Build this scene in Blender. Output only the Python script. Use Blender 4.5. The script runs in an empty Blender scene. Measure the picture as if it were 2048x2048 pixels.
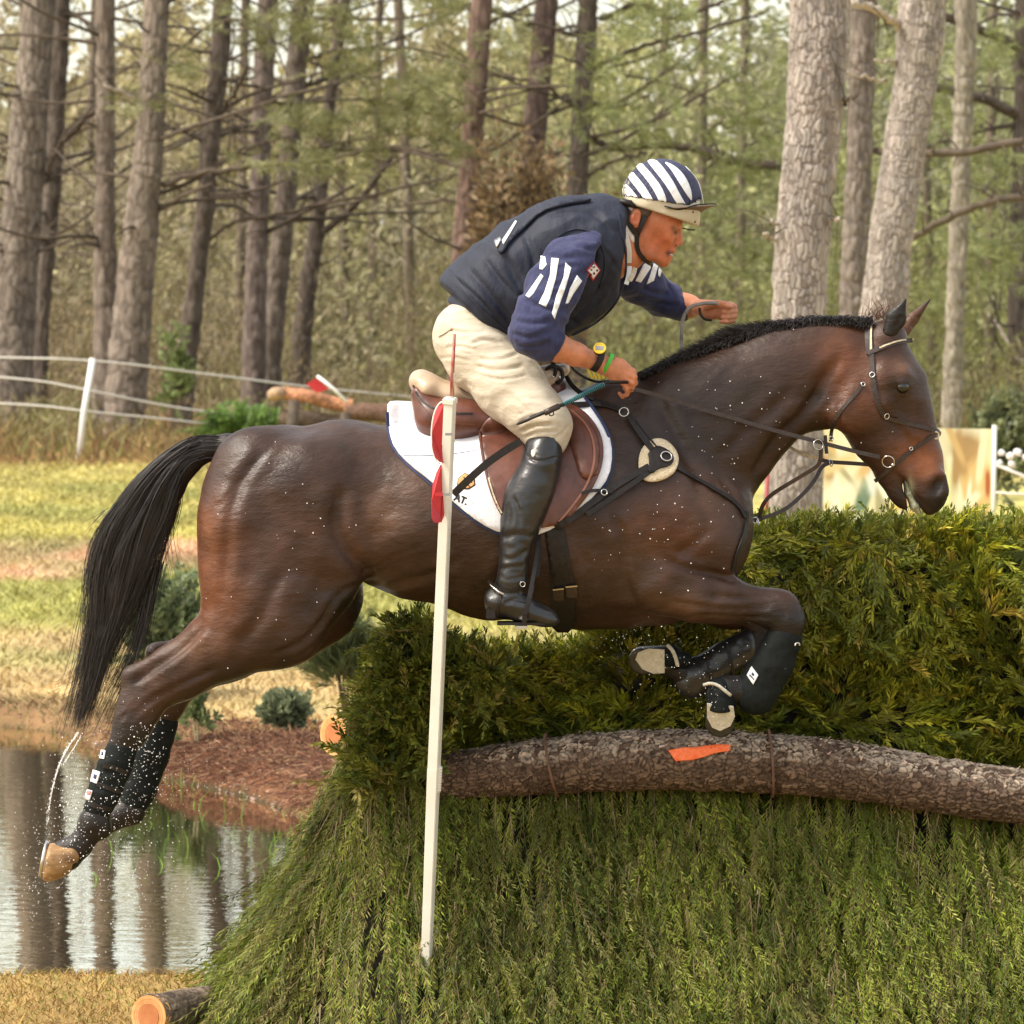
import bpy, bmesh, math, random
import numpy as np
from mathutils import Vector, Matrix
from mathutils.bvhtree import BVHTree
from mathutils.geometry import delaunay_2d_cdt
rng = np.random.default_rng(7)
random.seed(7)
SC = bpy.context.scene
COL = SC.collection

# ---------------------------------------------------------------- camera
CH, CD, FP = 2.35, 14.0, 9100.0        # eye height, distance to the horse, focal length (in 2048-px units)
HY = 621.0                             # row of the horizon
cam_d = bpy.data.cameras.new('camera')
cam = bpy.data.objects.new('camera', cam_d); COL.objects.link(cam)
cam.location = (0, -CD, CH); cam.rotation_euler = (math.pi/2, 0, 0)
cam_d.sensor_width = 36; cam_d.lens = 36*FP/2048
cam_d.shift_y = -(1024-HY)/2048
cam_d.clip_start = .5; cam_d.clip_end = 900
cam_d.dof.use_dof = True; cam_d.dof.focus_distance = 13.8; cam_d.dof.aperture_fstop = 10
SC.camera = cam
# ---------------------------------------------------------------- sky, sun, exposure
SUN_EL, SUN_AZ = math.radians(52), math.radians(-72)    # azimuth: from the camera's side, to the left
world = bpy.data.worlds.new('World'); SC.world = world; world.use_nodes = True
nt = world.node_tree; bgn = nt.nodes['Background']
sky = nt.nodes.new('ShaderNodeTexSky'); sky.sky_type = 'NISHITA'; sky.sun_disc = False
sky.sun_elevation = SUN_EL; sky.sun_rotation = math.pi + SUN_AZ*-1
sky.air_density = 1.0; sky.dust_density = 3.0; sky.ozone_density = 0.6
mx = nt.nodes.new('ShaderNodeMixRGB'); mx.blend_type = 'MULTIPLY'; mx.inputs[0].default_value = 1
mx.inputs[2].default_value = (1.0, .93, .80, 1)
nt.links.new(sky.outputs[0], mx.inputs[1]); veil = nt.nodes.new('ShaderNodeMixRGB'); veil.blend_type = 'ADD'; veil.inputs[0].default_value = 1; veil.inputs[2].default_value = (2.5, 2.38, 2.1, 1)   # thin bright overcast over the whole sky
nt.links.new(mx.outputs[0], veil.inputs[1]); nt.links.new(veil.outputs[0], bgn.inputs[0])
bgn.inputs[1].default_value = .15
sun_d = bpy.data.lights.new('sun', 'SUN'); sun = bpy.data.objects.new('sun', sun_d); COL.objects.link(sun)
sun_d.energy = 2.6; sun_d.angle = math.radians(16); sun_d.color = (1, .96, .88)
sdir = Vector((math.sin(SUN_AZ)*math.cos(SUN_EL), -math.cos(SUN_AZ)*math.cos(SUN_EL), math.sin(SUN_EL)))
sun.rotation_euler = sdir.to_track_quat('Z', 'Y').to_euler()
SC.view_settings.view_transform = 'Standard'; SC.view_settings.look = 'None'
SC.view_settings.exposure = .72; SC.view_settings.gamma = 1
SC.view_settings.use_curve_mapping = False
SC.cycles.max_bounces = 6; SC.cycles.transparent_max_bounces = 8
SC.cycles.diffuse_bounces = 3; SC.cycles.glossy_bounces = 3

# ---------------------------------------------------------------- measuring the photograph
def P(px, py, Y=0.):
    d = Y+CD
    return Vector(((px-1024)*d/FP, Y, CH-(py-HY)*d/FP))
def pxm(Y=0.): return (Y+CD)/FP
CR = dict(N=(0,0,1), F=(0,0,1.06), A=(850,250,.36232), B=(1200,560,.3882), C=(50,800,.41408), D=(700,650,.36232),
          E=(0,1250,.413), H=(1200,1150,.2588), I=(1230,300,.1294), T=(0,0,.5176), U=(1048,0,.5176), J=(1500,820,.28364), K=(400,720,.2381), L=(1060,640,.13975))
def nat(c, x, y): o = CR[c]; return o[0]+x*o[2], o[1]+y*o[2]
def W(c, x, y, Y=0.): return P(*nat(c, x, y), Y)

# ---------------------------------------------------------------- objects
def tag(o, label=None, cat=None, group=None, kind=None):
    if label: o['label'] = label
    if cat: o['category'] = cat
    if group: o['group'] = group
    if kind: o['kind'] = kind
    return o
def thing(name, label, cat, loc=(0,0,0), group=None):
    o = bpy.data.objects.new(name, None); COL.objects.link(o); o.location = loc
    o.empty_display_size = .1
    return tag(o, label, cat, group)
def link(name, me, mat=None, parent=None, smooth=True):
    o = bpy.data.objects.new(name, me); COL.objects.link(o)
    if mat: me.materials.append(mat)
    if parent is not None:
        o.parent = parent; o.matrix_parent_inverse = Matrix.Translation(-parent.location)
    if smooth and len(me.polygons): me.polygons.foreach_set('use_smooth', np.ones(len(me.polygons), bool))
    return o
def mesh_np(name, V, F, cols=None):
    """V (n,3), F (m,k) same-size faces."""
    V = np.asarray(V, np.float32); F = np.asarray(F, np.int32)
    me = bpy.data.meshes.new(name); k = F.shape[1]
    me.vertices.add(len(V)); me.vertices.foreach_set('co', V.ravel())
    me.loops.add(F.size); me.loops.foreach_set('vertex_index', F.ravel())
    me.polygons.add(len(F)); me.polygons.foreach_set('loop_start', np.arange(0, F.size, k, dtype=np.int32))
    if cols is not None: paint(me, cols)
    me.update(calc_edges=True); me.validate()
    return me
def paint(me, cols):
    a = me.color_attributes.new('Col', 'FLOAT_COLOR', 'POINT')
    c = np.ones((len(me.vertices), 4), np.float32); c[:, :3] = cols
    a.data.foreach_set('color', c.ravel())
def coords(me):
    v = np.empty(len(me.vertices)*3, np.float32); me.vertices.foreach_get('co', v); return v.reshape(-1, 3)
def quads(name, Q, C=None, mat=None, parent=None, kind=None, smooth=False):
    """Q (n,4,3) loose quads, C (n,3) colour each"""
    n = len(Q); F = np.arange(n*4, dtype=np.int32).reshape(n, 4)
    me = mesh_np(name, np.asarray(Q).reshape(-1, 3), F, None if C is None else np.repeat(C, 4, axis=0))
    o = link(name, me, mat, parent, smooth)
    if kind: o['kind'] = kind
    return o

# ---------------------------------------------------------------- noise
def vnoise(p, seed=0):
    p = np.asarray(p, np.float64); i = np.floor(p).astype(np.int64); f = p-i; f = f*f*(3-2*f)
    def h(a):
        n = (a[:, 0]*374761393 + a[:, 1]*668265263 + a[:, 2]*2147483647 + seed*144665) & 0xffffffff
        n = ((n ^ (n >> 13))*1274126177) & 0xffffffff
        return ((n ^ (n >> 16)) & 0xffff)/65535.
    r = 0
    for dx in (0, 1):
        for dy in (0, 1):
            for dz in (0, 1):
                w = (f[:, 0] if dx else 1-f[:, 0])*(f[:, 1] if dy else 1-f[:, 1])*(f[:, 2] if dz else 1-f[:, 2])
                r = r+w*h(i+np.array([dx, dy, dz]))
    return r
def fbm(p, n=4, seed=0):
    p = np.asarray(p, np.float64); r = 0; a = .5; t = 0
    for k in range(n): r = r+a*vnoise(p*2**k, seed+k); t += a; a *= .5
    return r/t

# ---------------------------------------------------------------- materials
def mat(name, a, b=None, rough=.6, scale=20., bump=0., bscale=None, attr=False, stretch=(1,1,1), metal=0., spec=.5, sheen=0., trans=0., detail=6, coat=0., contrast=.25, bdist=.01):
    m = bpy.data.materials.new(name); m.use_nodes = True; n = m.node_tree; L = n.links
    bs = n.nodes['Principled BSDF']; out = n.nodes['Material Output']
    tc = n.nodes.new('ShaderNodeTexCoord'); mp = n.nodes.new('ShaderNodeMapping'); mp.inputs['Scale'].default_value = stretch
    L.new(tc.outputs['Object'], mp.inputs[0])
    nz = n.nodes.new('ShaderNodeTexNoise'); nz.inputs['Scale'].default_value = scale; nz.inputs['Detail'].default_value = detail
    nz.inputs['Roughness'].default_value = .65
    L.new(mp.outputs[0], nz.inputs['Vector'])
    rp = n.nodes.new('ShaderNodeValToRGB'); L.new(nz.outputs['Fac'], rp.inputs[0])
    rp.color_ramp.elements[0].position = .5-contrast/2*1.2; rp.color_ramp.elements[1].position = .5+contrast/2*1.2
    b = b or a
    rp.color_ramp.elements[0].color = (*a, 1); rp.color_ramp.elements[1].color = (*b, 1)
    c = rp.outputs[0]
    if attr:
        at = n.nodes.new('ShaderNodeVertexColor'); at.layer_name = 'Col'
        mu = n.nodes.new('ShaderNodeMixRGB'); mu.blend_type = 'MULTIPLY'; mu.inputs[0].default_value = 1
        L.new(at.outputs[0], mu.inputs[1]); L.new(c, mu.inputs[2]); c = mu.outputs[0]
    L.new(c, bs.inputs['Base Color'])
    bs.inputs['Roughness'].default_value = rough; bs.inputs['Metallic'].default_value = metal
    bs.inputs['Specular IOR Level'].default_value = spec
    if sheen: bs.inputs['Sheen Weight'].default_value = sheen; bs.inputs['Sheen Roughness'].default_value = .4
    if coat: bs.inputs['Coat Weight'].default_value = coat; bs.inputs['Coat Roughness'].default_value = .25
    if bump:
        n2 = n.nodes.new('ShaderNodeTexNoise'); n2.inputs['Scale'].default_value = bscale or scale*2; n2.inputs['Detail'].default_value = 5
        L.new(mp.outputs[0], n2.inputs['Vector'])
        bp = n.nodes.new('ShaderNodeBump'); bp.inputs['Strength'].default_value = bump; bp.inputs['Distance'].default_value = bdist
        L.new(n2.outputs['Fac'], bp.inputs['Height']); L.new(bp.outputs[0], bs.inputs['Normal'])
    if trans:
        tr = n.nodes.new('ShaderNodeBsdfTranslucent'); ms = n.nodes.new('ShaderNodeMixShader'); ms.inputs[0].default_value = trans
        L.new(c, tr.inputs[0]); L.new(bs.outputs[0], ms.inputs[1]); L.new(tr.outputs[0], ms.inputs[2]); L.new(ms.outputs[0], out.inputs[0])
    return m
M = {}
WH = (1, 1, 1)
M['coat'] = mat('bay_coat', (.70,.71,.73), (1.2,1.17,1.12), rough=.42, scale=9, bump=.25, bscale=420, attr=True, spec=.36, bdist=.002, contrast=.4)
def coat_detail(m):
    """short wet hair: streaky fine relief over soft muscle ripples, gloss that varies from dry to wet"""
    n = m.node_tree; L = n.links; bs = n.nodes['Principled BSDF']; tc = n.nodes['Texture Coordinate']
    def nz(sc, det, st=(1,1,1), rot=0):
        mp = n.nodes.new('ShaderNodeMapping'); mp.inputs['Scale'].default_value = st; mp.inputs['Rotation'].default_value = (0, rot, 0); L.new(tc.outputs['Object'], mp.inputs[0])
        t = n.nodes.new('ShaderNodeTexNoise'); t.inputs['Scale'].default_value = sc; t.inputs['Detail'].default_value = det; t.inputs['Roughness'].default_value = .6; L.new(mp.outputs[0], t.inputs['Vector']); return t.outputs['Fac']
    b1 = n.nodes.new('ShaderNodeBump'); b1.inputs['Strength'].default_value = .55; b1.inputs['Distance'].default_value = .012; L.new(nz(11, 3, (1,1,2.2), .5), b1.inputs['Height'])
    b2 = n.nodes.new('ShaderNodeBump'); b2.inputs['Strength'].default_value = .5; b2.inputs['Distance'].default_value = .0022; L.new(nz(330, 2, (.35,1,1.3), .35), b2.inputs['Height']); L.new(b1.outputs[0], b2.inputs['Normal'])
    L.new(b2.outputs[0], bs.inputs['Normal'])
    r = n.nodes.new('ShaderNodeMapRange'); r.inputs[1].default_value = .35; r.inputs[2].default_value = .65; r.inputs[3].default_value = .30; r.inputs[4].default_value = .52; L.new(nz(5, 4), r.inputs[0]); L.new(r.outputs[0], bs.inputs['Roughness'])
coat_detail(M['coat'])
M['hair'] = mat('horse_hair', (.009,.007,.006), (.026,.017,.013), rough=.52, scale=60, spec=.5)
M['skin'] = mat('skin', (.85,.85,.85), (1.1,1.05,1.05), rough=.5, scale=60, bump=.15, bscale=500, attr=True, spec=.4, bdist=.002)
M['navy'] = mat('navy_knit', (.022,.025,.070), (.038,.042,.105), rough=.95, scale=30, bump=.7, bscale=30, sheen=.1, bdist=.012, stretch=(1,1,.6))
M['vest'] = mat('navy_vest_nylon', (.006,.009,.022), (.012,.016,.034), rough=.72, scale=14, bump=.6, bscale=11, bdist=.02, stretch=(1.4,1,.8))
M['breech'] = mat('cream_breeches', (.46,.40,.30), (.56,.49,.385), rough=.85, scale=25, bump=.7, bscale=16, bdist=.012, stretch=(.5,1,1.6))
M['boot'] = mat('black_boot_leather', (.010,.010,.011), (.022,.021,.021), rough=.32, scale=14, bump=.6, bscale=9, spec=.6, bdist=.012, stretch=(.7,1,1.3))
M['black'] = mat('black_strap_leather', (.008,.006,.005), (.020,.014,.011), rough=.5, scale=60, bump=.2, bscale=200, spec=.35, bdist=.002)
M['brownstrap'] = mat('brown_bridle_leather', (.020,.012,.009), (.045,.027,.020), rough=.42, scale=80, spec=.5)
M['neoprene'] = mat('black_neoprene', (.004,.006,.006), (.009,.012,.012), rough=.7, spec=.2, scale=60, bump=.3, bscale=120, bdist=.003)
M['saddle'] = mat('saddle_leather', (.075,.024,.015), (.15,.052,.032), rough=.36, scale=14, bump=.15, bscale=40, spec=.5, bdist=.003)
M['seat'] = mat('saddle_seat_leather', (.42,.30,.20), (.55,.42,.30), rough=.42, scale=8, spec=.5)
M['pad'] = mat('white_quilted_pad', (.74,.74,.78), (.82,.82,.85), rough=.9, scale=60, bump=.4, bscale=90, bdist=.004)
M['trim'] = mat('navy_trim', (.02,.03,.09), rough=.7)
M['fleece'] = mat('cream_sheepskin', (.62,.50,.32), (.75,.64,.46), rough=1, scale=160, bump=.8, bscale=180, bdist=.01)
M['metal'] = mat('steel', (.6,.58,.54), rough=.22, metal=1)
M['brass'] = mat('brass', (.75,.52,.22), rough=.3, metal=1)
M['white'] = mat('white_print', (.80,.80,.80), (.86,.85,.84), rough=.7, scale=40)
M['stripe'] = mat('white_stripe_cloth', (.74,.75,.74), (.84,.84,.82), rough=.85, scale=60, bump=.25, bscale=120, bdist=.003)
M['cream'] = mat('cream_helmet_shell', (.50,.44,.31), (.60,.54,.40), rough=.5, scale=10)
M['pvc'] = mat('white_plastic_pole', (.70,.68,.60), (.80,.78,.71), rough=.45, scale=5)
M['red'] = mat('red_plastic', (.42,.015,.02), (.52,.025,.03), rough=.4, scale=10)
M['redwood'] = mat('weathered_red_paint', (.35,.05,.04), (.50,.30,.24), rough=.7, scale=25, stretch=(1,1,.3), contrast=.1)
M['yellow'] = mat('yellow_plastic', (.75,.50,.02), (.85,.6,.05), rough=.4)
M['lcd'] = mat('grey_display', (.25,.25,.27), (.35,.35,.36), rough=.15)
M['green'] = mat('green_wristband', (.06,.45,.04), rough=.5)
M['teal'] = mat('teal_cord', (.01,.12,.15), (.10,.30,.33), rough=.7)
M['rope'] = mat('white_rope', (.55,.53,.48), (.72,.70,.65), rough=.8, scale=40)
M['hoof'] = mat('hoof_horn', (.13,.065,.03), (.42,.25,.10), rough=.5, scale=16, bump=.2, contrast=.35, stretch=(1,1,3))
M['dark'] = mat('gap_shade_dark', (.012,.010,.006), (.03,.026,.014), rough=1)  # shade inside the brush, put into the colour
M['leaf'] = mat('leaf', WH, WH, rough=.55, attr=True, trans=.32, spec=.35)
M['needle'] = mat('cedar_spray', (.8,.8,.8), (1.2,1.2,1.1), rough=.55, attr=True, trans=.22, spec=.3, scale=6)
M['straw'] = mat('dry_straw', WH, WH, rough=.8, attr=True, trans=.15, spec=.2)
M['bark'] = mat('pine_bark', (.6,.6,.6), (1.35,1.3,1.25), rough=.9, scale=9, bump=.8, bscale=14, attr=True, stretch=(1,1,.35), bdist=.03, spec=.2, contrast=.35)
M['logbark'] = mat('log_bark', (.6,.6,.6), (1.35,1.3,1.25), rough=.85, scale=45, bump=.6, bscale=90, attr=True, spec=.25, bdist=.006)
M['cutwood'] = mat('fresh_cut_wood', (.62,.30,.10), (.74,.42,.17), rough=.75, scale=30)
M['cutwood2'] = mat('dark_heartwood', (.42,.14,.045), (.5,.2,.07), rough=.75, scale=30)
M['orange'] = mat('orange_spray_paint', (.95,.13,.025), (1,.26,.09), rough=.6, scale=60)
M['drop'] = mat('water_drop', (.9,.9,.9), rough=.05, spec=.8)
M['ground'] = mat('ground_turf', (.62,.62,.60), (1.35,1.33,1.2), rough=.95, scale=5, bump=.6, bscale=8, attr=True, bdist=.04, stretch=(1,.6,1), contrast=.4, spec=.1)

# ---------------------------------------------------------------- signed-distance modelling
class Field:
    def __init__(s, lo, hi, h):
        s.lo = np.array(lo, float); s.h = h
        s.n = np.ceil((np.array(hi)-s.lo)/h).astype(int)+1
        s.v = np.full(s.n, .2, np.float32)
        s.ax = [s.lo[i]+np.arange(s.n[i])*h for i in range(3)]
    def sub(s, lo, hi):
        sl = []
        for i in range(3):
            a = max(0, int((lo[i]-s.lo[i])/s.h)); b = min(s.n[i], int((hi[i]-s.lo[i])/s.h)+2)
            if b <= a: return None
            sl.append(slice(a, b))
        return tuple(sl)
    def seg(s, a, b, ra, rb, wa, wb, k=.03, op='add'):
        a = np.array(a, float); b = np.array(b, float)
        m = max(ra, rb, wa, wb)+k+3*s.h
        sl = s.sub(np.minimum(a, b)-m, np.maximum(a, b)+m)
        if sl is None: return
        X = s.ax[0][sl[0]][:, None, None]; Y = s.ax[1][sl[1]][None, :, None]; Z = s.ax[2][sl[2]][None, None, :]
        ab = b-a; L = float(ab@ab)
        px, py, pz = X-a[0], Y-a[1], Z-a[2]
        t = np.clip((px*ab[0]+py*ab[1]+pz*ab[2])/L, 0, 1) if L > 1e-12 else 0.
        qx, qy, qz = px-t*ab[0], py-t*ab[1], pz-t*ab[2]
        e = np.array([0, 1., 0])
        if L > 1e-12:
            u = ab/math.sqrt(L); e = e-u*(u@e); e /= max(1e-6, np.linalg.norm(e))
        yq = qx*e[0]+qy*e[1]+qz*e[2]
        q2 = np.maximum(qx*qx+qy*qy+qz*qz-yq*yq, 0)
        r = ra+(rb-ra)*t; w = wa+(wb-wa)*t
        k0 = np.sqrt(q2/r**2+yq**2/w**2); k1 = np.sqrt(q2/r**4+yq**2/w**4)
        d = (k0*(k0-1)/np.maximum(k1, 1e-6)).astype(np.float32)
        v = s.v[sl]
        if op == 'add':
            h = np.clip(.5+.5*(v-d)/k, 0, 1); s.v[sl] = v+(d-v)*h-k*h*(1-h)
        else:
            d = -d; h = np.clip(.5+.5*(d-v)/k, 0, 1); s.v[sl] = v+(d-v)*h+k*h*(1-h)
    def cut(s, p, n, k=.006, lo=None, hi=None):
        """remove the side that n points to"""
        p = np.array(p, float); n = np.array(n, float); n /= np.linalg.norm(n)
        sl = s.sub(lo, hi) if lo is not None else (slice(None),)*3
        d = ((s.ax[0][sl[0]][:, None, None]-p[0])*n[0]+(s.ax[1][sl[1]][None, :, None]-p[1])*n[1]+(s.ax[2][sl[2]][None, None, :]-p[2])*n[2]).astype(np.float32)
        v = s.v[sl]; h = np.clip(.5+.5*(d-v)/k, 0, 1); s.v[sl] = v+(d-v)*h+k*h*(1-h)
    def chain(s, c, pts, k=.03, op='add', dY=0., mul=1., dr=0.):
        """pts: (x, y, Y, r_in_crop_px, w_metres)"""
        q = []
        for (x, y, Y, r, w) in pts:
            Y = Y*mul+dY
            q.append((W(c, x, y, Y), max(.002, r*CR[c][2]*pxm(Y)+dr), max(.002, w+dr)))
        if len(q) == 1: q = q*2
        for (a, ra, wa), (b, rb, wb) in zip(q[:-1], q[1:]): s.seg(a, b, ra, rb, wa, wb, k, op)
    def dchain(s, c, pts, k=.02, n=4, **kw):
        a = np.array(pts, float); m = len(a); q = []
        for i in range(m-1):
            p0, p1, p2, p3 = a[max(0, i-1)], a[i], a[i+1], a[min(m-1, i+2)]
            for j in range(n):
                u = j/n; q.append(tuple(.5*((2*p1)+(-p0+p2)*u+(2*p0-5*p1+4*p2-p3)*u*u+(-p0+3*p1-3*p2+p3)*u**3)))
        q.append(tuple(a[-1])); s.chain(c, q, k, **kw)
    def mesh(s, name):
        v = s.v; neg = v < 0
        n = v.shape
        c = neg[:-1, :-1, :-1].astype(np.int8)
        for dx, dy, dz in ((0,0,1),(0,1,0),(0,1,1),(1,0,0),(1,0,1),(1,1,0),(1,1,1)):
            c = c+neg[dx:n[0]-1+dx, dy:n[1]-1+dy, dz:n[2]-1+dz]
        act = (c > 0) & (c < 8)
        I = np.argwhere(act)
        idx = np.full(act.shape, -1, np.int32); idx[act] = np.arange(len(I))
        acc = np.zeros((len(I), 3)); cnt = np.zeros(len(I))
        corner = [(i, j, k) for i in (0, 1) for j in (0, 1) for k in (0, 1)]
        for ca in corner:
            for axn in range(3):
                if ca[axn]: continue
                cb = list(ca); cb[axn] = 1
                va = v[I[:, 0]+ca[0], I[:, 1]+ca[1], I[:, 2]+ca[2]]; vb = v[I[:, 0]+cb[0], I[:, 1]+cb[1], I[:, 2]+cb[2]]
                m = (va < 0) != (vb < 0)
                t = np.where(m, va/np.where(m, va-vb, 1), 0)
                p = np.array(ca, float)[None, :].repeat(len(I), 0); p[:, axn] += t
                acc += p*m[:, None]; cnt += m
        V = s.lo+(I+acc/cnt[:, None])*s.h
        faces = []
        for axn in range(3):
            u, w = [(1, 2), (2, 0), (0, 1)][axn]
            sa = [slice(1, -1)]*3; sb = [slice(1, -1)]*3
            sa[axn] = slice(0, -1); sb[axn] = slice(1, None)
            A_, B_ = neg[tuple(sa)], neg[tuple(sb)]
            for flip, mm in ((0, A_ & ~B_), (1, ~A_ & B_)):
                g = np.argwhere(mm); off = np.ones(3, int); off[axn] = 0; g = g+off
                def at(du, dw):
                    q = g.copy(); q[:, u] -= du; q[:, w] -= dw; return idx[q[:, 0], q[:, 1], q[:, 2]]
                f = np.stack([at(1, 1), at(0, 1), at(0, 0), at(1, 0)], 1)
                if flip: f = f[:, ::-1]
                faces.append(f)
        Fc = np.concatenate(faces); Fc = Fc[(Fc >= 0).all(1)]
        return mesh_np(name, V, Fc)
def tree_of(*objs):
    vs, ps = [], []
    for o in objs:
        me = o.data if hasattr(o, 'data') else o; b = len(vs)
        vs += [v.co.copy() for v in me.vertices]; ps += [[b+i for i in p.vertices] for p in me.polygons]
    return BVHTree.FromPolygons(vs, ps)
def hit(tr, px, py):
    o = Vector((0, -CD, CH)); d = Vector(((px-1024)/FP, 1, -(py-HY)/FP)).normalized()
    r = tr.ray_cast(o+d*9, d)
    if r[0] is None: return None, None
    n = r[1] if r[1].dot(d) < 0 else -r[1]
    return r[0], n

def crease(me, spec):
    """fold and muscle lines: spec = (crop, points, half width in crop px, depth in metres); a furrow with a swelling beside it"""
    v = coords(me).astype(np.float64); nn = np.empty(len(v)*3, np.float32); me.vertices.foreach_get('normal', nn); nn = nn.reshape(-1, 3)
    px = 1024+v[:, 0]*FP/(v[:, 1]+CD); py = HY+(CH-v[:, 2])*FP/(v[:, 1]+CD); off = np.zeros(len(v))
    for (c, pts, r, dep) in spec:
        pl = [nat(c, *p) for p in smooth_line([Vector(p) for p in pts], 2)]; r = r*CR[c][2]
        best = np.full(len(v), 1e9); sg = np.zeros(len(v)); tt = np.zeros(len(v)); m = len(pl)-1
        for i in range(m):
            ax, ay = pl[i]; bx, by = pl[i+1]; dx, dy = bx-ax, by-ay; L2 = dx*dx+dy*dy+1e-9
            t = np.clip(((px-ax)*dx+(py-ay)*dy)/L2, 0, 1); d = np.hypot(px-ax-t*dx, py-ay-t*dy); k = d < best
            best = np.where(k, d, best); sg = np.where(k, np.sign((px-ax)*dy-(py-ay)*dx), sg); tt = np.where(k, (i+t)/m, tt)
        s = best*sg; fade = np.clip(np.minimum(tt, 1-tt)*5+.15, 0, 1)
        off += fade*dep*(-np.exp(-(s/r)**2)+.65*np.exp(-((s-2.1*r)/(1.3*r))**2)+.35*np.exp(-((s+2.1*r)/(1.3*r))**2))
    v = v+nn*(off*np.clip(-nn[:, 1]*1.6, 0, 1))[:, None]; me.vertices.foreach_set('co', v.astype(np.float32).ravel()); me.update()

# ---------------------------------------------------------------- draped pieces
def resample(pts, step, closed=False):
    pts = [Vector(p) for p in pts]; out = []
    if closed: pts = pts+[pts[0]]
    for a, b in zip(pts[:-1], pts[1:]):
        n = max(1, int((b-a).length/step))
        for i in range(n): out.append(a.lerp(b, i/n))
    if not closed: out.append(pts[-1])
    return out
def smooth_line(pts, it=2, closed=False):
    pts = [Vector(p) for p in pts]
    for _ in range(it):
        q = [] if closed else [pts[0]]
        L = len(pts)
        for i in range(L if closed else L-1):
            a, b = pts[i], pts[(i+1) % L]; q += [a*.75+b*.25, a*.25+b*.75]
        if not closed: q.append(pts[-1])
        pts = q
    return pts
def patch(name, c, poly, tr, off, th, m, parent=None, step=7, smooth=1, bulge=0., mirror=False, cols=None):
    pl = [Vector(nat(c, *p)) for p in poly]
    if smooth: pl = smooth_line(pl, smooth, True)
    bd = resample(pl, step, True); nb = len(bd)
    xs = [p.x for p in bd]; ys = [p.y for p in bd]
    def inside(x, y):
        r = False; j = nb-1
        for i in range(nb):
            if (ys[i] > y) != (ys[j] > y) and x < (xs[j]-xs[i])*(y-ys[i])/(ys[j]-ys[i])+xs[i]: r = not r
            j = i
        return r
    pts = list(bd); y = min(ys)+step/2; row = 0
    B = np.array([[p.x, p.y] for p in bd])
    while y < max(ys):
        x = min(xs)+(step/2 if row % 2 else 0)
        while x < max(xs):
            if inside(x, y) and ((B-[x, y])**2).sum(1).min() > (step*.55)**2: pts.append(Vector((x, y)))
            x += step
        y += step*.87; row += 1
    vs, _, fs, _, _, _ = delaunay_2d_cdt([Vector((p.x, p.y)) for p in pts], [(i, (i+1) % nb) for i in range(nb)], [], 1, 1e-5)
    L, Nn = [], []
    for v in vs:
        l, n = hit(tr, v.x, v.y); L.append(l); Nn.append(n)
    ok = [i for i, l in enumerate(L) if l is not None]
    if not ok: print('PATCH MISS', name); return None
    va = np.array([[v.x, v.y] for v in vs]); oka = va[ok]
    for i, l in enumerate(L):
        if l is None:
            j = ok[int(((oka-va[i])**2).sum(1).argmin())]; L[i] = P(vs[i].x, vs[i].y, L[j].y); Nn[i] = (Nn[j]+Vector((0, -1.2, 0))).normalized()
    Nn = [(n+Vector((0, -.35, 0))).normalized() for n in Nn]
    Ln = np.array([list(l) for l in L]); Na = np.array([list(n) for n in Nn])
    # smooth the normals
    nb_ = [set() for _ in vs]
    for f in fs:
        for a in f:
            nb_[a].update(f)
    for _ in range(3): Na = np.array([Na[list(s)].mean(0) if s else Na[i] for i, s in enumerate(nb_)])
    Na /= np.maximum(1e-6, np.linalg.norm(Na, axis=1))[:, None]
    dist = np.sqrt(((va[:, None, :]-B[None])**2).sum(2)).min(1)
    bl = bulge*np.clip(dist/40, 0, 1)**.6
    n = len(vs)
    top = Ln+Na*(off+th+bl)[:, None] if hasattr(off+th+bl, 'shape') else Ln+Na*(off+th)
    bot = Ln+Na*off
    V = [tuple(p) for p in top]+[tuple(p) for p in bot]; Fs = []
    for f in fs:
        f = list(f); a, b, cc = (top[f[0]], top[f[1]], top[f[2]]); nn = np.cross(b-a, cc-a)
        if nn @ Na[f[0]] < 0: f = f[::-1]
        Fs.append(f); Fs.append([i+n for i in f[::-1]])
    from collections import Counter
    ec = {}
    for f in Fs[::2]:
        for i in range(len(f)): ec[(f[i], f[(i+1) % len(f)])] = 1
    for (a, b) in list(ec):
        if (b, a) not in ec: Fs.append([b, a, a+n, b+n])
    if mirror:
        V += [(x, -y, z) for x, y, z in V]; Fs += [[i+2*n for i in f[::-1]] for f in Fs]
    me = bpy.data.meshes.new(name); me.from_pydata(V, [], Fs)
    return link(name, me, m, parent)
def ribbon_pts(pts, nrm, wid, th):
    n = len(pts); V, F = [], []
    for i in range(n):
        t = (pts[min(n-1, i+1)]-pts[max(0, i-1)]).normalized(); nn = nrm[i]; s = t.cross(nn).normalized(); nn = s.cross(t).normalized()
        w = wid[i] if hasattr(wid, '__len__') else wid
        for a, b in ((-1, -1), (1, -1), (1, 1), (-1, 1)): V.append(pts[i]+s*(a*w/2)+nn*(b*th/2))
    for i in range(n-1):
        for k in range(4): F.append([i*4+k, i*4+(k+1) % 4, i*4+4+(k+1) % 4, i*4+4+k])
    F += [[3, 2, 1, 0], [n*4-4, n*4-3, n*4-2, n*4-1]]
    return V, F
def solid(name, V, F, m, parent=None, smooth=False):
    me = bpy.data.meshes.new(name); me.from_pydata([tuple(v) for v in V], [], F)
    bm = bmesh.new(); bm.from_mesh(me); bmesh.ops.recalc_face_normals(bm, faces=bm.faces); bm.to_mesh(me); bm.free()
    return link(name, me, m, parent, smooth)
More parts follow.
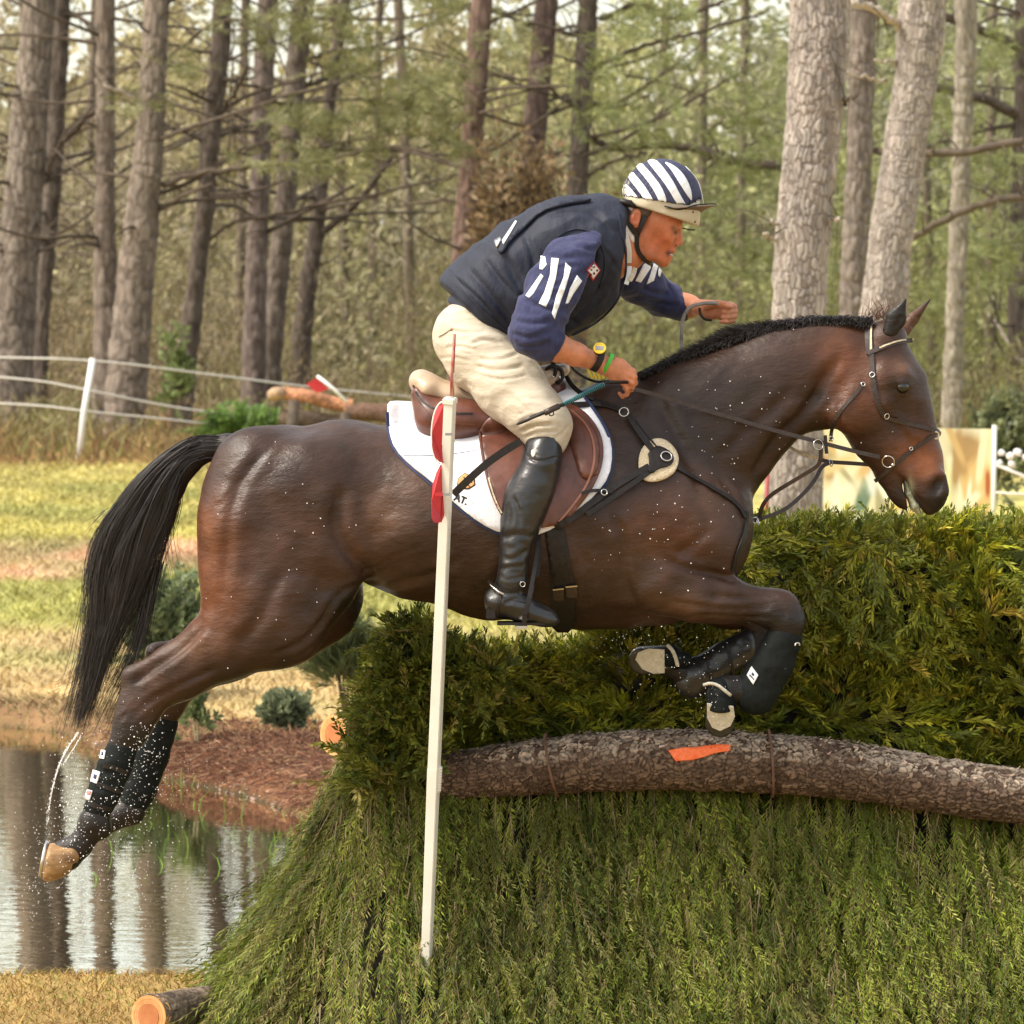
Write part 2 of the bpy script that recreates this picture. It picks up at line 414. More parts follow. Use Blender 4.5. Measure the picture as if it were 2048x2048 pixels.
def strap(name, c, pts, tr, wpx, m, parent=None, off=.002, th=.004, Y=None, smooth=2):
    """leather strap lying on the surface of tr; wpx = width in photo pixels"""
    pl = [Vector(nat(c, *p[:2])) for p in pts]; pl = resample(smooth_line(pl, smooth), 6)
    L, N = [], []
    for p in pl:
        l, n = hit(tr, p.x, p.y); L.append(l); N.append(n)
    ok = [i for i, l in enumerate(L) if l is not None]
    for i in range(len(L)):
        if L[i] is None:
            if ok: j = min(ok, key=lambda q: abs(q-i)); L[i] = P(pl[i].x, pl[i].y, L[j].y); N[i] = N[j]
            else: L[i] = P(pl[i].x, pl[i].y, Y or 0); N[i] = Vector((0, -1, 0))
    N = [sum((N[max(0, min(len(N)-1, i+d))] for d in (-3,-2,-1,0,1,2,3)), Vector()).normalized() for i in range(len(N))]
    Q = [l+n*(off+th/2) for l, n in zip(L, N)]
    Q = [sum((Q[max(0, min(len(Q)-1, i+d))] for d in (-1, 0, 1)), Vector())/3 for i in range(len(Q))]
    V, F = ribbon_pts(Q, N, wpx*pxm(), th)
    return solid(name, V, F, m, parent)
def freestrap(name, c, pts, wpx, m, parent=None, th=.004, nrm=Vector((0, -1, 0))):
    p3 = [W(c, *p) for p in pts]; p3 = smooth_line(p3, 3)
    V, F = ribbon_pts(p3, [nrm]*len(p3), wpx*pxm(), th); return solid(name, V, F, m, parent)
def tube_arrays(pts, rad, k=8, cap=True, base=0):
    pts = [Vector(p) for p in pts]; n = len(pts); V, F = [], []
    up = Vector((0, -1, .01))
    for i in range(n):
        t = (pts[min(n-1, i+1)]-pts[max(0, i-1)]).normalized()
        s = t.cross(up)
        if s.length < 1e-4: s = t.cross(Vector((1, 0, 0)))
        s.normalize(); u = s.cross(t).normalized(); r = rad[i] if hasattr(rad, '__len__') else rad
        for j in range(k):
            a = 2*math.pi*j/k; V.append(pts[i]+s*(math.cos(a)*r)+u*(math.sin(a)*r))
    for i in range(n-1):
        for j in range(k): F.append([base+i*k+j, base+i*k+(j+1) % k, base+(i+1)*k+(j+1) % k, base+(i+1)*k+j])
    if cap: F += [[base+j for j in range(k)][::-1], [base+(n-1)*k+j for j in range(k)]]
    return V, F
def tube(name, pts, rad, m, parent=None, k=8, smooth=True, sm=0):
    if sm: pts = smooth_line(pts, sm)
    V, F = tube_arrays(pts, rad, k); return solid(name, V, F, m, parent, smooth)
def ring(name, c, R, r, nrm, m, parent=None, arc=1.):
    nrm = Vector(nrm).normalized(); s = nrm.cross(Vector((0, 0, 1)));
    if s.length < .01: s = Vector((1, 0, 0))
    s.normalize(); u = s.cross(nrm); n = 28
    pts = [c+s*(R*math.cos(a))+u*(R*math.sin(a)) for a in [2*math.pi*arc*i/n for i in range(n+1)]]
    V, F = [], []
    for i, p in enumerate(pts):
        d = (p-c).normalized()
        for j in range(8):
            a = 2*math.pi*j/8; V.append(p+d*(r*math.cos(a))+nrm*(r*math.sin(a)))
    for i in range(n):
        for j in range(8): F.append([i*8+j, i*8+(j+1) % 8, i*8+8+(j+1) % 8, i*8+8+j])
    return solid(name, V, F, m, parent, True)
def box_arrays(c, ax, hs, base=0):
    V = []
    for i in (-1, 1):
        for j in (-1, 1):
            for k in (-1, 1): V.append(c+ax[0]*(i*hs[0])+ax[1]*(j*hs[1])+ax[2]*(k*hs[2]))
    F = [[0,1,3,2],[4,6,7,5],[0,4,5,1],[2,3,7,6],[0,2,6,4],[1,5,7,3]]
    return V, [[base+i for i in f] for f in F]
AX = (Vector((1,0,0)), Vector((0,1,0)), Vector((0,0,1)))
def box(name, c, hs, m, parent=None, ax=AX, bev=0.):
    V, F = box_arrays(Vector(c), ax, hs); o = solid(name, V, F, m, parent)
    if bev:
        bm = bmesh.new(); bm.from_mesh(o.data); bmesh.ops.bevel(bm, geom=bm.edges[:], offset=bev, segments=2, affect='EDGES'); bm.to_mesh(o.data); bm.free()
    return o

# ---------------------------------------------------------------- plant sprays (arrays of leaf-size quads)
def unit(a): return a/np.maximum(1e-9, np.linalg.norm(a, axis=-1, keepdims=True))
def sprays(base, d, L, M_, ll, lw, ang=.6, droop=.3, col=None, cvar=.25, stem=None, taper=.6, flat=None, curl=0.):
    """base (n,3), d (n,3) directions, L (n,) lengths, M_ leaflets; returns quads and colours"""
    n = len(base); d = unit(d)
    rnd = unit(rng.normal(size=(n, 3))) if flat is None else unit(flat+.35*rng.normal(size=(n, 3)))
    s = unit(np.cross(d, rnd)); nn = np.cross(s, d)
    t = (np.arange(M_)+.5)/M_
    t = np.clip(t[None, :]+rng.uniform(-.4, .4, (n, M_))/M_, 0, 1)
    cv = curl*rng.uniform(-1, 1, (n, 1))
    pos = base[:, None]+d[:, None]*(L[:, None]*t)[..., None]+s[:, None]*(cv*L[:, None]*t**2)[..., None]
    pos[..., 2] -= droop*L[:, None]*t**2
    tan = d[:, None]*np.ones((1, M_, 1))+s[:, None]*(2*cv*t)[..., None]; tan = tan.copy(); tan[..., 2] -= 2*droop*t; tan = unit(tan)
    side = np.where(np.arange(M_) % 2 == 0, 1., -1.)[None, :]*np.ones((n, 1))
    a = ang*rng.uniform(.6, 1.4, (n, M_))
    sv = s[:, None]*side[..., None]
    up = nn[:, None]*rng.normal(0, .25, (n, M_))[..., None]
    ld = unit(tan*np.cos(a)[..., None]+sv*np.sin(a)[..., None]+up)
    l = ll*(1-taper*t)*rng.uniform(.7, 1.3, (n, M_)); w = lw*rng.uniform(.7, 1.3, (n, M_))
    wd = unit(np.cross(ld, nn[:, None]+.5*rng.normal(size=(n, M_, 3))))
    tip = pos+ld*l[..., None]; mid = pos+ld*(l*.45)[..., None]
    Q = np.stack([pos, mid+wd*w[..., None]/2, tip, mid-wd*w[..., None]/2], 2).reshape(-1, 4, 3)
    C = np.asarray(col, float)
    if C.ndim == 1: C = np.repeat(C[None], n, 0)
    C = C[:, None]*(1+cvar*rng.uniform(-1, 1, (n, M_, 1)))*(1+cvar*.6*rng.uniform(-1, 1, (n, 1, 1)))
    C = C.reshape(-1, 3)
    if stem:
        sw, sc = stem; K = 3; tt = np.linspace(0, 1, K+1)
        p = base[:, None]+d[:, None]*(L[:, None]*tt)[..., None]+s[:, None]*(cv*L[:, None]*tt**2)[..., None]; p[..., 2] -= droop*L[:, None]*tt**2
        for i in range(K):
            w0, w1 = sw*(1-.7*tt[i]), sw*(1-.7*tt[i+1])
            q = np.stack([p[:, i]-s*w0/2, p[:, i]+s*w0/2, p[:, i+1]+s*w1/2, p[:, i+1]-s*w1/2], 1)
            Q = np.concatenate([Q, q]); C = np.concatenate([C, np.repeat(np.array([sc]), n, 0)])
    return Q, C
def blades(base, h, w, lean, cols, bend=.3):
    """dry or green grass blades: two stacked quads"""
    n = len(base); a = rng.uniform(0, 2*np.pi, n); wd = np.stack([np.cos(a), np.sin(a)*.4, 0*a], 1)*w[:, None]/2
    ln = rng.normal(0, 1, (n, 3))*lean; ln[:, 2] = 0
    p1 = base+ln*h[:, None]*.4; p1[:, 2] += h*.55; p2 = base+ln*h[:, None]*(1+bend); p2[:, 2] += h
    q1 = np.stack([base-wd, base+wd, p1+wd*.8, p1-wd*.8], 1); q2 = np.stack([p1-wd*.8, p1+wd*.8, p2+wd*.15, p2-wd*.15], 1)
    return np.concatenate([q1, q2]), np.concatenate([cols, cols])
# ================================================================ HORSE
def build_horse():
    f = Field((-1.72, -.42, .25), (1.5, .42, 2.45), .0095)
    c = f.chain
    # trunk
    c('N', [(585,1010,0,158,.27),(700,990,0,148,.27),(850,1030,0,168,.31),(1000,1052,0,184,.335),(1150,1045,0,212,.32),(1290,1050,0,205,.27),(1372,1062,0,128,.20)], k=.05, dr=-.006)
    c('N', [(980,960,0,100,.22),(1120,900,0,100,.16),(1220,850,0,96,.11)], k=.09, dr=-.01)          # withers
    # hind quarters
    for s in (-1, 1):
        c('N', [(560,1005,.10*s,160,.17),(540,1120,.14*s,138,.14)], k=.05, dr=-.006)
        if s < 0: c('N', [(540,1110,-.145,138,.13),(535,1220,-.165,118,.11),(450,1291,-.165,64,.075),(371,1344,-.16,45,.052),(318,1378,-.155,42,.045)], k=.05)
        else: c('N', [(560,1130,.14,130,.13),(610,1190,.16,108,.10),(560,1250,.165,80,.085),(450,1300,.165,58,.065),(372,1345,.16,44,.05),(345,1368,.155,40,.042)], k=.05)
    c('N', [(645,1165,-.13,64,.07),(600,1225,-.155,46,.06)], k=.05)
    # stifle fold and sheath
    c('N', [(715,1125,-.17,30,.045),(650,1205,-.18,28,.05)], k=.05)
    # hock, cannon, fetlock, pastern: near hind
    c('N', [(262,1352,-.155,15,.016),(330,1318,-.16,17,.014),(400,1265,-.165,24,.02)], k=.03)
    c('N', [(266,1356,-.155,17,.02),(276,1420,-.155,42,.036),(262,1460,-.155,34,.034),(240,1500,-.155,23,.024),(205,1600,-.155,20,.022),(190,1645,-.155,27,.028)], k=.03)
    c('N', [(205,1660,-.155,18,.022),(188,1645,-.155,26,.03),(160,1690,-.155,23,.026),(135,1708,-.155,34,.036)], k=.025)
    # far hind
    c('N', [(310,1306,.155,15,.016),(380,1290,.16,20,.014)], k=.03)
    c('N', [(312,1310,.155,16,.02),(342,1372,.155,38,.036),(333,1410,.155,33,.034),(318,1450,.155,24,.024),(275,1590,.155,20,.022),(262,1622,.155,26,.028),(222,1640,.155,20,.024),(196,1648,.155,30,.034)], k=.03)
    # buttock muscles
    c('N', [(505,930,-.14,75,.09),(478,1040,-.16,72,.10),(470,1150,-.165,55,.08),(450,1230,-.165,32,.05)], k=.05)
    c('N', [(620,960,-.2,70,.07),(660,1080,-.22,60,.05)], k=.08)
    # neck
    c('N', [(1330,925,0,178,.19),(1380,890,0,165,.165),(1428,850,0,148,.14),(1495,804,0,124,.115),(1570,758,0,108,.10),(1650,748,0,111,.088),(1712,752,0,108,.08)], k=.05, dr=-.014)
    # shoulder
    c('N', [(1215,905,-.13,70,.07),(1300,1010,-.19,85,.075),(1400,1090,-.19,80,.075)], k=.07)
    c('N', [(1215,905,.13,70,.07),(1300,1010,.19,85,.075),(1400,1090,.19,80,.075)], k=.07)
    c('N', [(1430,1030,-.09,70,.10),(1420,1100,-.10,60,.09)], k=.06); c('N', [(1430,1030,.09,70,.10),(1420,1100,.10,60,.09)], k=.06)
    # near fore: upper arm, forearm, knee
    c('N', [(1240,1120,-.20,80,.06),(1330,1162,-.20,68,.072),(1390,1186,-.20,54,.066),(1450,1200,-.19,42,.052),(1530,1214,-.18,34,.043),(1560,1222,-.18,38,.044),(1580,1244,-.18,28,.04)], k=.03)
    c('N', [(1578,1246,-.18,30,.04),(1568,1290,-.18,27,.03),(1530,1350,-.18,24,.026),(1500,1388,-.18,28,.03),(1478,1378,-.18,20,.024),(1452,1378,-.18,24,.03),(1438,1392,-.18,26,.032)], k=.025)
    # far fore
    c('N', [(1330,1150,.2,80,.08),(1450,1203,.19,46,.055),(1540,1225,.17,38,.045)], k=.045)
    c('N', [(1545,1235,.16,36,.04),(1520,1285,.16,27,.03),(1440,1335,.15,23,.026),(1392,1362,.15,27,.03),(1360,1340,.14,20,.024),(1336,1330,.13,24,.03)], k=.03)
    # head
    c('B', [(1475,315,0,112,.072),(1440,590,0,262,.098),(1505,765,0,222,.078),(1592,935,0,172,.062),(1655,1075,0,134,.058),(1672,1098,0,116,.056)], k=.02)
    c('B', [(1330,640,-.05,150,.05),(1300,660,-.055,130,.045)], k=.04); c('B', [(1330,640,.05,150,.05),(1300,660,.055,130,.045)], k=.04)
    c('B', [(1470,1000,0,50,.032),(1535,1095,0,50,.034),(1555,1140,0,36,.03)], k=.02)       # chin and lower lip
    for s in (-1, 1):
        c('B', [(1480,500,.085*s,50,.018),(1550,498,.08*s,46,.02)], k=.035)                   # brow
        c('B', [(1555,545,.088*s,34,.022)], k=.012)
        c('B', [(1480,640,.088*s,26,.012),(1620,800,.068*s,18,.012)], k=.03)                 # cheekbone ridge
        c('B', [(1735,1030,.046*s,55,.02),(1755,1090,.044*s,48,.018)], k=.02)                # nostril rim
    c('B', [(1655,1250,0,40,.12),(1612,1160,0,24,.12),(1575,1080,0,12,.12),(1560,1030,0,6,.12)], k=.012, op='sub')     # parted lips
    for s in (-1, 1):
        c('B', [(1748,1040,.064*s,26,.018),(1728,1085,.066*s,24,.017)], k=.014, op='sub')
        c('B', [(1510,562,.11*s,14,.008),(1595,565,.105*s,12,.008)], k=.014, op='sub')       # lid grooves
        c('B', [(1530,1010,.06*s,14,.012),(1650,1145,.06*s,9,.010),(1700,1190,.05*s,8,.010)], k=.012, op='sub')   # mouth line
        c('B', [(1560,700,.10*s,50,.012),(1640,900,.085*s,40,.012)], k=.05, op='sub')
        # neck grooves
        c('B', [(1180,560,.115*s,60,.02),(1000,720,.145*s,35,.018),(850,880,.19*s,22,.02)], k=.05, op='sub')
        c('B', [(1240,420,.14*s,30,.03),(1130,620,.12*s,50,.022)], k=.06, op='sub')
        # shoulder / elbow / flank / thigh hollows
        c('N', [(1255,830,.26*s,26,.02),(1330,960,.30*s,22,.02)], k=.07, op='sub')
        c('N', [(1180,1090,.34*s,26,.02),(1250,1190,.31*s,22,.02)], k=.06, op='sub')
        c('N', [(1380,1110,.30*s,14,.02),(1440,1150,.26*s,14,.02)], k=.05, op='sub')
        c('N', [(1430,1192,.262*s,5,.012),(1530,1205,.238*s,5,.008)], k=.03, op='sub')
        c('N', [(1420,1226,.268*s,5,.01),(1520,1232,.238*s,4,.008)], k=.026, op='sub')
        c('N', [(740,1000,.33*s,40,.03),(700,1100,.335*s,26,.03)], k=.09, op='sub')
    me = f.mesh('body'); v = coords(me); nn = np.empty(len(v)*3, np.float32); me.vertices.foreach_get('normal', nn); nn = nn.reshape(-1, 3)
    q_ = np.stack([v[:, 0]*.8+v[:, 2]*.6, v[:, 1], v[:, 2]*.8-v[:, 0]*.6], 1)
    dsp = .012*(fbm(q_*np.array([4.5, 3, 9]), 2, 61)-.5)+.006*(fbm(q_*np.array([8, 8, 26]), 2, 62)-.5)+.010*(1-np.abs(2*fbm(q_*np.array([3, 3, 7])+3, 2, 63)-1)-.6)
    v = v+nn*(dsp*np.clip((v[:, 2]-.9)/.4, .15, 1)*np.clip((.95-v[:, 0])/.2, .35, 1))[:, None]; me.vertices.foreach_set('co', v.astype(np.float32).ravel()); me.update()
    crease(me, [('C', [(1150,230),(1040,400),(985,560),(975,760),(955,960)], 26, .006), ('C', [(1230,180),(1090,330),(930,520)], 12, .0015), ('C', [(1530,430),(1490,590),(1550,740),(1690,860)], 34, .012),
        ('C', [(1700,872),(1580,890),(1490,960),(1430,1080),(1330,1180),(1180,1235)], 13, .006), ('C', [(870,1090),(760,1210),(620,1300),(520,1370)], 16, .008), ('C', [(930,1290),(760,1370),(600,1450),(500,1540)], 13, .006),
        ('C', [(1930,700),(1760,760),(1620,850)], 7, .0025), ('C', [(1240,820),(1180,960),(1120,1090),(1010,1200)], 34, .007), ('C', [(560,1440),(500,1500),(450,1560)], 9, .004),
        ('B', [(1130,560),(1050,690),(930,790),(850,900),(790,1010)], 26, .010), ('B', [(1240,400),(1150,500),(1110,620)], 26, .007), ('B', [(980,560),(900,660),(760,760),(640,900)], 30, .006), ('B', [(300,640),(400,800),(470,960),(520,1100)], 28, .008),
        ('B', [(620,1020),(700,1120),(735,1230)], 14, .004), ('B', [(330,1440),(470,1500),(600,1510),(700,1560)], 18, .008), ('B', [(60,1200),(130,1360),(110,1520),(180,1680)], 26, .008), ('B', [(560,1280),(480,1370),(380,1420)], 22, .006),
        ('H', [(560,210),(800,240),(1020,270),(1330,240)], 16, .0045), ('H', [(800,150),(1020,180),(1250,160),(1400,150)], 13, .003), ('H', [(640,330),(900,300),(1150,330),(1330,320)], 13, .003), ('H', [(1330,160),(1420,250),(1430,350)], 14, .003),
        ('B', [(1340,470),(1400,620),(1470,700),(1560,780),(1620,880)], 13, .003), ('B', [(1420,740),(1470,830),(1540,900)], 8, .002), ('B', [(1500,510),(1560,490),(1620,520)], 7, .003), ('B', [(1500,600),(1560,615),(1620,590)], 7, .0025),
        ('B', [(1640,800),(1660,900),(1690,980)], 10, .0025), ('B', [(1700,1130),(1740,1150),(1775,1120)], 7, .002), ('B', [(1240,620),(1220,720),(1260,800)], 14, .004), ('D', [(1290,1250),(1330,1400),(1300,1560)], 20, .005), ('D', [(600,1300),(460,1380),(200,1440)], 22, .004)])
    v = coords(me)
    # coat colour by place on the animal (bay: brown body, redder flank, black points)
    base = np.array([.043, .0205, .0122]); C = np.repeat(base[None], len(v), 0)
    px = 1024+v[:, 0]*FP/(v[:, 1]+CD); py = HY+(CH-v[:, 2])*FP/(v[:, 1]+CD)
    def splat(cr, x, y, r, col, a=1., ry=None):
        nonlocal C
        X, Y = nat(cr, x, y); R = r*CR[cr][2]; RY = (ry or r)*CR[cr][2]
        w = (a*np.exp(-(((px-X)/R)**2+((py-Y)/RY)**2)))[:, None]; C = C*(1-w)+np.array(col)*w
    red = (.165, .056, .022); tan_ = (.15, .078, .045); blk = (.014, .011, .010); dk = (.020, .012, .009)
    splat('N', 1290, 860, 120, dk, .75, 100); splat('N', 1450, 760, 110, dk, .55, 60); splat('N', 1400, 900, 110, dk, .5)
    splat('N', 640, 1090, 120, (.075,.036,.024), .6); splat('N', 420, 1160, 60, red, .8, 110); splat('N', 430, 1040, 50, red, .5)
    splat('N', 1330, 1060, 90, red, .6, 60); splat('N', 1410, 1010, 60, tan_, .35); splat('N', 790, 1010, 80, tan_, .35, 60)
    splat('N', 1270, 1120, 60, tan_, .5); splat('N', 400, 1290, 60, tan_, .45, 30); splat('N', 1370, 1210, 60, tan_, .35, 25)
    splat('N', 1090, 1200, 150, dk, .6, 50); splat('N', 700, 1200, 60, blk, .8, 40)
    splat('B', 1250, 420, 160, red, .6); splat('B', 1290, 600, 110, red, .5); splat('B', 1300, 700, 120, red, .45); splat('B', 1620, 900, 120, red, .9)
    splat('B', 1700, 950, 90, (.25,.085,.03), .7); splat('B', 1560, 450, 60, tan_, .4); splat('B', 1130, 600, 55, dk, .8)
    splat('B', 1555, 545, 75, (.012,.008,.006), .95, 45)
    splat('B', 1735, 1150, 95, blk, .97, 75); splat('B', 1750, 1055, 62, blk, .97); splat('B', 1545, 1110, 75, dk, .85)
    splat('B', 1598, 1080, 16, (.30,.30,.19), .8, 60)
    lowh = np.clip((py-(1425+.3*(px-300)))/50, 0, 1)*(px < 420)*.9
    hock = np.clip(1-np.hypot(px-262, py-1372)/50, 0, 1)*(px < 420)*.55
    lowf = np.clip((px-1470)/60, 0, 1)*np.clip((py-1198)/34, 0, 1); lowf2 = ((px > 1290) & (py > 1262))*1.
    w = np.clip(lowh+hock+lowf+lowf2, 0, 1)[:, None]; C = C*(1-w)+np.array(blk)*w
    # light hair on the knee edge
    mott = (fbm(v*7, 3, 4)-.5)[:, None]; C = C*(1+1.1*mott)*(1+.5*(fbm(v*26, 2, 14)-.5))[:, None]
    paint(me, C)
    h = thing('horse', 'bay horse with black mane and tail leaping over the brush fence', 'horse', P(900, 1260))
    body = link('body', me, M['coat'], h)
    # eyes
    for s in (-1, 1):
        bm = bmesh.new(); bmesh.ops.create_uvsphere(bm, u_segments=20, v_segments=12, radius=.0215)
        e = bpy.data.meshes.new('eye'); bm.to_mesh(e); bm.free()
        eo = link('eye', e, M['eye'], h); eo.matrix_parent_inverse = Matrix(); eo.location = W('B', 1556, 550, .0885*s)-h.location
    # ears
    for (base, tip, Y0, Y1, w) in (((1492,268),(1576,96),-.055,-.075,.042), ((1560,262),(1702,98),.055,.085,.036)):
        a, b = W('B', *base, Y0), W('B', *tip, Y1); ff = Field(np.minimum(a, b)-.07, np.maximum(a, b)+.07, .004)
        m_ = a.lerp(b, .40); r = .037 if Y0 < 0 else .021
        ff.seg(a, m_, .023, r*.84, .020, .016, .008); ff.seg(m_, b, r*.84, .0025, .016, .003, .008)
        q = Vector((.012, -.035, 0)) if Y0 < 0 else Vector((.02, -.022, 0))
        ff.seg(a.lerp(b, .15)+q, m_+q, .008, .013, .022, .022, .006, 'sub'); ff.seg(m_+q, a.lerp(b, .8)+q, .013, .003, .022, .01, .006, 'sub')
        em = ff.mesh('ear'); ev = coords(em); n = len(ev); tt = np.clip(((ev-np.array(a))@np.array(b-a))/(b-a).length_squared, 0, 1)[:, None]
        paint(em, np.array((.012,.009,.008) if Y0 < 0 else (.10,.045,.025))*(1-tt**3)*np.ones((n, 1))+np.array(blk)*tt**3); link('ear', em, M['coat'], h)
    ff = Field(W('B', 1500, 1260, -.08), W('B', 1720, 960, .08), .004); ff.chain('B', [(1570,1030,0,12,.030),(1590,1100,0,20,.036),(1622,1165,0,24,.034),(1640,1195,0,14,.02)], k=.01)
    link('mouth_foam', ff.mesh('mouth_foam'), mat('mouth_foam', (.20,.21,.12), (.62,.64,.50), rough=.4, scale=70, bump=.6), h)
    # hooves
    def hoof(pts, dark=False, Y=0, sole=None):
        fx = [W(*p[:3], p[3]) for p in pts]
        lo = np.min([list(q) for q in fx], 0)-.12; hi = np.max([list(q) for q in fx], 0)+.12
        ff = Field(lo, hi, .005)
        for (p, q) in zip(pts[:-1], pts[1:]): ff.seg(W(*p[:3], p[3]), W(*q[:3], q[3]), p[4], q[4], p[5], q[5], .01)
        return ff
    # near hind: sole plane faces left
    ff = hoof([('E', 330, 1120, -.155, .036, .046), ('E', 262, 1130, -.155, .050, .058)])
    ff = Field(W('E', 150, 1330, -.26), W('E', 450, 940, -.05), .005)
    ff.seg(W('E', 345,1110,-.155), W('E', 262,1135,-.155), .033, .052, .045, .06, .01); ff.seg(W('E', 300,1170,-.155), W('E', 232,1200,-.155), .03, .026, .05, .05, .02)
    pS = W('E', 228, 1120, -.155); pT = W('E', 212, 1222, -.155); dS = pT-pS; nS = Vector((-1, 0, .18)); ff.cut(pS, nS)
    hm = ff.mesh('hoof'); link('hoof', hm, M['hoof'], h)
    # horseshoe on that sole
    t_ = Vector((0, 0, 1)).cross(nS).normalized(); b_ = nS.cross(t_).normalized(); pts = []
    cS = W('E', 219, 1140, -.155)+nS.normalized()*.004
    for i in range(17):
        a = math.radians(-60+300*i/16+0); pts.append(cS+t_*(.047*math.cos(a))+b_*(.054*math.sin(a)))
    tube('horseshoe', pts, .006, M['metal'], h)
    ff = Field(W('N', 110, 1720, .05), W('N', 250, 1600, .26), .005)
    ff.seg(W('N', 205,1648,.155), W('N', 165,1652,.155), .036, .05, .045, .055, .01); ff.cut(W('N', 158,1650,.155), Vector((-1, 0, .3)))
    link('hoof', ff.mesh('hoof'), M['hoof'], h)
    # fore hooves with pale soles
    for (ax0, ax1, Y, solepoly) in ((('H', 935, 930), ('H', 925, 1150), -.18, None), (('H', 560, 640), ('H', 330, 660), .12, None)):
        a, b = W(*ax0, Y), W(*ax1, Y); ff = Field(np.minimum(a, b)-.12, np.maximum(a, b)+.12, .005)
        ff.seg(a, b, .040, .044, .045, .056, .01)
        n = Vector((-.18, -.86, -.45)).normalized() if Y < 0 else Vector((-.25, -.86, -.35)).normalized()
        cc = a.lerp(b, .62)+Vector((0, -.030, 0)); ff.cut(cc, n, .003)
        link('hoof', ff.mesh('hoof'), M['hoofdark'], h)
        # sole pad, slightly proud of the cut
        c2 = a.lerp(b, .72)+Vector((0, -.030, 0)); ux = n.cross((b-a)).normalized(); uy = (b-a).normalized(); uy = (uy-n*uy.dot(n)).normalized()
        c2 = c2-n*(c2-cc).dot(n)+n*.002; V, F = [], []
        prof = [(-.040,-.045),(.040,-.040),(.044,-.004),(.030,.030),(-.002,.050),(-.026,.040),(-.041,.006)]
        for zz in (0, .004):
            for (x, y) in prof: V.append(c2+ux*x+uy*y+n*zz)
        F = [list(range(7)), list(range(13, 6, -1))]+[[i, (i+1) % 7, 7+(i+1) % 7, 7+i] for i in range(7)]
        solid('sole', V, F, M['sole'], h)
    return h, body, f

M['eye'] = mat('dark_eye', (.006,.004,.004), rough=.08, spec=.8)
M['hoofdark'] = mat('dark_wet_hoof', (.02,.02,.018), (.05,.045,.035), rough=.35, scale=40)
M['sole'] = mat('pale_hoof_sole', (.50,.46,.36), (.66,.62,.52), rough=.7, scale=60, bump=.3)
horse, hbody, hfield = build_horse()
HT = tree_of(hbody)

# hair: strands as narrow tapering ribbons
def strands(name, paths, w0, m, parent, cols=None, K=8, wt=.25, kind='stuff'):
    """paths (n,K,3)"""
    n, K, _ = paths.shape
    tan = np.gradient(paths, axis=1); tan = unit(tan)
    side = unit(np.cross(tan, np.array([0, -1., 0])+.7*rng.normal(size=(n, 1, 3))))
    tt = np.linspace(0, 1, K); w = (w0*(1-(1-wt)*tt))[None, :, None]*rng.uniform(.6, 1.4, (n, 1, 1))
    a = paths-side*w/2; b = paths+side*w/2
    V = np.stack([a, b], 2).reshape(-1, 3); idx = np.arange(n*K*2).reshape(n, K, 2)
    F = np.stack([idx[:, :-1, 0], idx[:, :-1, 1], idx[:, 1:, 1], idx[:, 1:, 0]], -1).reshape(-1, 4)
    me = mesh_np(name, V, F); o = link(name, me, m, parent, False); o['kind'] = kind; return o
def spl(pts, n):
    """Catmull-Rom through points (k,3) -> (n,3)"""
    p = np.array([list(q) for q in pts], float); k = len(p); t = np.linspace(0, k-1-1e-6, n); i = t.astype(int); u = (t-i)[:, None]
    g = lambda j: p[np.clip(j, 0, k-1)]
    a, b, c_, d_ = g(i-1), g(i), g(i+1), g(i+2)
    return .5*((2*b)+(-a+c_)*u+(2*a-5*b+4*c_-d_)*u*u+(-a+3*b-3*c_+d_)*u**3)
# tail: dock core + strands between a left and a right envelope
ff = Field(P(120, 1500, -.1), P(530, 820, .12), .007)
ff.chain('F', [(478,846,0,24,.035),(430,842,0,22,.034),(388,846,0,23,.034),(345,872,0,30,.034),(310,920,0,34,.036)], k=.02)
ff.chain('F', [(310,920,0,34,.036),(275,980,0,40,.04),(248,1050,0,34,.04),(222,1120,0,25,.034),(196,1200,0,14,.024),(174,1290,0,8,.014),(156,1350,0,5,.008)], k=.03)
tl = link('tail', ff.mesh('tail'), M['hair'], horse)
Lp = spl([W('F', *p) for p in ((470,829),(380,820),(325,845),(268,892),(222,950),(186,1010),(172,1080),(170,1150),(160,1230),(150,1300),(134,1372))], 40)
Rp = spl([W('F', *p) for p in ((462,868),(392,866),(352,884),(338,920),(330,960),(312,1020),(292,1080),(262,1150),(222,1230),(188,1300),(158,1382))], 40)
n = 4600; u = np.clip(rng.beta(1.05, 1.35, n), 0, 1)[:, None, None]; v = rng.normal(0, .022, (n, 1, 1)); tt = np.linspace(0, 1, 40)[None, :, None]
base = Lp[None]*(1-u)+Rp[None]*u
prof = np.sin(np.pi*np.clip(tt, .02, .98))**.5
base = base+np.array([0, 1., 0])*v*prof*1.3
ends = rng.uniform(.28, 1.0, n)**.85; start = rng.uniform(0, .32, n); K = 12
pos = start[:, None]+(ends-start)[:, None]*np.linspace(0, 1, K)[None]; fi = pos*39; i0 = np.clip(fi.astype(int), 0, 38); fr = (fi-i0)[..., None]
pp = np.take_along_axis(base, i0[..., None], 1)*(1-fr)+np.take_along_axis(base, i0[..., None]+1, 1)*fr
uu = u[:, 0, 0]; cl = np.stack([np.repeat((uu*9)[:, None], K, 1), pos*3.2, np.repeat(v[:, 0]*40, K, 1)], -1).reshape(-1, 3)
n1c = (fbm(cl, 2, 301)-.5).reshape(n, K); n2c = (fbm(cl*1.7+9, 2, 302)-.5).reshape(n, K); pp = pp+np.stack([n1c*.085, n2c*.06, 0*n1c], -1)*np.clip(pos*1.6, 0, 1)[..., None]
wob = rng.normal(0, .016, (n, 1, 3))*pos[..., None]**2; pp = pp+wob
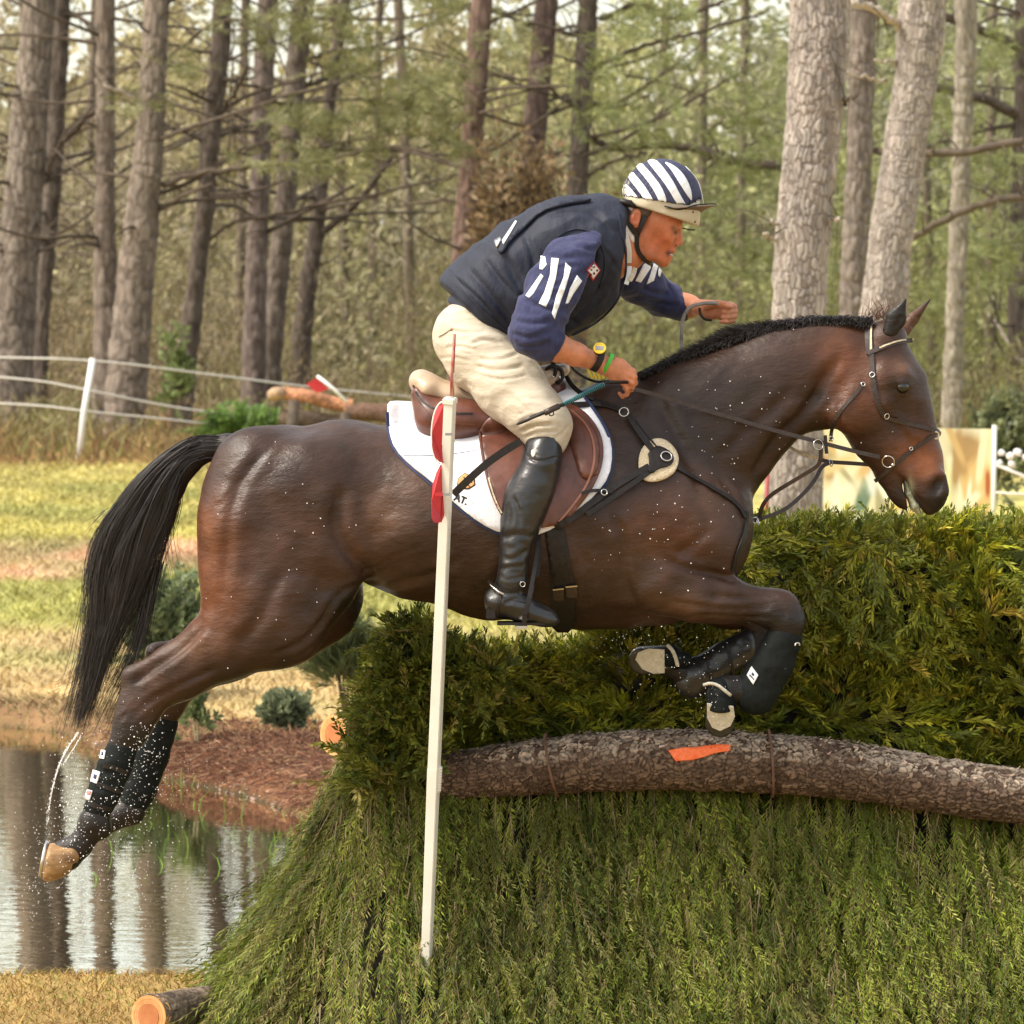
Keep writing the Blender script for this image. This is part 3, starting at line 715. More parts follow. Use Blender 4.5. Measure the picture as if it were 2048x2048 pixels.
strands('tail_hair', pp, .0019, M['hair'], tl)
# long loose wisps
wis = []
for (pts, k) in ((((330,960),(318,1010),(322,1050),(330,1090)), 18), (((300,1060),(285,1130),(262,1220),(215,1330)), 60), (((290,1080),(270,1180),(240,1270),(208,1335)), 60),
                 (((175,1080),(150,1180),(128,1280),(105,1300)), 10), (((165,1250),(150,1290),(110,1318),(80,1340)), 8), (((210,960),(188,985),(170,1010)), 12), (((172,1200),(152,1260),(140,1330),(128,1400)), 30), (((280,1120),(250,1230),(215,1310),(190,1370)), 60)):
    P0 = spl([W('F', *p) for p in pts], K)
    for _ in range(k): wis.append(P0+rng.normal(0, .010, 3)*np.array([1, 2, .6])+rng.normal(0, .028, 3)*np.linspace(0, 1, K)[:, None]**1.5)
strands('tail_hair', np.array(wis), .0016, M['hair'], tl)
# mane along the crest
cr = spl([W('B', *p) for p in ((205,492),(300,450),(400,408),(500,370),(600,332),(700,290),(800,262),(900,240),(1000,222),(1100,212),(1200,203),(1300,203),(1400,206))], 200)
for i in range(200):
    r_ = HT.ray_cast(Vector((cr[i][0], 0, 3)), Vector((0, 0, -1)))
    if r_[0]: cr[i][2] = max(cr[i][2], r_[0].z); cr[i][1] = r_[0].y
n = 11000; ip = rng.integers(0, 200, n); b0 = cr[ip]+rng.normal(0, .004, (n, 3)); b0[:, 2] -= .012; b0[:, 1] += rng.uniform(-.024, .012, n)
t_ = ip/199.; hgt = np.interp(t_, [0, .12, .3, .45, .55, .75, 1], [.012, .026, .040, .054, .042, .028, .020])*rng.uniform(.3, 1.2, n)
clump = (fbm(np.stack([ip*.18, 0*ip, 0*ip], 1), 2, 3)-.5)
d = np.stack([-.55+.25*clump+rng.normal(0, .5, n), rng.normal(-.1, .4, n), np.ones(n)], 1); d = unit(d)
K = 6; tt = np.linspace(0, 1, K)[None, :, None]
pp = b0[:, None]+d[:, None]*hgt[:, None, None]*tt; pp[..., 2] -= (hgt[:, None]*.25*tt[..., 0]**2); pp[..., 0] -= hgt[:, None]*.5*tt[..., 0]**2
mane = strands('mane', pp, .0022, M['hair'], horse)
# near-side fall of the mane, a solid roots band
n = 2600; ip = rng.integers(0, 200, n); b0 = cr[ip].copy(); b0[:, 2] += rng.uniform(-.004, .014, n); b0[:, 1] -= .01
pp = np.zeros((n, K, 3)); ln = rng.uniform(.008, .05, n)*rng.uniform(.4, 1.2, n); q = tt[..., 0]; sk = rng.normal(.35, .45, (n, 1))
pp[..., 0] = b0[:, None, 0]-ln[:, None]*sk*q; pp[..., 1] = b0[:, None, 1]-.02*q-.018*np.sin(q*2); pp[..., 2] = b0[:, None, 2]-ln[:, None]*.55*q**1.5
strands('mane', pp, .003, M['hair'], horse)
# forelock
n = 150; b0 = np.array(W('B', 1450, 195, 0))+rng.normal(0, 1, (n, 3))*np.array([.03, .015, .008]); d = unit(np.stack([rng.normal(.35, .5, n), rng.normal(-.2, .3, n), rng.normal(.8, .3, n)], 1)); ln = rng.uniform(.03, .10, n)
pp = b0[:, None]+d[:, None]*ln[:, None, None]*tt; pp[..., 2] -= .02*q**2
strands('forelock', pp, .0018, M['coatred'] if 'coatred' in M else mat('forelock_hair', (.12,.06,.035), rough=.5), horse)

# ================================================================ RIDER
rider = thing('person', 'rider in navy vest, cream breeches and striped helmet crouching over the saddle', 'rider', P(950, 1250))
def face_field():
    f = Field(W('A', 30, 1800, -.46).to_tuple(), W('A', 1760, 300, .5).to_tuple(), .0052)
    return f
lo = W('D', 620, 1760, -.46); hi = W('A', 1800, 250, .42)
f = Field((lo.x, -.47, lo.z), (hi.x, .42, hi.z), .0047); c = f.chain
# hidden trunk and legs
c('A', [(230,1170,0,120,.13),(480,960,0,170,.13),(800,760,0,200,.15),(1000,640,0,150,.14)], k=.05)
for s in (-1, 1):
    c('A', [(260,1230,.10*s,120,.08),(640,1620,.24*s,85,.06)], k=.03)
    c('D', [(1060,670,.27*s,75,.05),(960,1000,.33*s,80,.05),(900,1400,.36*s,45,.035),(890,1510,.36*s,45,.034),(1060,1600,.37*s,28,.036)], k=.02)
# neck and head
c('I', [(-250,1850,0,330,.085),(180,1600,0,250,.058),(420,1300,0,240,.056)], k=.03)
c('I', [(640,900,0,420,.072),(690,1150,0,318,.068),(690,1350,0,245,.057)], k=.03)
c('I', [(440,1360,-.035,120,.028),(560,1560,-.03,120,.025),(730,1690,-.008,85,.02)], k=.025); c('I', [(440,1360,.035,120,.028),(560,1560,.03,120,.025),(730,1690,.008,85,.02)], k=.025)
c('I', [(760,1450,0,180,.045),(760,1600,0,120,.034)], k=.02)
c('I', [(975,1190,0,50,.011),(995,1340,0,46,.011),(1008,1432,0,44,.013)], k=.006)             # nose
c('I', [(955,1470,-.010,30,.008)], k=.006); c('I', [(955,1470,.010,30,.008)], k=.006)
c('I', [(905,1560,0,28,.018)], k=.008); c('I', [(848,1655,0,28,.015),(780,1650,0,40,.024)], k=.008)  # lips
c('I', [(760,1735,0,62,.018)], k=.014)                                                        # chin
for s in (-1, 1):
    c('I', [(900,1230,.036*s,60,.016),(760,1260,.055*s,60,.012)], k=.016)                     # cheek and brow
    c('I', [(945,1265,.030*s,48,.014)], k=.012, op='sub')                                     # eye socket
    c('I', [(935,1275,.026*s,30,.010)], k=.006)
    c('I', [(915,1400,.026*s,26,.008),(880,1520,.03*s,22,.008)], k=.010, op='sub')
    c('I', [(800,1360,.052*s,60,.012)], k=.02)
    c('I', [(940,1480,.009*s,10,.004)], k=.003, op='sub')
    c('I', [(600,1440,.075*s,150,.012),(700,1580,.062*s,90,.01)], k=.03, op='sub')
c('I', [(860,1606,0,16,.022),(780,1600,0,12,.026)], k=.005, op='sub')                         # open mouth
for s in (-1, 1):                                                                             # ears
    c('I', [(330,980,.076*s,80,.010),(300,1080,.078*s,85,.011),(320,1170,.072*s,50,.009)], k=.006)
    c('I', [(345,1010,.09*s,42,.009),(325,1090,.09*s,42,.010)], k=.006, op='sub')
# near arm
c('A', [(890,740,-.14,80,.055),(730,900,-.26,95,.055),(600,1150,-.33,95,.055)], k=.04)
c('A', [(600,1160,-.33,95,.053),(720,1225,-.315,76,.045),(830,1265,-.29,62,.038),(925,1300,-.265,46,.024),(985,1325,-.25,48,.022)], k=.02)
c('A', [(985,1325,-.25,48,.019),(1060,1350,-.235,62,.017),(1115,1385,-.225,56,.016)], k=.015)
kn = [(1150,1358,-.232,15),(1156,1391,-.238,15),(1144,1424,-.236,14.5),(1116,1453,-.228,13)]
for i, (x, y, Y, r) in enumerate(kn):
    c('A', [(1060+i*4,1340+i*20,Y+.004,r+3,.012),(x,y,Y,r,.0105)], k=.006)
    c('A', [(x,y,Y,r,.0095),(x+8-i*3,y+34,Y+.018,r-1,.0098),(x-24,y+48,Y+.042,r-2,.009),(x-44,y+26,Y+.045,r-3,.0085)], k=.004)
c('A', [(1010,1300,-.235,24,.013),(1075,1325,-.222,20,.012),(1130,1352,-.205,17,.011),(1158,1380,-.19,14,.010)], k=.008)
# far arm
c('A', [(1130,800,.16,105,.065),(1200,870,.22,90,.06),(1330,960,.28,72,.05),(1450,1000,.22,56,.042),(1520,1010,.17,40,.024)], k=.03)
c('A', [(1520,1008,.17,40,.021),(1570,1020,.155,50,.020),(1625,1025,.14,50,.020)], k=.015)
for i, (dx, y0) in enumerate(((0,990),(4,1018),(2,1046),(-8,1072))):
    r = 14.5-(i == 3)*1.5
    c('A', [(1600,1000+i*16,.15,r+3,.012),(1684+dx,y0,.140,r+1,.011),(1706+dx,y0+10,.112,r,.0105),(1672+dx,y0+16,.092,r-1,.010),(1640+dx,y0+14,.098,r-3,.009)], k=.005)
c('A', [(1560,1000,.13,22,.014),(1615,985,.105,19,.012),(1655,990,.09,17,.011),(1680,1003,.082,14,.010)], k=.006)
bm_ = f.mesh('body'); v = coords(bm_)
px = 1024+v[:, 0]*FP/(v[:, 1]+CD); py = HY+(CH-v[:, 2])*FP/(v[:, 1]+CD)
C = np.repeat(np.array([[.56, .225, .115]]), len(v), 0)
def spl2(cr_, x, y, r, col, a=1.):
    global C
    X, Y = nat(cr_, x, y); R = r*CR[cr_][2]; w = (a*np.exp(-(((px-X)/R)**2+((py-Y)/R)**2)))[:, None]; C = C*(1-w)+np.array(col)*w
spl2('I', 700, 1450, 430, (.50,.135,.055), .85); spl2('I', 310, 1050, 90, (.55,.12,.07), .6); spl2('I', 860, 1600, 55, (.30,.06,.05), .8)
spl2('I', 820, 1595, 38, (.04,.01,.01), .9); spl2('I', 938, 1278, 34, (.05,.03,.02), .9); spl2('I', 900, 1215, 45, (.10,.05,.03), .7); spl2('I', 940, 1478, 20, (.12,.03,.02), .8)
spl2('I', 560, 1660, 160, (.34,.13,.08), .5)
paint(bm_, C*(1+.25*(fbm(v*60, 2, 9)-.5))[:, None])
link('body', bm_, M['skin'], rider)
# teeth, hair
box('teeth', W('I', 850, 1622, 0), (.007, .014, .0022), M['white'], rider)
ff = Field(W('I', -50, 1500, -.11), W('I', 1250, 700, .11), .004)
ff.chain('I', [(560,900,0,430,.079),(250,1060,0,190,.074),(170,1180,0,120,.062)], k=.02)
ff.cut(W('I', 440, 1120, 0), (.75, 0, -.65)); ff.cut(W('I', 560, 1000, 0), (1, 0, 0))
link('hair', ff.mesh('hair'), mat('brown_hair', (.05,.03,.02), (.10,.06,.04), rough=.6, scale=90), rider)

# ---- helmet
hm = thing('helmet', 'navy and white striped riding helmet with cream shell on the rider', 'helmet', W('I', 700, 900))
lo, hi = W('I', -150, 1350, -.2), W('I', 1750, -50, .2); ff = Field((lo.x, -.17, lo.z), (hi.x, .17, hi.z), .0042)
ff.chain('I', [(700,760,0,608,.118),(760,900,0,600,.112)], k=.01)
V0 = W('I', 0, 800); V1 = W('I', 1300, 1215)
dd = V1-V0; ff.cut(W('I', 300, 870), (-dd.z*-1, 0, -dd.x) if False else (dd.z, 0, -dd.x), .004)
ff.cut(W('I', 110, 700), (-.86, 0, -.5), .01)
# front lower limit
ff.cut(W('I', 1318, 1000), (1, 0, .06), .01)
ff.chain('I', [(640,960,0,470,.085),(700,1250,0,470,.085)], k=.004, op='sub')
sh = link('shell', ff.mesh('shell'), M['cream'], hm)
# cover: a slightly larger dome cut above the shell's exposed edge
def ellip(u0, u1, v0, v1, nu, nv, fn):
    V, F = [], []
    for i in range(nu+1):
        for j in range(nv+1): V.append(fn(u0+(u1-u0)*i/nu, v0+(v1-v0)*j/nv))
    for i in range(nu):
        for j in range(nv): F.append([i*(nv+1)+j, (i+1)*(nv+1)+j, (i+1)*(nv+1)+j+1, i*(nv+1)+j+1])
    return V, F
ff = Field((lo.x, -.17, lo.z), (hi.x, .17, hi.z), .0042)
ff.chain('I', [(710,755,0,622,.1215),(725,780,0,622,.1205)], k=.01)
q0, q1 = W('I', 100, 735), W('I', 1340, 905); dd = q1-q0; ff.cut(q0, (dd.z, 0, -dd.x), .003)
ff.cut(W('I', 60, 700), (-1, 0, -.1), .01)
ff.chain('I', [(700,760,0,600,.1165),(760,900,0,592,.1105)], k=.003, op='sub')
cov = link('cover', ff.mesh('cover'), M['helmetnavy'] if 'helmetnavy' in M else mat('helmet_navy_cover', (.030,.034,.075), (.05,.052,.10), rough=.8, scale=60, bump=.2, bscale=300, bdist=.002), hm)
CT = tree_of(cov); ST = tree_of(sh)
for poly in ([(165,520),(135,610),(145,655),(260,770),(330,800),(400,795),(300,660),(230,580)],
             [(270,330),(215,400),(215,445),(330,590),(420,715),(470,800),(560,825),(625,835),(540,680),(440,530),(330,400)],
             [(410,195),(330,250),(335,275),(440,400),(560,560),(640,700),(700,845),(780,862),(835,862),(800,840),(790,730),(720,570),(600,410),(480,270)],
             [(630,145),(500,150),(500,175),(620,330),(740,480),(850,650),(930,790),(985,868),(1060,872),(1110,868),(1010,700),(920,520),(820,370),(720,240)],
             [(750,178),(850,280),(950,440),(1060,620),(1140,740),(1185,790),(1185,690),(1160,570),(1090,420),(1000,310),(880,220)]):
    patch('stripe', 'I', poly, CT, .0004, .0012, M['stripe'], cov, step=3, smooth=1)
# piping on the front seam, black rim, peak
strap('piping', 'I', [(1080,250),(1200,370),(1280,480),(1330,640),(1355,790),(1360,830)], CT, 2.2, M['stripe'], cov, off=.0005, th=.002)
strap('rim', 'I', [(130,790),(280,800),(370,900),(470,990),(640,1070),(850,1140),(1050,1195),(1180,1222),(1240,1222)], ST, 4.2, M['black'], sh, off=.001, th=.004)
for (x, y, r) in ((600,955,.0022),(1205,960,.003),(1235,1110,.0035)):
    l, n_ = hit(ST, *nat('I', x, y))
    if l: tube('vent', [l-n_*.002, l+n_*.0012], r, M['black'], sh)
nu, nv = 28, 7; Vp = [[], []]
for i in range(nu+1):
    a = math.radians(-84+168*i/nu); ca, sa = math.cos(a), math.sin(a)
    inn = W('I', 700, 905); tipp = W('I', 1590, 852)
    xi = inn.x+(W('I', 1318, 0).x-inn.x)*ca; yi = .113*sa; zi = W('I', 0, 895+65*ca).z
    xo = inn.x+(tipp.x-inn.x)*(ca**.85 if ca > 0 else 0); yo = .122*sa; zo = W('I', 0, 912-60*ca).z
    for j in range(nv+1):
        t = j/nv; z = zi+(zo-zi)*t+.006*math.sin(t*math.pi)*ca
        for k_ in (0, 1): Vp[k_].append(Vector((xi+(xo-xi)*t, yi+(yo-yi)*t, z-(.0035 if k_ == 0 else 0)+(.004*(1-t) if k_ else 0))))
N1 = (nu+1)*(nv+1); F = []; Ftop = []
for i in range(nu):
    for j in range(nv):
        q = [i*(nv+1)+j, (i+1)*(nv+1)+j, (i+1)*(nv+1)+j+1, i*(nv+1)+j+1]; Ftop.append([N1+t for t in q]); F.append(q[::-1])
for i in range(nu): F.append([i*(nv+1)+nv, (i+1)*(nv+1)+nv, N1+(i+1)*(nv+1)+nv, N1+i*(nv+1)+nv])
pk = solid('peak', Vp[0]+Vp[1], F+Ftop, mat('peak_brown_underside', (.13,.085,.065), (.20,.14,.10), rough=.7), hm, True)
strap('peak_edge', 'I', [(760,868),(900,905),(1000,918),(1130,885),(1250,855),(1380,845),(1500,835),(1570,845)], tree_of(cov, pk), 2.6, M['black'], hm, off=.0, th=.003)
# harness straps
def tstrap(name, c_, pts, w, m, parent, th=.003):
    return freestrap(name, c_, pts, w, m, parent, th)
tstrap('harness', 'I', [(470,1010,-.078),(430,1130,-.080),(370,1250,-.078),(350,1300,-.074)], 9, M['black'], hm)
tstrap('harness', 'I', [(150,870,-.082),(170,1020,-.084),(230,1170,-.082),(300,1270,-.078),(350,1310,-.074)], 10, M['black'], hm)
tstrap('harness', 'I', [(350,1290,-.074),(335,1400,-.070),(345,1550,-.064),(430,1680,-.050),(520,1740,-.03),(560,1760,0)], 9, M['black'], hm)
solid('harness_pad', *tube_arrays([W('I', 30, 830, -.07), W('I', 120, 800, -.085), W('I', 240, 830, -.09), W('I', 300, 880, -.088)], [.006, .011, .011, .004], 8), M['black'], hm, True)

# ---- clothes
def cloth(name, pts_list, m, cuts=(), k=.03, h=.0056, fold=0., fs=None, parent=rider, pad=.05, subs=(), dense=False):
    P_ = [W(c_, p[0], p[1], p[2]) for c_, pts in pts_list for p in pts]
    R_ = max(max(p[3]*CR[c_][2]*pxm(), p[4]) for c_, pts in pts_list for p in pts)
    a = np.min([list(p) for p in P_], 0)-R_-pad; b = np.max([list(p) for p in P_], 0)+R_+pad
    a[1] = max(a[1], -.52); b[1] = min(b[1], .5)
    ff = Field(a, b, h)
    for c_, pts in pts_list: (ff.dchain if dense else ff.chain)(c_, pts, k=k)
    for c_, pts in subs: ff.chain(c_, pts, k=.015, op='sub')
    for (p, n_) in cuts: ff.cut(p, n_, .008)
    me = ff.mesh(name)
    if fold:
        v = coords(me); nn = np.empty(len(v)*3, np.float32); me.vertices.foreach_get('normal', nn); nn = nn.reshape(-1, 3)
        s = np.array(fs or (6, 6, 6)); d = 1-np.abs(2*fbm(v*s+fbm(v*3, 2, 5)[:, None]*2, 2, 8)-1)*2
        v = v+nn*(fold*d)[:, None]; me.vertices.foreach_set('co', v.astype(np.float32).ravel()); me.update()
    return link(name, me, m, parent)
def perp(c_, a, b):
    A_, B_ = W(c_, *a), W(c_, *b); d = B_-A_; return A_, Vector((d.z, 0, -d.x))
# vest
p, n_ = perp('A', (125, 900), (555, 1300))
if n_.dot(W('A', 800, 700)-p) > 0: n_ = -n_
vest = cloth('vest', [('A', [(300,1060,0,255,.175),(420,960,0,268,.185),(600,895,0,302,.205),(790,765,0,318,.215),(940,680,0,262,.195),(1050,600,0,150,.12)]),
                      ('A', [(280,940,0,190,.17),(520,770,0,210,.19),(760,640,0,200,.18),(960,540,0,140,.14)]),
                      ('A', [(760,660,-.10,170,.10),(960,640,-.09,140,.09)]), ('A', [(760,660,.10,170,.10),(1040,740,.09,140,.09)])],
             M['vest'], cuts=[(p, n_), (W('A', 1098, 520), Vector((.93, 0, -.1)))], k=.05, fold=.009, fs=(8, 5, 6),
             subs=[('A', [(880,720,-.27,110,.09),(700,920,-.30,100,.09)])])
crease(vest.data, [('A', [(440,720),(500,860),(580,1000),(600,1130)], 22, .008), ('A', [(230,790),(330,900),(460,1060),(500,1150)], 20, .007), ('A', [(330,740),(400,840),(520,960)], 14, .005), ('A', [(560,620),(600,740),(610,850)], 15, .005),
    ('A', [(980,880),(930,980),(840,1060),(760,1110)], 18, .007), ('A', [(1040,760),(1000,880),(940,960)], 12, .005), ('A', [(700,500),(830,470),(960,500),(1040,600)], 14, .005), ('A', [(900,640),(1010,700),(1060,800)], 10, .003), ('A', [(160,840),(300,960),(430,1100)], 10, .004), ('A', [(760,1000),(800,1080),(860,1100)], 12, .004)])
cloth('vest_skirt', [('A', [(300,1070,0,200,.165),(420,1030,0,235,.175),(500,1000,0,240,.18)])], M['vest'], cuts=[(W('A', 140, 985), (W('A', 545, 1290)-W('A', 140, 985)).cross(Vector((0, 1, 0)))*(1 if (W('A', 545, 1290)-W('A', 140, 985)).cross(Vector((0, 1, 0))).z < 0 else -1))], fold=.003)
VT = tree_of(vest)
patch('back_panel', 'A', [(400,700),(420,630),(500,545),(600,455),(740,420),(880,412),(930,425),(760,450),(640,490),(560,570),(470,650),(430,720)], VT, .002, .010, M['vest'], vest, step=6)
patch('label', 'A', [(432,650),(505,545),(515,550),(440,672)], VT, .013, .0015, M['white'], vest, step=4, smooth=0)
patch('buckle', 'A', [(392,650),(425,630),(432,645),(405,690)], VT, .012, .004, M['metal'], vest, step=4, smooth=0)
for pts in ([(1060,480),(1085,600),(1110,720),(1100,860),(1060,980),(950,1090),(810,1160)], [(690,650),(760,590),(850,565),(940,600),(990,690),(1000,790),(960,900)], [(130,800),(300,1010),(500,1180),(560,1260)]):
    strap('vest_edge', 'A', pts, VT, 4, M['vest'], vest, off=-.001, th=.006)
# collar
cloth('collar', [('A', [(1085,560,0,118,.085),(1140,600,0,110,.075)])], M['stripe'], cuts=[(W('A', 1150, 600), Vector((1, 0, .35)))], k=.02, h=.005)
patch_c = freestrap('collar_edge', 'A', [(1072,470,-.088),(1095,550,-.10),(1120,640,-.10),(1130,700,-.088),(1128,760,-.07)], 9, M['stripe'], rider)
for i, (x0, y0, x1, y1) in enumerate(((1130,780,1110,880),(1160,790,1130,860))):
    freestrap('necktie', 'A', [(x0,y0,-.06),((x0+x1)/2+6,(y0+y1)/2,-.075),(x1,y1,-.085)], 9, M['fleece'] if i else M['stripe'], rider)
# near sleeve, far sleeve
slv = cloth('sleeve', [('A', [(890,715,-.17,120,.085),(800,785,-.22,150,.088),(720,900,-.275,148,.080),(640,1040,-.315,128,.072),(600,1150,-.335,122,.068)]), ('A', [(600,1155,-.335,112,.066),(680,1195,-.32,98,.060),(720,1215,-.315,90,.056)])],
            M['navy'], cuts=[(W('A', 700, 1215), Vector((.93, .05, -.38)))], k=.025, fold=.009, fs=(9, 9, 18))
fsl = cloth('sleeve', [('A', [(1080,800,.14,130,.09),(1180,860,.20,112,.08),(1300,950,.28,92,.068),(1400,985,.25,80,.06),(1470,1000,.22,74,.056)])],
            M['navy'], cuts=[(W('A', 1448, 990), Vector((.95, 0, .25)))], k=.025, fold=.005, fs=(10, 10, 16))
crease(slv.data, [('A', [(560,960),(640,1010),(720,1020)], 14, .006), ('A', [(500,1080),(600,1100),(700,1080)], 13, .006), ('A', [(480,1150),(580,1180),(680,1140)], 11, .005), ('A', [(640,700),(720,740),(840,730)], 13, .004), ('A', [(760,620),(860,680),(960,690)], 12, .004), ('A', [(520,1220),(600,1230),(700,1190)], 9, .004), ('A', [(830,860),(780,960),(740,1040)], 10, .003)])
crease(fsl.data, [('A', [(1200,900),(1260,930),(1350,930)], 12, .005), ('A', [(1230,960),(1320,990),(1400,1000)], 11, .004), ('A', [(1330,880),(1380,930),(1400,1010)], 9, .003), ('A', [(1410,910),(1440,960),(1430,1030)], 8, .003)])
SLT = tree_of(slv); FST = tree_of(fsl); SVT = tree_of(slv, vest)
for poly in ([(640,722),(664,728),(672,772),(650,800),(632,795)], [(640,822),(655,835),(600,930),(575,955),(556,942)],
             [(698,735),(740,738),(722,850),(690,960),(668,1005),(628,985),(660,920),(690,830)], [(775,760),(808,790),(775,900),(735,1010),(715,1072),(700,1040),(725,940),(765,840)],
             [(838,830),(866,862),(820,930),(790,985),(775,985),(800,900)]):
    patch('stripe', 'A', poly, SLT, .0004, .0015, M['stripe'], slv, step=3.0, smooth=0)
patch('badge', 'A', [(935,752),(968,800),(925,862),(888,800)], SVT, .002, .001, M['red'], slv, step=3, smooth=0)
patch('badge', 'A', [(934,764),(960,801),(926,848),(897,801)], SVT, .0045, .0012, M['white'], slv, step=3, smooth=0)
for (x, y) in ((934,784),(918,801),(948,801),(931,818),(914,826)):
    patch('badge_check', 'A', [(x,y-8),(x+7,y),(x,y+8),(x-7,y)], SVT, .0065, .0012, M['redchk'] if 'redchk' in M else mat('dark_red_print', (.12,.01,.015), rough=.7), slv, step=2, smooth=0)
for poly in ([(1205,770),(1235,750),(1245,790),(1190,870),(1160,860)], [(1262,765),(1285,780),(1262,860),(1222,880),(1240,830)], [(1290,785),(1306,805),(1295,840),(1285,830)]):
    patch('stripe', 'A', poly, FST, .0004, .0015, M['stripe'], fsl, step=3.0, smooth=0)
# breeches
br = cloth('breeches', [('A', [(245,1165,0,178,.165),(330,1090,0,190,.165)]),
            ('A', [(240,1180,-.06,182,.12),(310,1280,-.11,178,.115),(475,1450,-.19,176,.105),(600,1585,-.25,140,.088),(675,1665,-.275,118,.078),(672,1740,-.29,100,.068)]),
            ('A', [(240,1180,.06,182,.12),(310,1280,.11,178,.115),(475,1450,.19,176,.105),(600,1585,.25,140,.088),(675,1665,.275,118,.078),(672,1740,.29,100,.068)])],
           M['breech'], k=.04, fold=.0045, fs=(5, 7, 16))
crease(br.data, [('A', [(250,1210),(330,1180),(420,1210)], 9, .005), ('A', [(300,1290),(400,1300),(520,1260)], 9, .005), ('A', [(280,1330),(390,1360),(540,1330)], 11, .006), ('A', [(330,1390),(440,1410),(560,1380)], 7, .003), ('A', [(110,1230),(190,1220),(280,1240)], 8, .004), ('A', [(75,1290),(160,1280),(250,1300)], 7, .003),
    ('A', [(520,1640),(580,1610),(660,1600)], 8, .004), ('A', [(530,1690),(600,1660),(700,1650)], 9, .005), ('A', [(560,1720),(630,1690),(740,1690)], 7, .004), ('A', [(480,1500),(560,1560),(640,1680)], 12, .003), ('A', [(130,1130),(230,1150),(330,1140)], 8, .004), ('A', [(700,1740),(760,1700),(790,1660)], 7, .003)])
BT = tree_of(br)
strap('pocket', 'A', [(75,1165),(110,1150),(150,1120)], BT, 2.2, M['breech'], br, off=.0, th=.004)
# boots
def rboot(s):
    nm = 'boot'
    b = cloth(nm, [('D', [(1065,690,-.30,98,.072),(1042,800,-.33,104,.072),(982,950,-.345,120,.070),(940,1100,-.355,99,.062),(908,1250,-.365,75,.050),(898,1370,-.37,70,.045),(886,1450,-.37,76,.044)]),
                   ('D', [(815,1530,-.37,78,.042),(880,1530,-.37,76,.044),(960,1570,-.375,64,.045),(1060,1605,-.375,46,.044),(1115,1622,-.375,36,.038)])],
              M['boot'], cuts=[(W('D', 900, 1640), Vector((0, 0, -1))), (W('D', 735, 1560), Vector((-1, 0, .12))), (W('D', 1075, 592), Vector((-.1, 0, 1)))], k=.012, fold=.004, fs=(9, 9, 16), dense=True) if s < 0 else None
    if s > 0:
        b = bpy.data.objects.new('boot', B0.data.copy()); COL.objects.link(b); b.parent = rider; b.matrix_parent_inverse = Matrix.Translation(-rider.location)
        v = coords(b.data); v[:, 1] *= -1; b.data.vertices.foreach_set('co', v.ravel()); b.data.flip_normals(); b.data.update()
    return b
B0 = rboot(-1)
crease(B0.data, [('D', [(850,1180),(920,1150),(1010,1170)], 14, .003), ('D', [(850,1290),(900,1300),(980,1240)], 13, .004), ('D', [(830,1350),(890,1330),(960,1330)], 11, .003), ('D', [(830,1390),(880,1410),(960,1390)], 9, .002), ('D', [(980,720),(1040,760),(1140,730)], 10, .004), ('D', [(900,950),(940,1040),(930,1130)], 12, .003), ('D', [(850,1540),(910,1510),(990,1530)], 10, .004), ('D', [(1000,1570),(1060,1590),(1120,1600)], 8, .002)])
rboot(1); BTR = tree_of(B0)
Vs, Fs = box_arrays(W('D', 945, 1645, -.375), AX, (.072, .040, .004)); solid('boot_sole', Vs, Fs, M['black'], B0)
box('boot_heel', W('D', 778, 1590, -.37), (.015, .036, .016), M['black'], B0, bev=.003)
strap('spur_strap', 'D', [(770,1420),(830,1460),(900,1475),(950,1440),(985,1400)], BTR, 6, M['black'], B0, off=.001)
strap('spur_strap', 'D', [(835,1480),(820,1540),(815,1610)], BTR, 6, M['black'], B0, off=.001)
ring('spur_buckle', W('D', 953, 1431, -.425), .0075, .0014, (0, -1, 0), M['metal'], B0)
tube('spur', [W('D', 765,1414,-.37), W('D', 780,1440,-.405), W('D', 820,1472,-.425), W('D', 850,1488,-.43)], .0035, M['metal'], B0)
patch('boot_badge', 'D', [(1003,690),(1025,690),(1026,715),(1012,734),(1000,715)], BTR, .001, .002, M['sole'], B0, step=2.5, smooth=1)
strap('boot_top_seam', 'D', [(960,660),(985,740),(1060,745),(1150,720)], BTR, 2, M['black'], B0, off=-.001, th=.004)
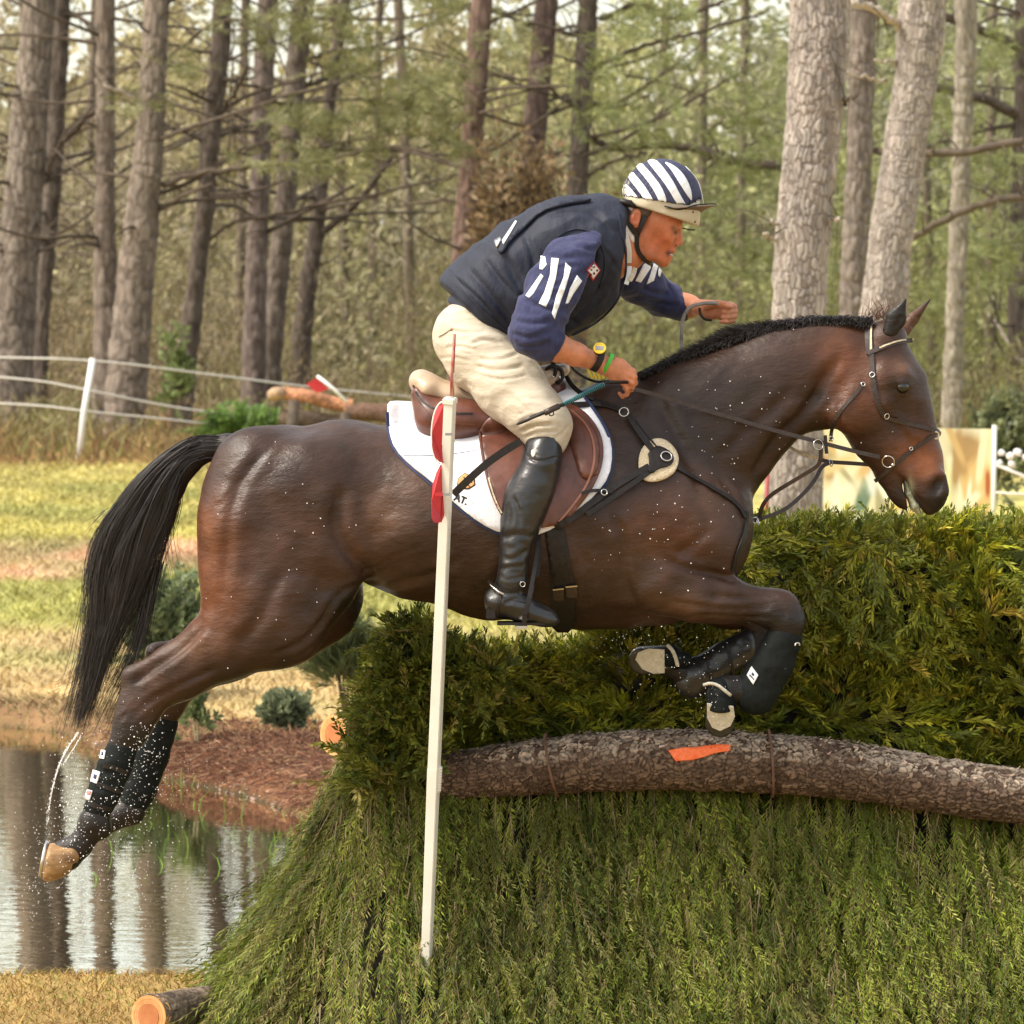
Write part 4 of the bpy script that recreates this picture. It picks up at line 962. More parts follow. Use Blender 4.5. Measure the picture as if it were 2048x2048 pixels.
# watch and wrist band
wc = W('L', 1000, 430, -.315); wn = Vector((-.05, -.86, .5)).normalized()
wt = thing('watch', 'yellow round wristwatch with black strap on the near wrist', 'watch', wc)
def disc(name, c_, n_, R, t, m, parent): return tube(name, [c_, c_+n_*t], R, m, parent, k=28, smooth=False)
disc('watch_case', wc, wn, .0195, .010, M['black'], wt)
ring('bezel', wc+wn*.011, .0165, .0032, wn, M['yellow'], wt)
disc('watch_face', wc+wn*.010, wn, .0145, .0015, M['yellow'], wt)
s_ = wn.cross(Vector((0, 0, 1))).normalized()*-1; s_ = (s_+Vector((0, 0, -.12))).normalized(); u_ = wn.cross(s_).normalized()
box('display', wc+wn*.0125, (.0115, .0065, .0008), M['lcd'], wt, ax=(s_, u_, wn), bev=.0)
def band(name, c_, pa, r, w, m, parent, flat=.7):
    """elliptical band round the wrist axis pa"""
    pa = Vector(pa).normalized(); e1 = pa.cross(Vector((0, 1, 0))).normalized(); e2 = pa.cross(e1); V, F = [], []; n = 28
    for i in range(n):
        a = 2*math.pi*i/n; d = e1*math.cos(a)*r+e2*math.sin(a)*r*flat
        for (dw, dr) in ((-w/2, 1), (w/2, 1), (w/2, 1.1), (-w/2, 1.1)): V.append(c_+d*dr+pa*dw)
    for i in range(n):
        j = (i+1) % n
        for k in range(4): F.append([i*4+k, i*4+(k+1) % 4, j*4+(k+1) % 4, j*4+k])
    return solid(name, V, F, m, parent)
pa = W('A', 1000, 1335)-W('A', 860, 1275); pa.y = .02
band('watch_strap', W('L', 955, 590, -.272), (pa+Vector((-.01, 0, 0))), .030, .020, M['black'], wt, .9)
wb = band('wristband', W('L', 1105, 625, -.252), Vector((.8, .1, -.42)), .031, .012, M['green'], None, .72); tag(wb, 'bright green paper wristband below the yellow watch', 'wristband')
# ================================================================ TACK
# saddle pad
pad = thing('saddle_pad', 'white quilted saddle pad with navy edging under the brown saddle', 'saddle pad', W('D', 600, 700))
padpoly = [(205,436),(270,430),(400,440),(600,420),(900,330),(1120,290),(1190,300),(1290,400),(1380,520),(1430,620),(1447,720),(1430,840),(1350,945),(1240,1050),(1130,1122),(1000,1170),(835,1150),(720,1095),(600,1005),(450,870),(330,780),(245,690),(215,600),(206,500)]
quilt = patch('quilt', 'D', padpoly, HT, .004, .012, M['pad'], pad, step=9, smooth=1, bulge=.004)
PT = tree_of(quilt, hbody)
strap('edging', 'D', [(205,480),(212,600),(240,690),(330,785),(450,878),(600,1012),(720,1102),(835,1157)], PT, 6.5, M['trim'], pad, off=-.001, th=.004)
strap('edging', 'D', [(1295,400),(1385,520),(1436,620),(1453,720),(1436,845),(1353,953),(1240,1058)], PT, 6, M['trim'], pad, off=-.001, th=.004)
for pts in ([(290,722),(450,722),(590,710),(715,688)], [(640,1010),(700,960),(745,905)], [(600,1000),(640,985)]):
    strap('seam', 'D', pts, PT, 1.6, M['trim'] if pts[0][0] == 290 else M['pad'], pad, off=-.0005, th=.0015)
shp = [(635,815),(690,850),(692,885),(655,908),(610,905),(590,880),(598,845)]
patch('crest', 'D', shp, PT, .0005, .0012, M['black'], pad, step=3, smooth=0)
patch('crest', 'D', [(636,820),(685,853),(687,883),(654,903),(613,900),(595,879),(602,848)], PT, .0018, .001, mat('tan_print', (.62,.30,.10), rough=.7), pad, step=3, smooth=0)
for pts in ([(612,880),(640,862),(676,872)], [(628,842),(642,866),(660,895)]): strap('crest_mark', 'D', pts, PT, 2.4, M['black'], pad, off=.003, th=.001)
# lettering
tcu = bpy.data.curves.new('lettering', 'FONT'); tcu.body = 'AT.'; tcu.size = 54; tcu.extrude = 0; tcu.offset = 2.2; tcu.resolution_u = 4
to = bpy.data.objects.new('lettering', tcu); COL.objects.link(to); dg = bpy.context.evaluated_depsgraph_get(); tme = bpy.data.meshes.new_from_object(to.evaluated_get(dg)); bpy.data.objects.remove(to)
bm = bmesh.new(); bm.from_mesh(tme); bmesh.ops.subdivide_edges(bm, edges=[e for e in bm.edges if e.calc_length() > 8], cuts=3); bmesh.ops.triangulate(bm, faces=bm.faces)
a_ = math.radians(22)
for v in bm.verts:
    x, y = v.co.x*.95, v.co.y*1.0; X = 572+x*math.cos(a_)+y*math.sin(a_); Y = 965+x*math.sin(a_)-y*math.cos(a_)
    l, n_ = hit(PT, *nat('D', X, Y))
    if l: v.co = l+n_*.0012
bm.to_mesh(tme); bm.free(); link('lettering', tme, M['black'], pad, False)
# saddle
sd = thing('saddle', 'brown leather jumping saddle with pale worn seat under the rider', 'saddle', W('D', 600, 400))
seat = cloth('seat', [('D', [(385,305,0,58,.13),(430,345,0,64,.15),(560,395,0,62,.135),(720,415,0,55,.10),(900,380,0,60,.085),(1080,300,0,62,.075),(1180,245,0,34,.05)])], M['seat'], k=.04, parent=sd)
twist = cloth('panel', [('D', [(395,400,-.09,52,.06),(470,520,-.13,95,.055),(600,520,-.15,100,.05),(800,520,-.15,95,.05)]), ('D', [(395,400,.09,52,.06),(470,520,.13,95,.055),(600,520,.15,100,.05),(800,520,.15,95,.05)]),
                        ('D', [(420,420,0,60,.13),(600,470,0,90,.12),(900,440,0,100,.10),(1120,360,0,80,.08)])], M['saddle'], k=.04, parent=sd, pad=.07)
SDT = tree_of(seat, twist, quilt, hbody)
strap('welt', 'D', [(350,330),(375,400),(440,455),(540,490),(680,490)], SDT, 4, M['black'], sd, off=-.001, th=.004)
strap('welt', 'D', [(345,380),(420,470),(470,520),(560,545),(700,550)], SDT, 2, M['saddle'], sd, off=0, th=.005)
flap = patch('flap', 'D', [(710,565),(800,480),(980,420),(1150,430),(1250,455),(1330,520),(1385,610),(1400,700),(1385,800),(1340,900),(1270,1000),(1190,1085),(1080,1120),(960,1118),(850,1070),(800,990),(760,880),(735,780),(722,680)], SDT, .003, .010, M['saddle'], sd, step=9, smooth=2)
FT = tree_of(flap, quilt, hbody, seat, twist)
roll = patch('knee_roll', 'D', [(1170,455),(1260,480),(1340,560),(1380,660),(1375,780),(1330,860),(1270,840),(1240,740),(1210,620),(1170,530)], FT, .001, .006, M['saddle'], sd, step=7, smooth=2, bulge=.016)
strap('flap_edge', 'D', [(1215,470),(1300,540),(1345,640),(1350,760),(1310,880),(1230,1000),(1150,1090)], tree_of(roll, flap, hbody), 4, mat('worn_leather_edge', (.24,.09,.05), (.32,.14,.08), rough=.45), sd, off=-.001, th=.005)
strap('flap_edge', 'D', [(712,570),(724,690),(745,800),(770,900),(805,990),(850,1065)], FT, 4, M['saddle'], sd, off=0, th=.005)
strap('piping', 'D', [(765,845),(785,920),(815,1000),(838,1040)], FT, 3, M['fleece'], sd, off=.001, th=.004)
patch('keeper', 'D', [(1335,795),(1375,800),(1372,825),(1335,832)], FT, .001, .006, M['saddle'], sd, step=4)
# stirrup
st = thing('stirrup', 'steel stirrup iron and black leather under the rider\'s near boot', 'stirrup', W('D', 960, 1640, -.38))
freestrap('stirrup_leather', 'D', [(1050,1110,-.31),(1035,1250,-.36),(1010,1400,-.415),(985,1520,-.44),(966,1600,-.44)], 8, M['black'], st)
freestrap('stirrup_leather', 'D', [(1058,1120,-.30),(1048,1250,-.33),(1035,1390,-.36)], 6, M['black'], st)
freestrap('stirrup_iron', 'D', [(1005,1440,-.42),(985,1530,-.437),(965,1600,-.435),(960,1660,-.43)], 9, M['black'], st, th=.010)
box('tread', W('D', 945, 1662, -.385), (.018, .055, .004), M['metal'], st, bev=.002)
# girth and billet buckles
gr = thing('girth', 'dark leather girth buckled round the horse behind its elbow', 'girth', W('D', 1150, 1500))
patch('girth_band', 'D', [(1070,1110),(1180,1100),(1205,1250),(1240,1420),(1250,1560),(1235,1690),(1115,1690),(1110,1560),(1115,1420),(1090,1250)], HT, .001, .005, M['black'], gr, step=8)
GT = tree_of(hbody)
for x0, x1, y in ((1120,1182,1446), (1190,1255,1432)):
    patch('buckle_guard', 'D', [(x0,y),(x1,y-6),(x1,y+68),(x0+8,y+70)], GT, .010, .003, M['brownstrap'], gr, step=5, smooth=0)
    strap('buckle', 'D', [(x0,y),(x1,y-6)], GT, 3, M['metal'], gr, off=.013, th=.003)
# breastplate
BPT = tree_of(hbody, quilt)
bp = thing('breastplate', 'black leather breastplate with cream sheepskin shoulder patch', 'breastplate', W('D', 1730, 750))
patch('sheepskin', 'D', [(1690,632),(1740,640),(1790,690),(1812,750),(1800,810),(1750,850),(1680,872),(1625,865),(1600,835),(1588,770),(1600,700),(1640,650)], HT, .002, .010, M['fleece'], bp, step=6, smooth=2, bulge=.006)
strap('strap', 'D', [(1150,455),(1280,445),(1400,440),(1500,475)], BPT, 15, M['black'], bp, off=.003)
strap('strap', 'D', [(1200,280),(1240,360),(1330,420),(1420,440),(1490,470)], BPT, 9, M['black'], bp, off=.004)
ring('ring', W('D', 1512, 480, -.165), .014, .0022, (-.1, -1, .4), M['metal'], bp)
B2 = tree_of(hbody)
strap('strap', 'D', [(1530,510),(1600,620),(1675,715)], HT, 13, M['black'], bp, off=.012)
strap('strap', 'D', [(1570,540),(1630,620),(1700,705)], HT, 3, M['metal'] if 0 else M['black'], bp, off=.014)
patch('shoulder_piece', 'D', [(1640,712),(1690,680),(1720,690),(1770,720),(1785,760),(1760,790),(1700,800),(1665,830),(1640,820),(1650,770)], HT, .016, .004, M['black'], bp, step=5, smooth=1)
l, n_ = hit(HT, *nat('D', 1738, 748)); ring('ring', l+n_*.024, .0165, .0024, n_, M['metal'], bp)
strap('strap', 'D', [(1650,790),(1540,850),(1420,920),(1300,1010),(1130,1118)], BPT, 13, M['black'], bp, off=.014)
strap('strap', 'D', [(1660,810),(1560,880),(1440,960),(1300,1050)], HT, 10, M['black'], bp, off=.014)
strap('strap', 'D', [(1270,935),(1340,918),(1400,925),(1440,930)], BPT, 6, M['black'], bp, off=.018)
l, n_ = hit(HT, *nat('D', 1392, 938)); ring('ring', l+n_*.03, .009, .0018, n_, M['metal'], bp)
strap('strap', 'B', [(370,955),(450,1005),(560,1065),(660,1125),(720,1175),(745,1225)], HT, 9, M['black'], bp, off=.004)
strap('strap', 'B', [(748,1190),(752,1240),(738,1310),(710,1380),(688,1450),(680,1500)], HT, 9, M['black'], bp, off=.004)
# running martingale
l0 = W('B', 790, 1245, -.03)
ma = thing('martingale', 'brown running martingale forks with rings in front of the chest', 'martingale', l0)
tube('chest_knot', [W('B', 755,1240,-.04), W('B', 790,1238,-.03), W('B', 830,1225,-.02)], .010, M['brownstrap'], ma)
for dx, dy in ((0,0),(12,10),(-14,14)): ring('ring', W('B', 800+dx, 1238+dy, -.045), .009, .002, (.2*dx, -1, .3), M['metal'], ma)
freestrap('fork', 'B', [(820,1225,-.03),(835,1160,-.05),(880,1105,-.06),(980,1045,-.09),(1080,985,-.11),(1135,950,-.12),(1138,868,-.13)], 8, M['brownstrap'], ma)
freestrap('fork', 'B', [(830,1228,0),(915,1203,.01),(985,1160,.02),(1060,1090,.04),(1115,1020,.05),(1140,960,.06),(1190,938,.07)], 8, M['brownstrap'], ma)
ring('ring', W('B', 1125, 848, -.13), .0155, .0016, (.3, -1, .2), M['metal'], ma)
ring('ring', W('B', 1190, 942, .07), .0105, .0018, (.9, -.5, .2), M['metal'], ma)
# bridle
bd_ = thing('bridle', 'brown leather bridle with crossed noseband and steel ring bit', 'bridle', W('B', 1400, 480))
strap('headpiece', 'B', [(1385,212),(1384,300),(1392,385)], HT, 15, M['brownstrap'], bd_, off=.003)
strap('cheekpiece', 'B', [(1400,380),(1405,480),(1412,560),(1432,640),(1462,705)], HT, 9.5, M['brownstrap'], bd_, off=.003)
strap('headpiece', 'B', [(1405,225),(1400,300),(1398,370)], HT, 4, M['metal'] if 0 else M['fleece'], bd_, off=.006, th=.002)
strap('browband', 'B', [(1378,382),(1430,360),(1480,335),(1540,315),(1600,312)], HT, 9, M['brownstrap'], bd_, off=.005)
strap('browband_trim', 'B', [(1440,352),(1490,328),(1545,309),(1602,306)], HT, 3, M['fleece'], bd_, off=.008, th=.002)
strap('throatlatch', 'B', [(1350,530),(1335,570),(1270,640),(1215,710),(1193,770),(1190,825)], HT, 7, M['brownstrap'], bd_, off=.003)
strap('noseband', 'B', [(1462,705),(1550,730),(1630,750),(1712,772)], HT, 8, M['brownstrap'], bd_, off=.003)
strap('noseband', 'B', [(1715,800),(1650,845),(1590,890),(1530,940),(1480,985),(1420,1035)], HT, 8, M['brownstrap'], bd_, off=.003)
for (x, y, R) in ((1405,492,.008),(1352,540,.006),(1470,700,.0085),(1600,868,.005),(1190,815,.006)):
    l, n_ = hit(HT, *nat('B', x, y))
    if l is None: l, n_ = W('B', x, y, -.04), Vector((0, -1, 0))
    ring('buckle', l+n_*.008, R, .0018, n_, M['metal'], bd_)
tube('nose_pad', [W('B', 1700,770,-.03), W('B', 1728,782,-.01), W('B', 1738,790,.02)], .013, M['brownstrap'], bd_)
ring('buckle', W('B', 1728, 800, -.03), .011, .003, (.3, -1, .2), M['fleece'], bd_)
l, n_ = hit(HT, *nat('B', 1487, 930)); rc = l+n_*.012 if l else W('B', 1487, 930, -.07)
rg = ring('bit_ring', rc, .0185, .0022, n_ or (0, -1, 0), M['metal'], bd_)
tube('bit', [rc+Vector((.012,-.002,-.012)), rc+Vector((.02,.01,-.006)), rc+Vector((.03,.05,0))], .005, M['metal'], bd_)
# reins
rn = thing('reins', 'brown rubber grip reins running from the bit to the rider\'s hands', 'reins', W('A', 1120, 1430, -.22))
rp0 = smooth_line([W('B', *p) for p in ((150,555,-.228),(180,562,-.225),(350,610,-.19),(520,665,-.17),(680,710,-.155),(860,765,-.14),(1110,830,-.12),(1300,880,-.10),(1440,912,-.085))], 3)
ph_ = []
for p in rp0:
    d_ = p.y+CD; l, n_ = hit(HT, 1024+p.x*FP/d_, HY+(CH-p.z)*FP/d_)
    ph_.append(min(p.y, l.y-.010) if l else p.y)
ph_ = np.minimum(np.convolve(np.pad(ph_, 4, mode='edge'), np.ones(9)/9, 'valid'), ph_)
rp1 = [P(1024+p.x*FP/(p.y+CD), HY+(CH-p.z)*FP/(p.y+CD), float(y)) for p, y in zip(rp0, ph_)]
V, F = ribbon_pts(rp1, [Vector((0, -1, .1))]*len(rp1), 8*pxm(), .005); solid('near_rein', V, F, M['brownstrap'], rn)
freestrap('far_rein', 'B', [(880,800,.14),(960,850,.12),(1020,885,.10),(1060,905,.09),(1125,918,.09)], 6, M['fleece'], rn)
freestrap('far_rein', 'B', [(1125,922,.09),(1180,938,.09),(1300,944,.08),(1430,955,.07)], 8, M['brownstrap'], rn)
freestrap('rein_stop', 'B', [(1160,800,-.128),(1163,850,-.128),(1168,895,-.128)], 7, M['black'], rn, th=.008)
tube('far_rein', [W('A', *p) for p in ((1415,1262,.05),(1414,1180,.055),(1418,1100,.055),(1432,1040,.06),(1470,1000,.06),(1530,985,.07),(1590,982,.085),(1630,990,.10),(1650,1010,.11))], .0058, mat('worn_grey_rein', (.10,.08,.07), (.30,.27,.24), rough=.5, scale=30), rn, sm=2)
tube('far_rein', [W('A', *p) for p in ((1515,1010,.11),(1520,1050,.10),(1545,1075,.10),(1580,1078,.11))], .004, M['black'], rn, sm=2)
# loops of rein end at the withers
lp = [W('L', *p) for p in ((230,560,-.02),(330,600,-.06),(380,720,-.07),(330,840,-.07),(250,820,-.07),(220,720,-.06),(300,650,-.07),(430,680,-.06),(480,780,-.06),(440,880,-.07),(350,900,-.06))]
tube('rein_loop', lp, .006, M['black'], rn, sm=3)
tube('rein_loop', [W('L', *p) for p in ((360,590,-.05),(480,600,-.06),(580,620,-.06),(610,700,-.05),(740,800,-.05),(860,860,-.06),(980,890,-.10),(1130,870,-.15))], .004, M['black'], rn, sm=2)
for (x, y) in ((190,760),(320,790),(410,790)): tube('rein_stop', [W('L', x, y, -.085), W('L', x+25, y+50, -.085)], .0035, M['metal'], rn)
for i in range(4):
    freestrap('grip', 'L', [(820+i*70,660+i*10,-.02),(850+i*65,760+i*8,-.03),(900+i*50,840,-.03)], 5, M['yellow'], rn)
# whip
wh = thing('whip', 'black riding whip with turquoise wound grip in the near hand', 'whip', W('A', 800, 1520, -.36))
tube('shaft', [W('A', 1120,1420,-.25), W('A', 1000,1420,-.29), W('A', 900,1480,-.335), W('A', 740,1552,-.40), W('A', 515,1650,-.44)], [.005,.006,.006,.006,.0035], M['black'], wh)
pts = []; a, b = W('A', 985, 1432, -.30), W('A', 760, 1545, -.395); nT = 24
for i in range(nT*10+1):
    t = i/(nT*10); q_ = a.lerp(b, t); an = t*nT*2*math.pi; dx = (b-a).normalized(); e1 = dx.cross(Vector((0, 1, 0))).normalized(); e2 = dx.cross(e1)
    pts.append(q_+e1*.006*math.cos(an)+e2*.006*math.sin(an))
tube('grip', pts, .0016, M['teal'], wh, k=5)
tube('keeper', [W('A', 740,1552,-.405), W('A', 690,1575,-.415), W('A', 660,1590,-.42)], .009, M['brownstrap'], wh)
ring('loop', W('A', 697, 1592, -.43), .007, .0018, (0, -1, 0), M['black'], wh)
patch('tongue', 'A', [(515,1645),(560,1615),(640,1580),(660,1590),(600,1630),(530,1655)], BT, .02, .003, M['brownstrap'], wh, step=4)
# flapping strap across the flap and pad
fs_ = freestrap('strap', 'D', [(945,640,-.36),(860,690,-.365),(760,760,-.37),(680,830,-.375),(570,935,-.37)], 15, M['black'], None, th=.005)
tag(fs_, 'black strap trailing from the rider\'s knee across the white pad', 'strap')
# leg boots
def legboot(lbl, pts, w, badges=(), m=M['neoprene'], c_='N', cut=None):
    b = cloth('leg_boot', [(c_, pts)], m, k=.01, h=.005, fold=.003, fs=(20, 20, 20), parent=None, pad=.03, cuts=cut or ())
    tag(b, lbl, 'leg boot', 'protective boots on the horse\'s legs')
    tr = tree_of(b)
    for pl in badges: patch('badge', 'E' if c_ == 'N' else c_, pl, tr, .001, .003, M['white'], b, step=3, smooth=0)
    return b, tr
b1, t1 = legboot('black boot with pale badges on the near hind cannon', [(246,1490,-.155,29,.034),(231,1530,-.155,33,.037),(211,1580,-.155,32,.036),(196,1616,-.155,28,.034)], 0,
     [[(492,604),(514,608),(506,650),(484,646)], [(452,700),(488,712),(470,770),(440,756)], [(424,796),(450,802),(436,850),(410,842)]], cut=[(P(250, 1478), Vector((.25, 0, 1))), (P(196, 1632), Vector((-.3, 0, -1)))])
for pl in ([(428,800),(446,804),(440,824),(422,820)],): patch('badge_print', 'E', pl, t1, .0045, .001, mat('faded_red_print', (.6,.2,.2), rough=.7), b1, step=3, smooth=0)
for pl in ([(460,722),(474,727),(468,748),(455,742)], [(497,616),(506,618),(503,634),(494,631)]): patch('badge_print', 'E', pl, t1, .0045, .001, M['trim'], b1, step=3, smooth=0)
for i in range(3): strap('boot_strap', 'E', [((500,680),(560,690),(615,720)), ((470,770),(530,790),(590,810)), ((432,860),(480,885),(540,890))][i], t1, 9, M['black'], b1, off=.001, th=.004)
b2, t2 = legboot('black boot on the far hind cannon, dripping water', [(325,1448,.155,30,.038),(303,1510,.155,34,.040),(280,1575,.155,33,.038),(269,1602,.155,28,.034)], 0, cut=[(P(330, 1425), Vector((.25, 0, 1)))])
b3, t3 = legboot('black boot with white diamond badge on the near fore cannon', [(1568,1275,-.18,36,.042),(1545,1330,-.18,40,.042),(1512,1385,-.18,44,.042)], 0)
patch('badge', 'H', [(1174,705),(1225,775),(1185,848),(1136,775)], t3, .001, .003, M['white'], b3, step=3, smooth=0)
patch('badge_print', 'H', [(1180,752),(1196,768),(1188,785),(1174,768)], t3, .0045, .001, M['trim'], b3, step=2.5, smooth=0)
patch('badge_print', 'H', [(1155,775),(1162,768),(1195,805),(1189,812)], t3, .0045, .001, M['trim'], b3, step=2.5, smooth=0)
l = W('H', 1525, 545, -.22); ring('buckle', l, .008, .003, (.6, -1, 0), M['metal'], b3, arc=.5)
b4, t4 = legboot('black glossy boot on the far fore cannon', [(1500,1290,.155,31,.036),(1450,1318,.15,33,.038),(1395,1350,.145,34,.038),(1382,1362,.145,34,.036)], 0, m=M['boot'])
for i, pts in enumerate((((1455,1290),(1462,1330),(1470,1355)), ((1412,1305),(1420,1350),(1428,1375)))): strap('boot_strap', 'N', pts, t4, 7, M['black'], b4, off=.001)
# bell boots
b5 = cloth('bell_boot', [('H', [(930,870,-.18,85,.045),(935,960,-.18,108,.060),(932,1030,-.18,112,.062)])], M['neoprene'], k=.01, h=.004, parent=None, cuts=[(W('H', 930, 1030, -.18), Vector((0, .2, -1)))])
tag(b5, 'black bell boot above the near fore hoof', 'bell boot')
tube('tuft', [W('H', *p) for p in ((800,850,-.24),(850,835,-.25),(910,850,-.25),(960,890,-.25),(1010,930,-.24))], .005, M['sole'], b5, sm=1)
b6 = cloth('bell_boot', [('H', [(640,660,.13,70,.040),(560,640,.125,88,.054),(520,620,.12,95,.058)])], M['neoprene'], k=.01, h=.004, parent=None, cuts=[(W('H', 515, 615, .12), Vector((-1, .1, .25)))])
tag(b6, 'black bell boot with pale frayed edge above the far fore hoof', 'bell boot')
tube('tuft', [W('H', *p) for p in ((520,540,.06),(560,580,.05),(585,640,.05),(600,700,.06))], .006, M['sole'], b6, sm=1)
# ================================================================ GROUND AND POND
def gz0(Y): return np.where(Y < 12, 0, np.where(Y < 41, .48*(Y-12)/29, .48+(Y-41)*.004))
def row_to_Y(py):
    lo, hi = -3., 400.
    for _ in range(50):
        m = (lo+hi)/2
        r = HY+(CH-float(gz0(np.array(m))))*FP/(m+CD)
        if r > py: lo = m
        else: hi = m
    return (lo+hi)/2
def G(px, py):
    Y = row_to_Y(py); return ((px-1024)*(Y+CD)/FP, Y)
def GW(px, py):
    d_ = FP*(CH+.10)/(py-HY); return ((px-1024)*d_/FP, d_-CD)
pond = [GW(-900,1440), GW(-300,1446), GW(0,1452), GW(120,1464), GW(220,1492), GW(300,1550), GW(413,1572), GW(516,1596), GW(640,1642), GW(700,1690), GW(780,1740), G(800,1800), G(700,1890), G(560,1925), G(430,1938), G(0,1938), G(-600,1935), G(-1200,1900)]
PX = np.array([p[0] for p in pond]); PY = np.array([p[1] for p in pond])
def sdist(x, y):
    """signed distance to the pond outline, negative inside"""
    d = np.full(x.shape, 1e9); ins = np.zeros(x.shape, bool); n = len(PX)
    for i in range(n):
        j = (i+1) % n; ax, ay, bx, by = PX[i], PY[i], PX[j], PY[j]
        t = np.clip(((x-ax)*(bx-ax)+(y-ay)*(by-ay))/((bx-ax)**2+(by-ay)**2), 0, 1)
        d = np.minimum(d, np.hypot(x-ax-t*(bx-ax), y-ay-t*(by-ay)))
        c = ((ay > y) != (by > y)) & (x < (bx-ax)*(y-ay)/(by-ay+1e-12)+ax); ins ^= c
    return np.where(ins, -d, d)
def mound(x, y):
    cx, cy = G(520, 1560); r = np.hypot((x-cx)/1.05, (y-cy-1.0)/1.6); return .07*np.exp(-r**2*1.6)
def ground_z(x, y):
    x = np.asarray(x, float); y = np.asarray(y, float)
    d = sdist(x, y); p = np.stack([x, y, 0*x], -1).reshape(-1, 3)
    n1 = (fbm(p*1.3, 4, 2)-.5).reshape(x.shape); n2 = (fbm(p*.12, 3, 5)-.5).reshape(x.shape)
    z = gz0(y)+.05*n1+.25*n2*np.clip((y-30)/20, 0, 1)+mound(x, y)*(d > -1)
    w = np.clip((d+.32)/.50, 0, 1); w = w*w*(3-2*w)
    return -.30*(1-w)+z*w+.0
xs = np.unique(np.concatenate([np.linspace(-150, -12, 24), np.linspace(-12, -7, 40), np.linspace(-7, 3, 400), np.linspace(3, 12, 60), np.linspace(12, 150, 24)]))
ys = np.unique(np.concatenate([np.linspace(-13, -2, 14), np.linspace(-2, 1, 60), np.linspace(1, 14.5, 430), np.linspace(14.5, 16, 20), np.linspace(16, 60, 150), np.linspace(60, 420, 30)]))
X, Yg = np.meshgrid(xs, ys, indexing='ij'); Z = ground_z(X, Yg)
V = np.stack([X, Yg, Z], -1).reshape(-1, 3); ni, nj = X.shape
idx = np.arange(ni*nj).reshape(ni, nj); Fg = np.stack([idx[:-1, :-1], idx[1:, :-1], idx[1:, 1:], idx[:-1, 1:]], -1).reshape(-1, 4)
ylb = [row_to_Y(r) for r in (2100, 1940, 1500, 1430, 1290, 1250, 1165, 1145, 1095, 1080, 950, 935, 900, 800)]
bandc = np.array([(.30,.20,.085), (.36,.25,.10), (.32,.20,.085), (.46,.34,.17), (.46,.35,.18), (.32,.30,.10), (.31,.30,.10), (.50,.33,.21), (.50,.33,.21), (.40,.36,.12), (.42,.37,.14), (.33,.20,.09), (.20,.13,.06), (.12,.09,.045)])
def gcol(x, y):
    p = np.stack([x, y, 0*x], -1); w = y+(fbm(p*.5, 3, 11)-.5)*np.clip(y*.16, .3, 3.2)
    C = np.stack([np.interp(w, ylb, bandc[:, k]) for k in range(3)], -1)
    n = fbm(p*np.array([2.2, 1.1, 1]), 4, 21)[:, None]; C = C*(.55+.9*n)
    g = np.clip((fbm(p*.7, 3, 31)-.52)*6, 0, 1)[:, None]*((y > 12) & (y < 40))[:, None]*.45; C = C*(1-g)+np.array([.22,.25,.09])*g
    d = sdist(x, y); m = np.exp(-(np.clip(d-.05, 0, 9)/.35)**2)[:, None]*((y > 4))[:, None]
    C = C*(1-.8*m)+np.array([.16,.085,.05])*.8*m
    cx, cy = G(500, 1545); mm = np.exp(-(((x-cx)/.85)**2+((y-cy-.4)/1.1)**2)**1.5)[:, None]; C = C*(1-mm)+np.array([.14,.06,.034])*mm
    return np.where((d < -.02)[:, None], np.array([.055,.042,.025]), C)
me = mesh_np('ground', V, Fg, gcol(V[:, 0], V[:, 1])); ground = link('ground', me, M['ground']); ground['kind'] = 'structure'
# water
mw = bpy.data.materials.new('pond_water'); mw.use_nodes = True; nn_ = mw.node_tree; bs = nn_.nodes['Principled BSDF']
bs.inputs['Base Color'].default_value = (.045, .036, .02, 1); bs.inputs['Roughness'].default_value = .03; bs.inputs['IOR'].default_value = 1.5
bs.inputs['Specular IOR Level'].default_value = 1.
gl = nn_.nodes.new('ShaderNodeBsdfGlossy'); gl.inputs['Roughness'].default_value = .012; gl.inputs['Color'].default_value = (.92, .88, .78, 1)
mxs = nn_.nodes.new('ShaderNodeMixShader'); mxs.inputs[0].default_value = .86
tc = nn_.nodes.new('ShaderNodeTexCoord'); mp = nn_.nodes.new('ShaderNodeMapping'); mp.inputs['Scale'].default_value = (1, 1.6, 1); nn_.links.new(tc.outputs['Object'], mp.inputs[0])
n1 = nn_.nodes.new('ShaderNodeTexNoise'); n1.inputs['Scale'].default_value = 7; n1.inputs['Detail'].default_value = 3; nn_.links.new(mp.outputs[0], n1.inputs['Vector'])
b1_ = nn_.nodes.new('ShaderNodeBump'); b1_.inputs['Strength'].default_value = .017; b1_.inputs['Distance'].default_value = .05; nn_.links.new(n1.outputs['Fac'], b1_.inputs['Height'])
for s_ in (bs, gl): nn_.links.new(b1_.outputs[0], s_.inputs['Normal'])
nn_.links.new(bs.outputs[0], mxs.inputs[1]); nn_.links.new(gl.outputs[0], mxs.inputs[2]); nn_.links.new(mxs.outputs[0], nn_.nodes['Material Output'].inputs[0])
WZ = -.10
wm = bpy.data.meshes.new('pond_water'); wm.from_pydata([(-30, 1.0, WZ), (2, 1.0, WZ), (2, 15, WZ), (-30, 15, WZ)], [], [(0, 1, 2, 3)]); wo = link('pond_water', wm, mw, None, False); wo['kind'] = 'structure'

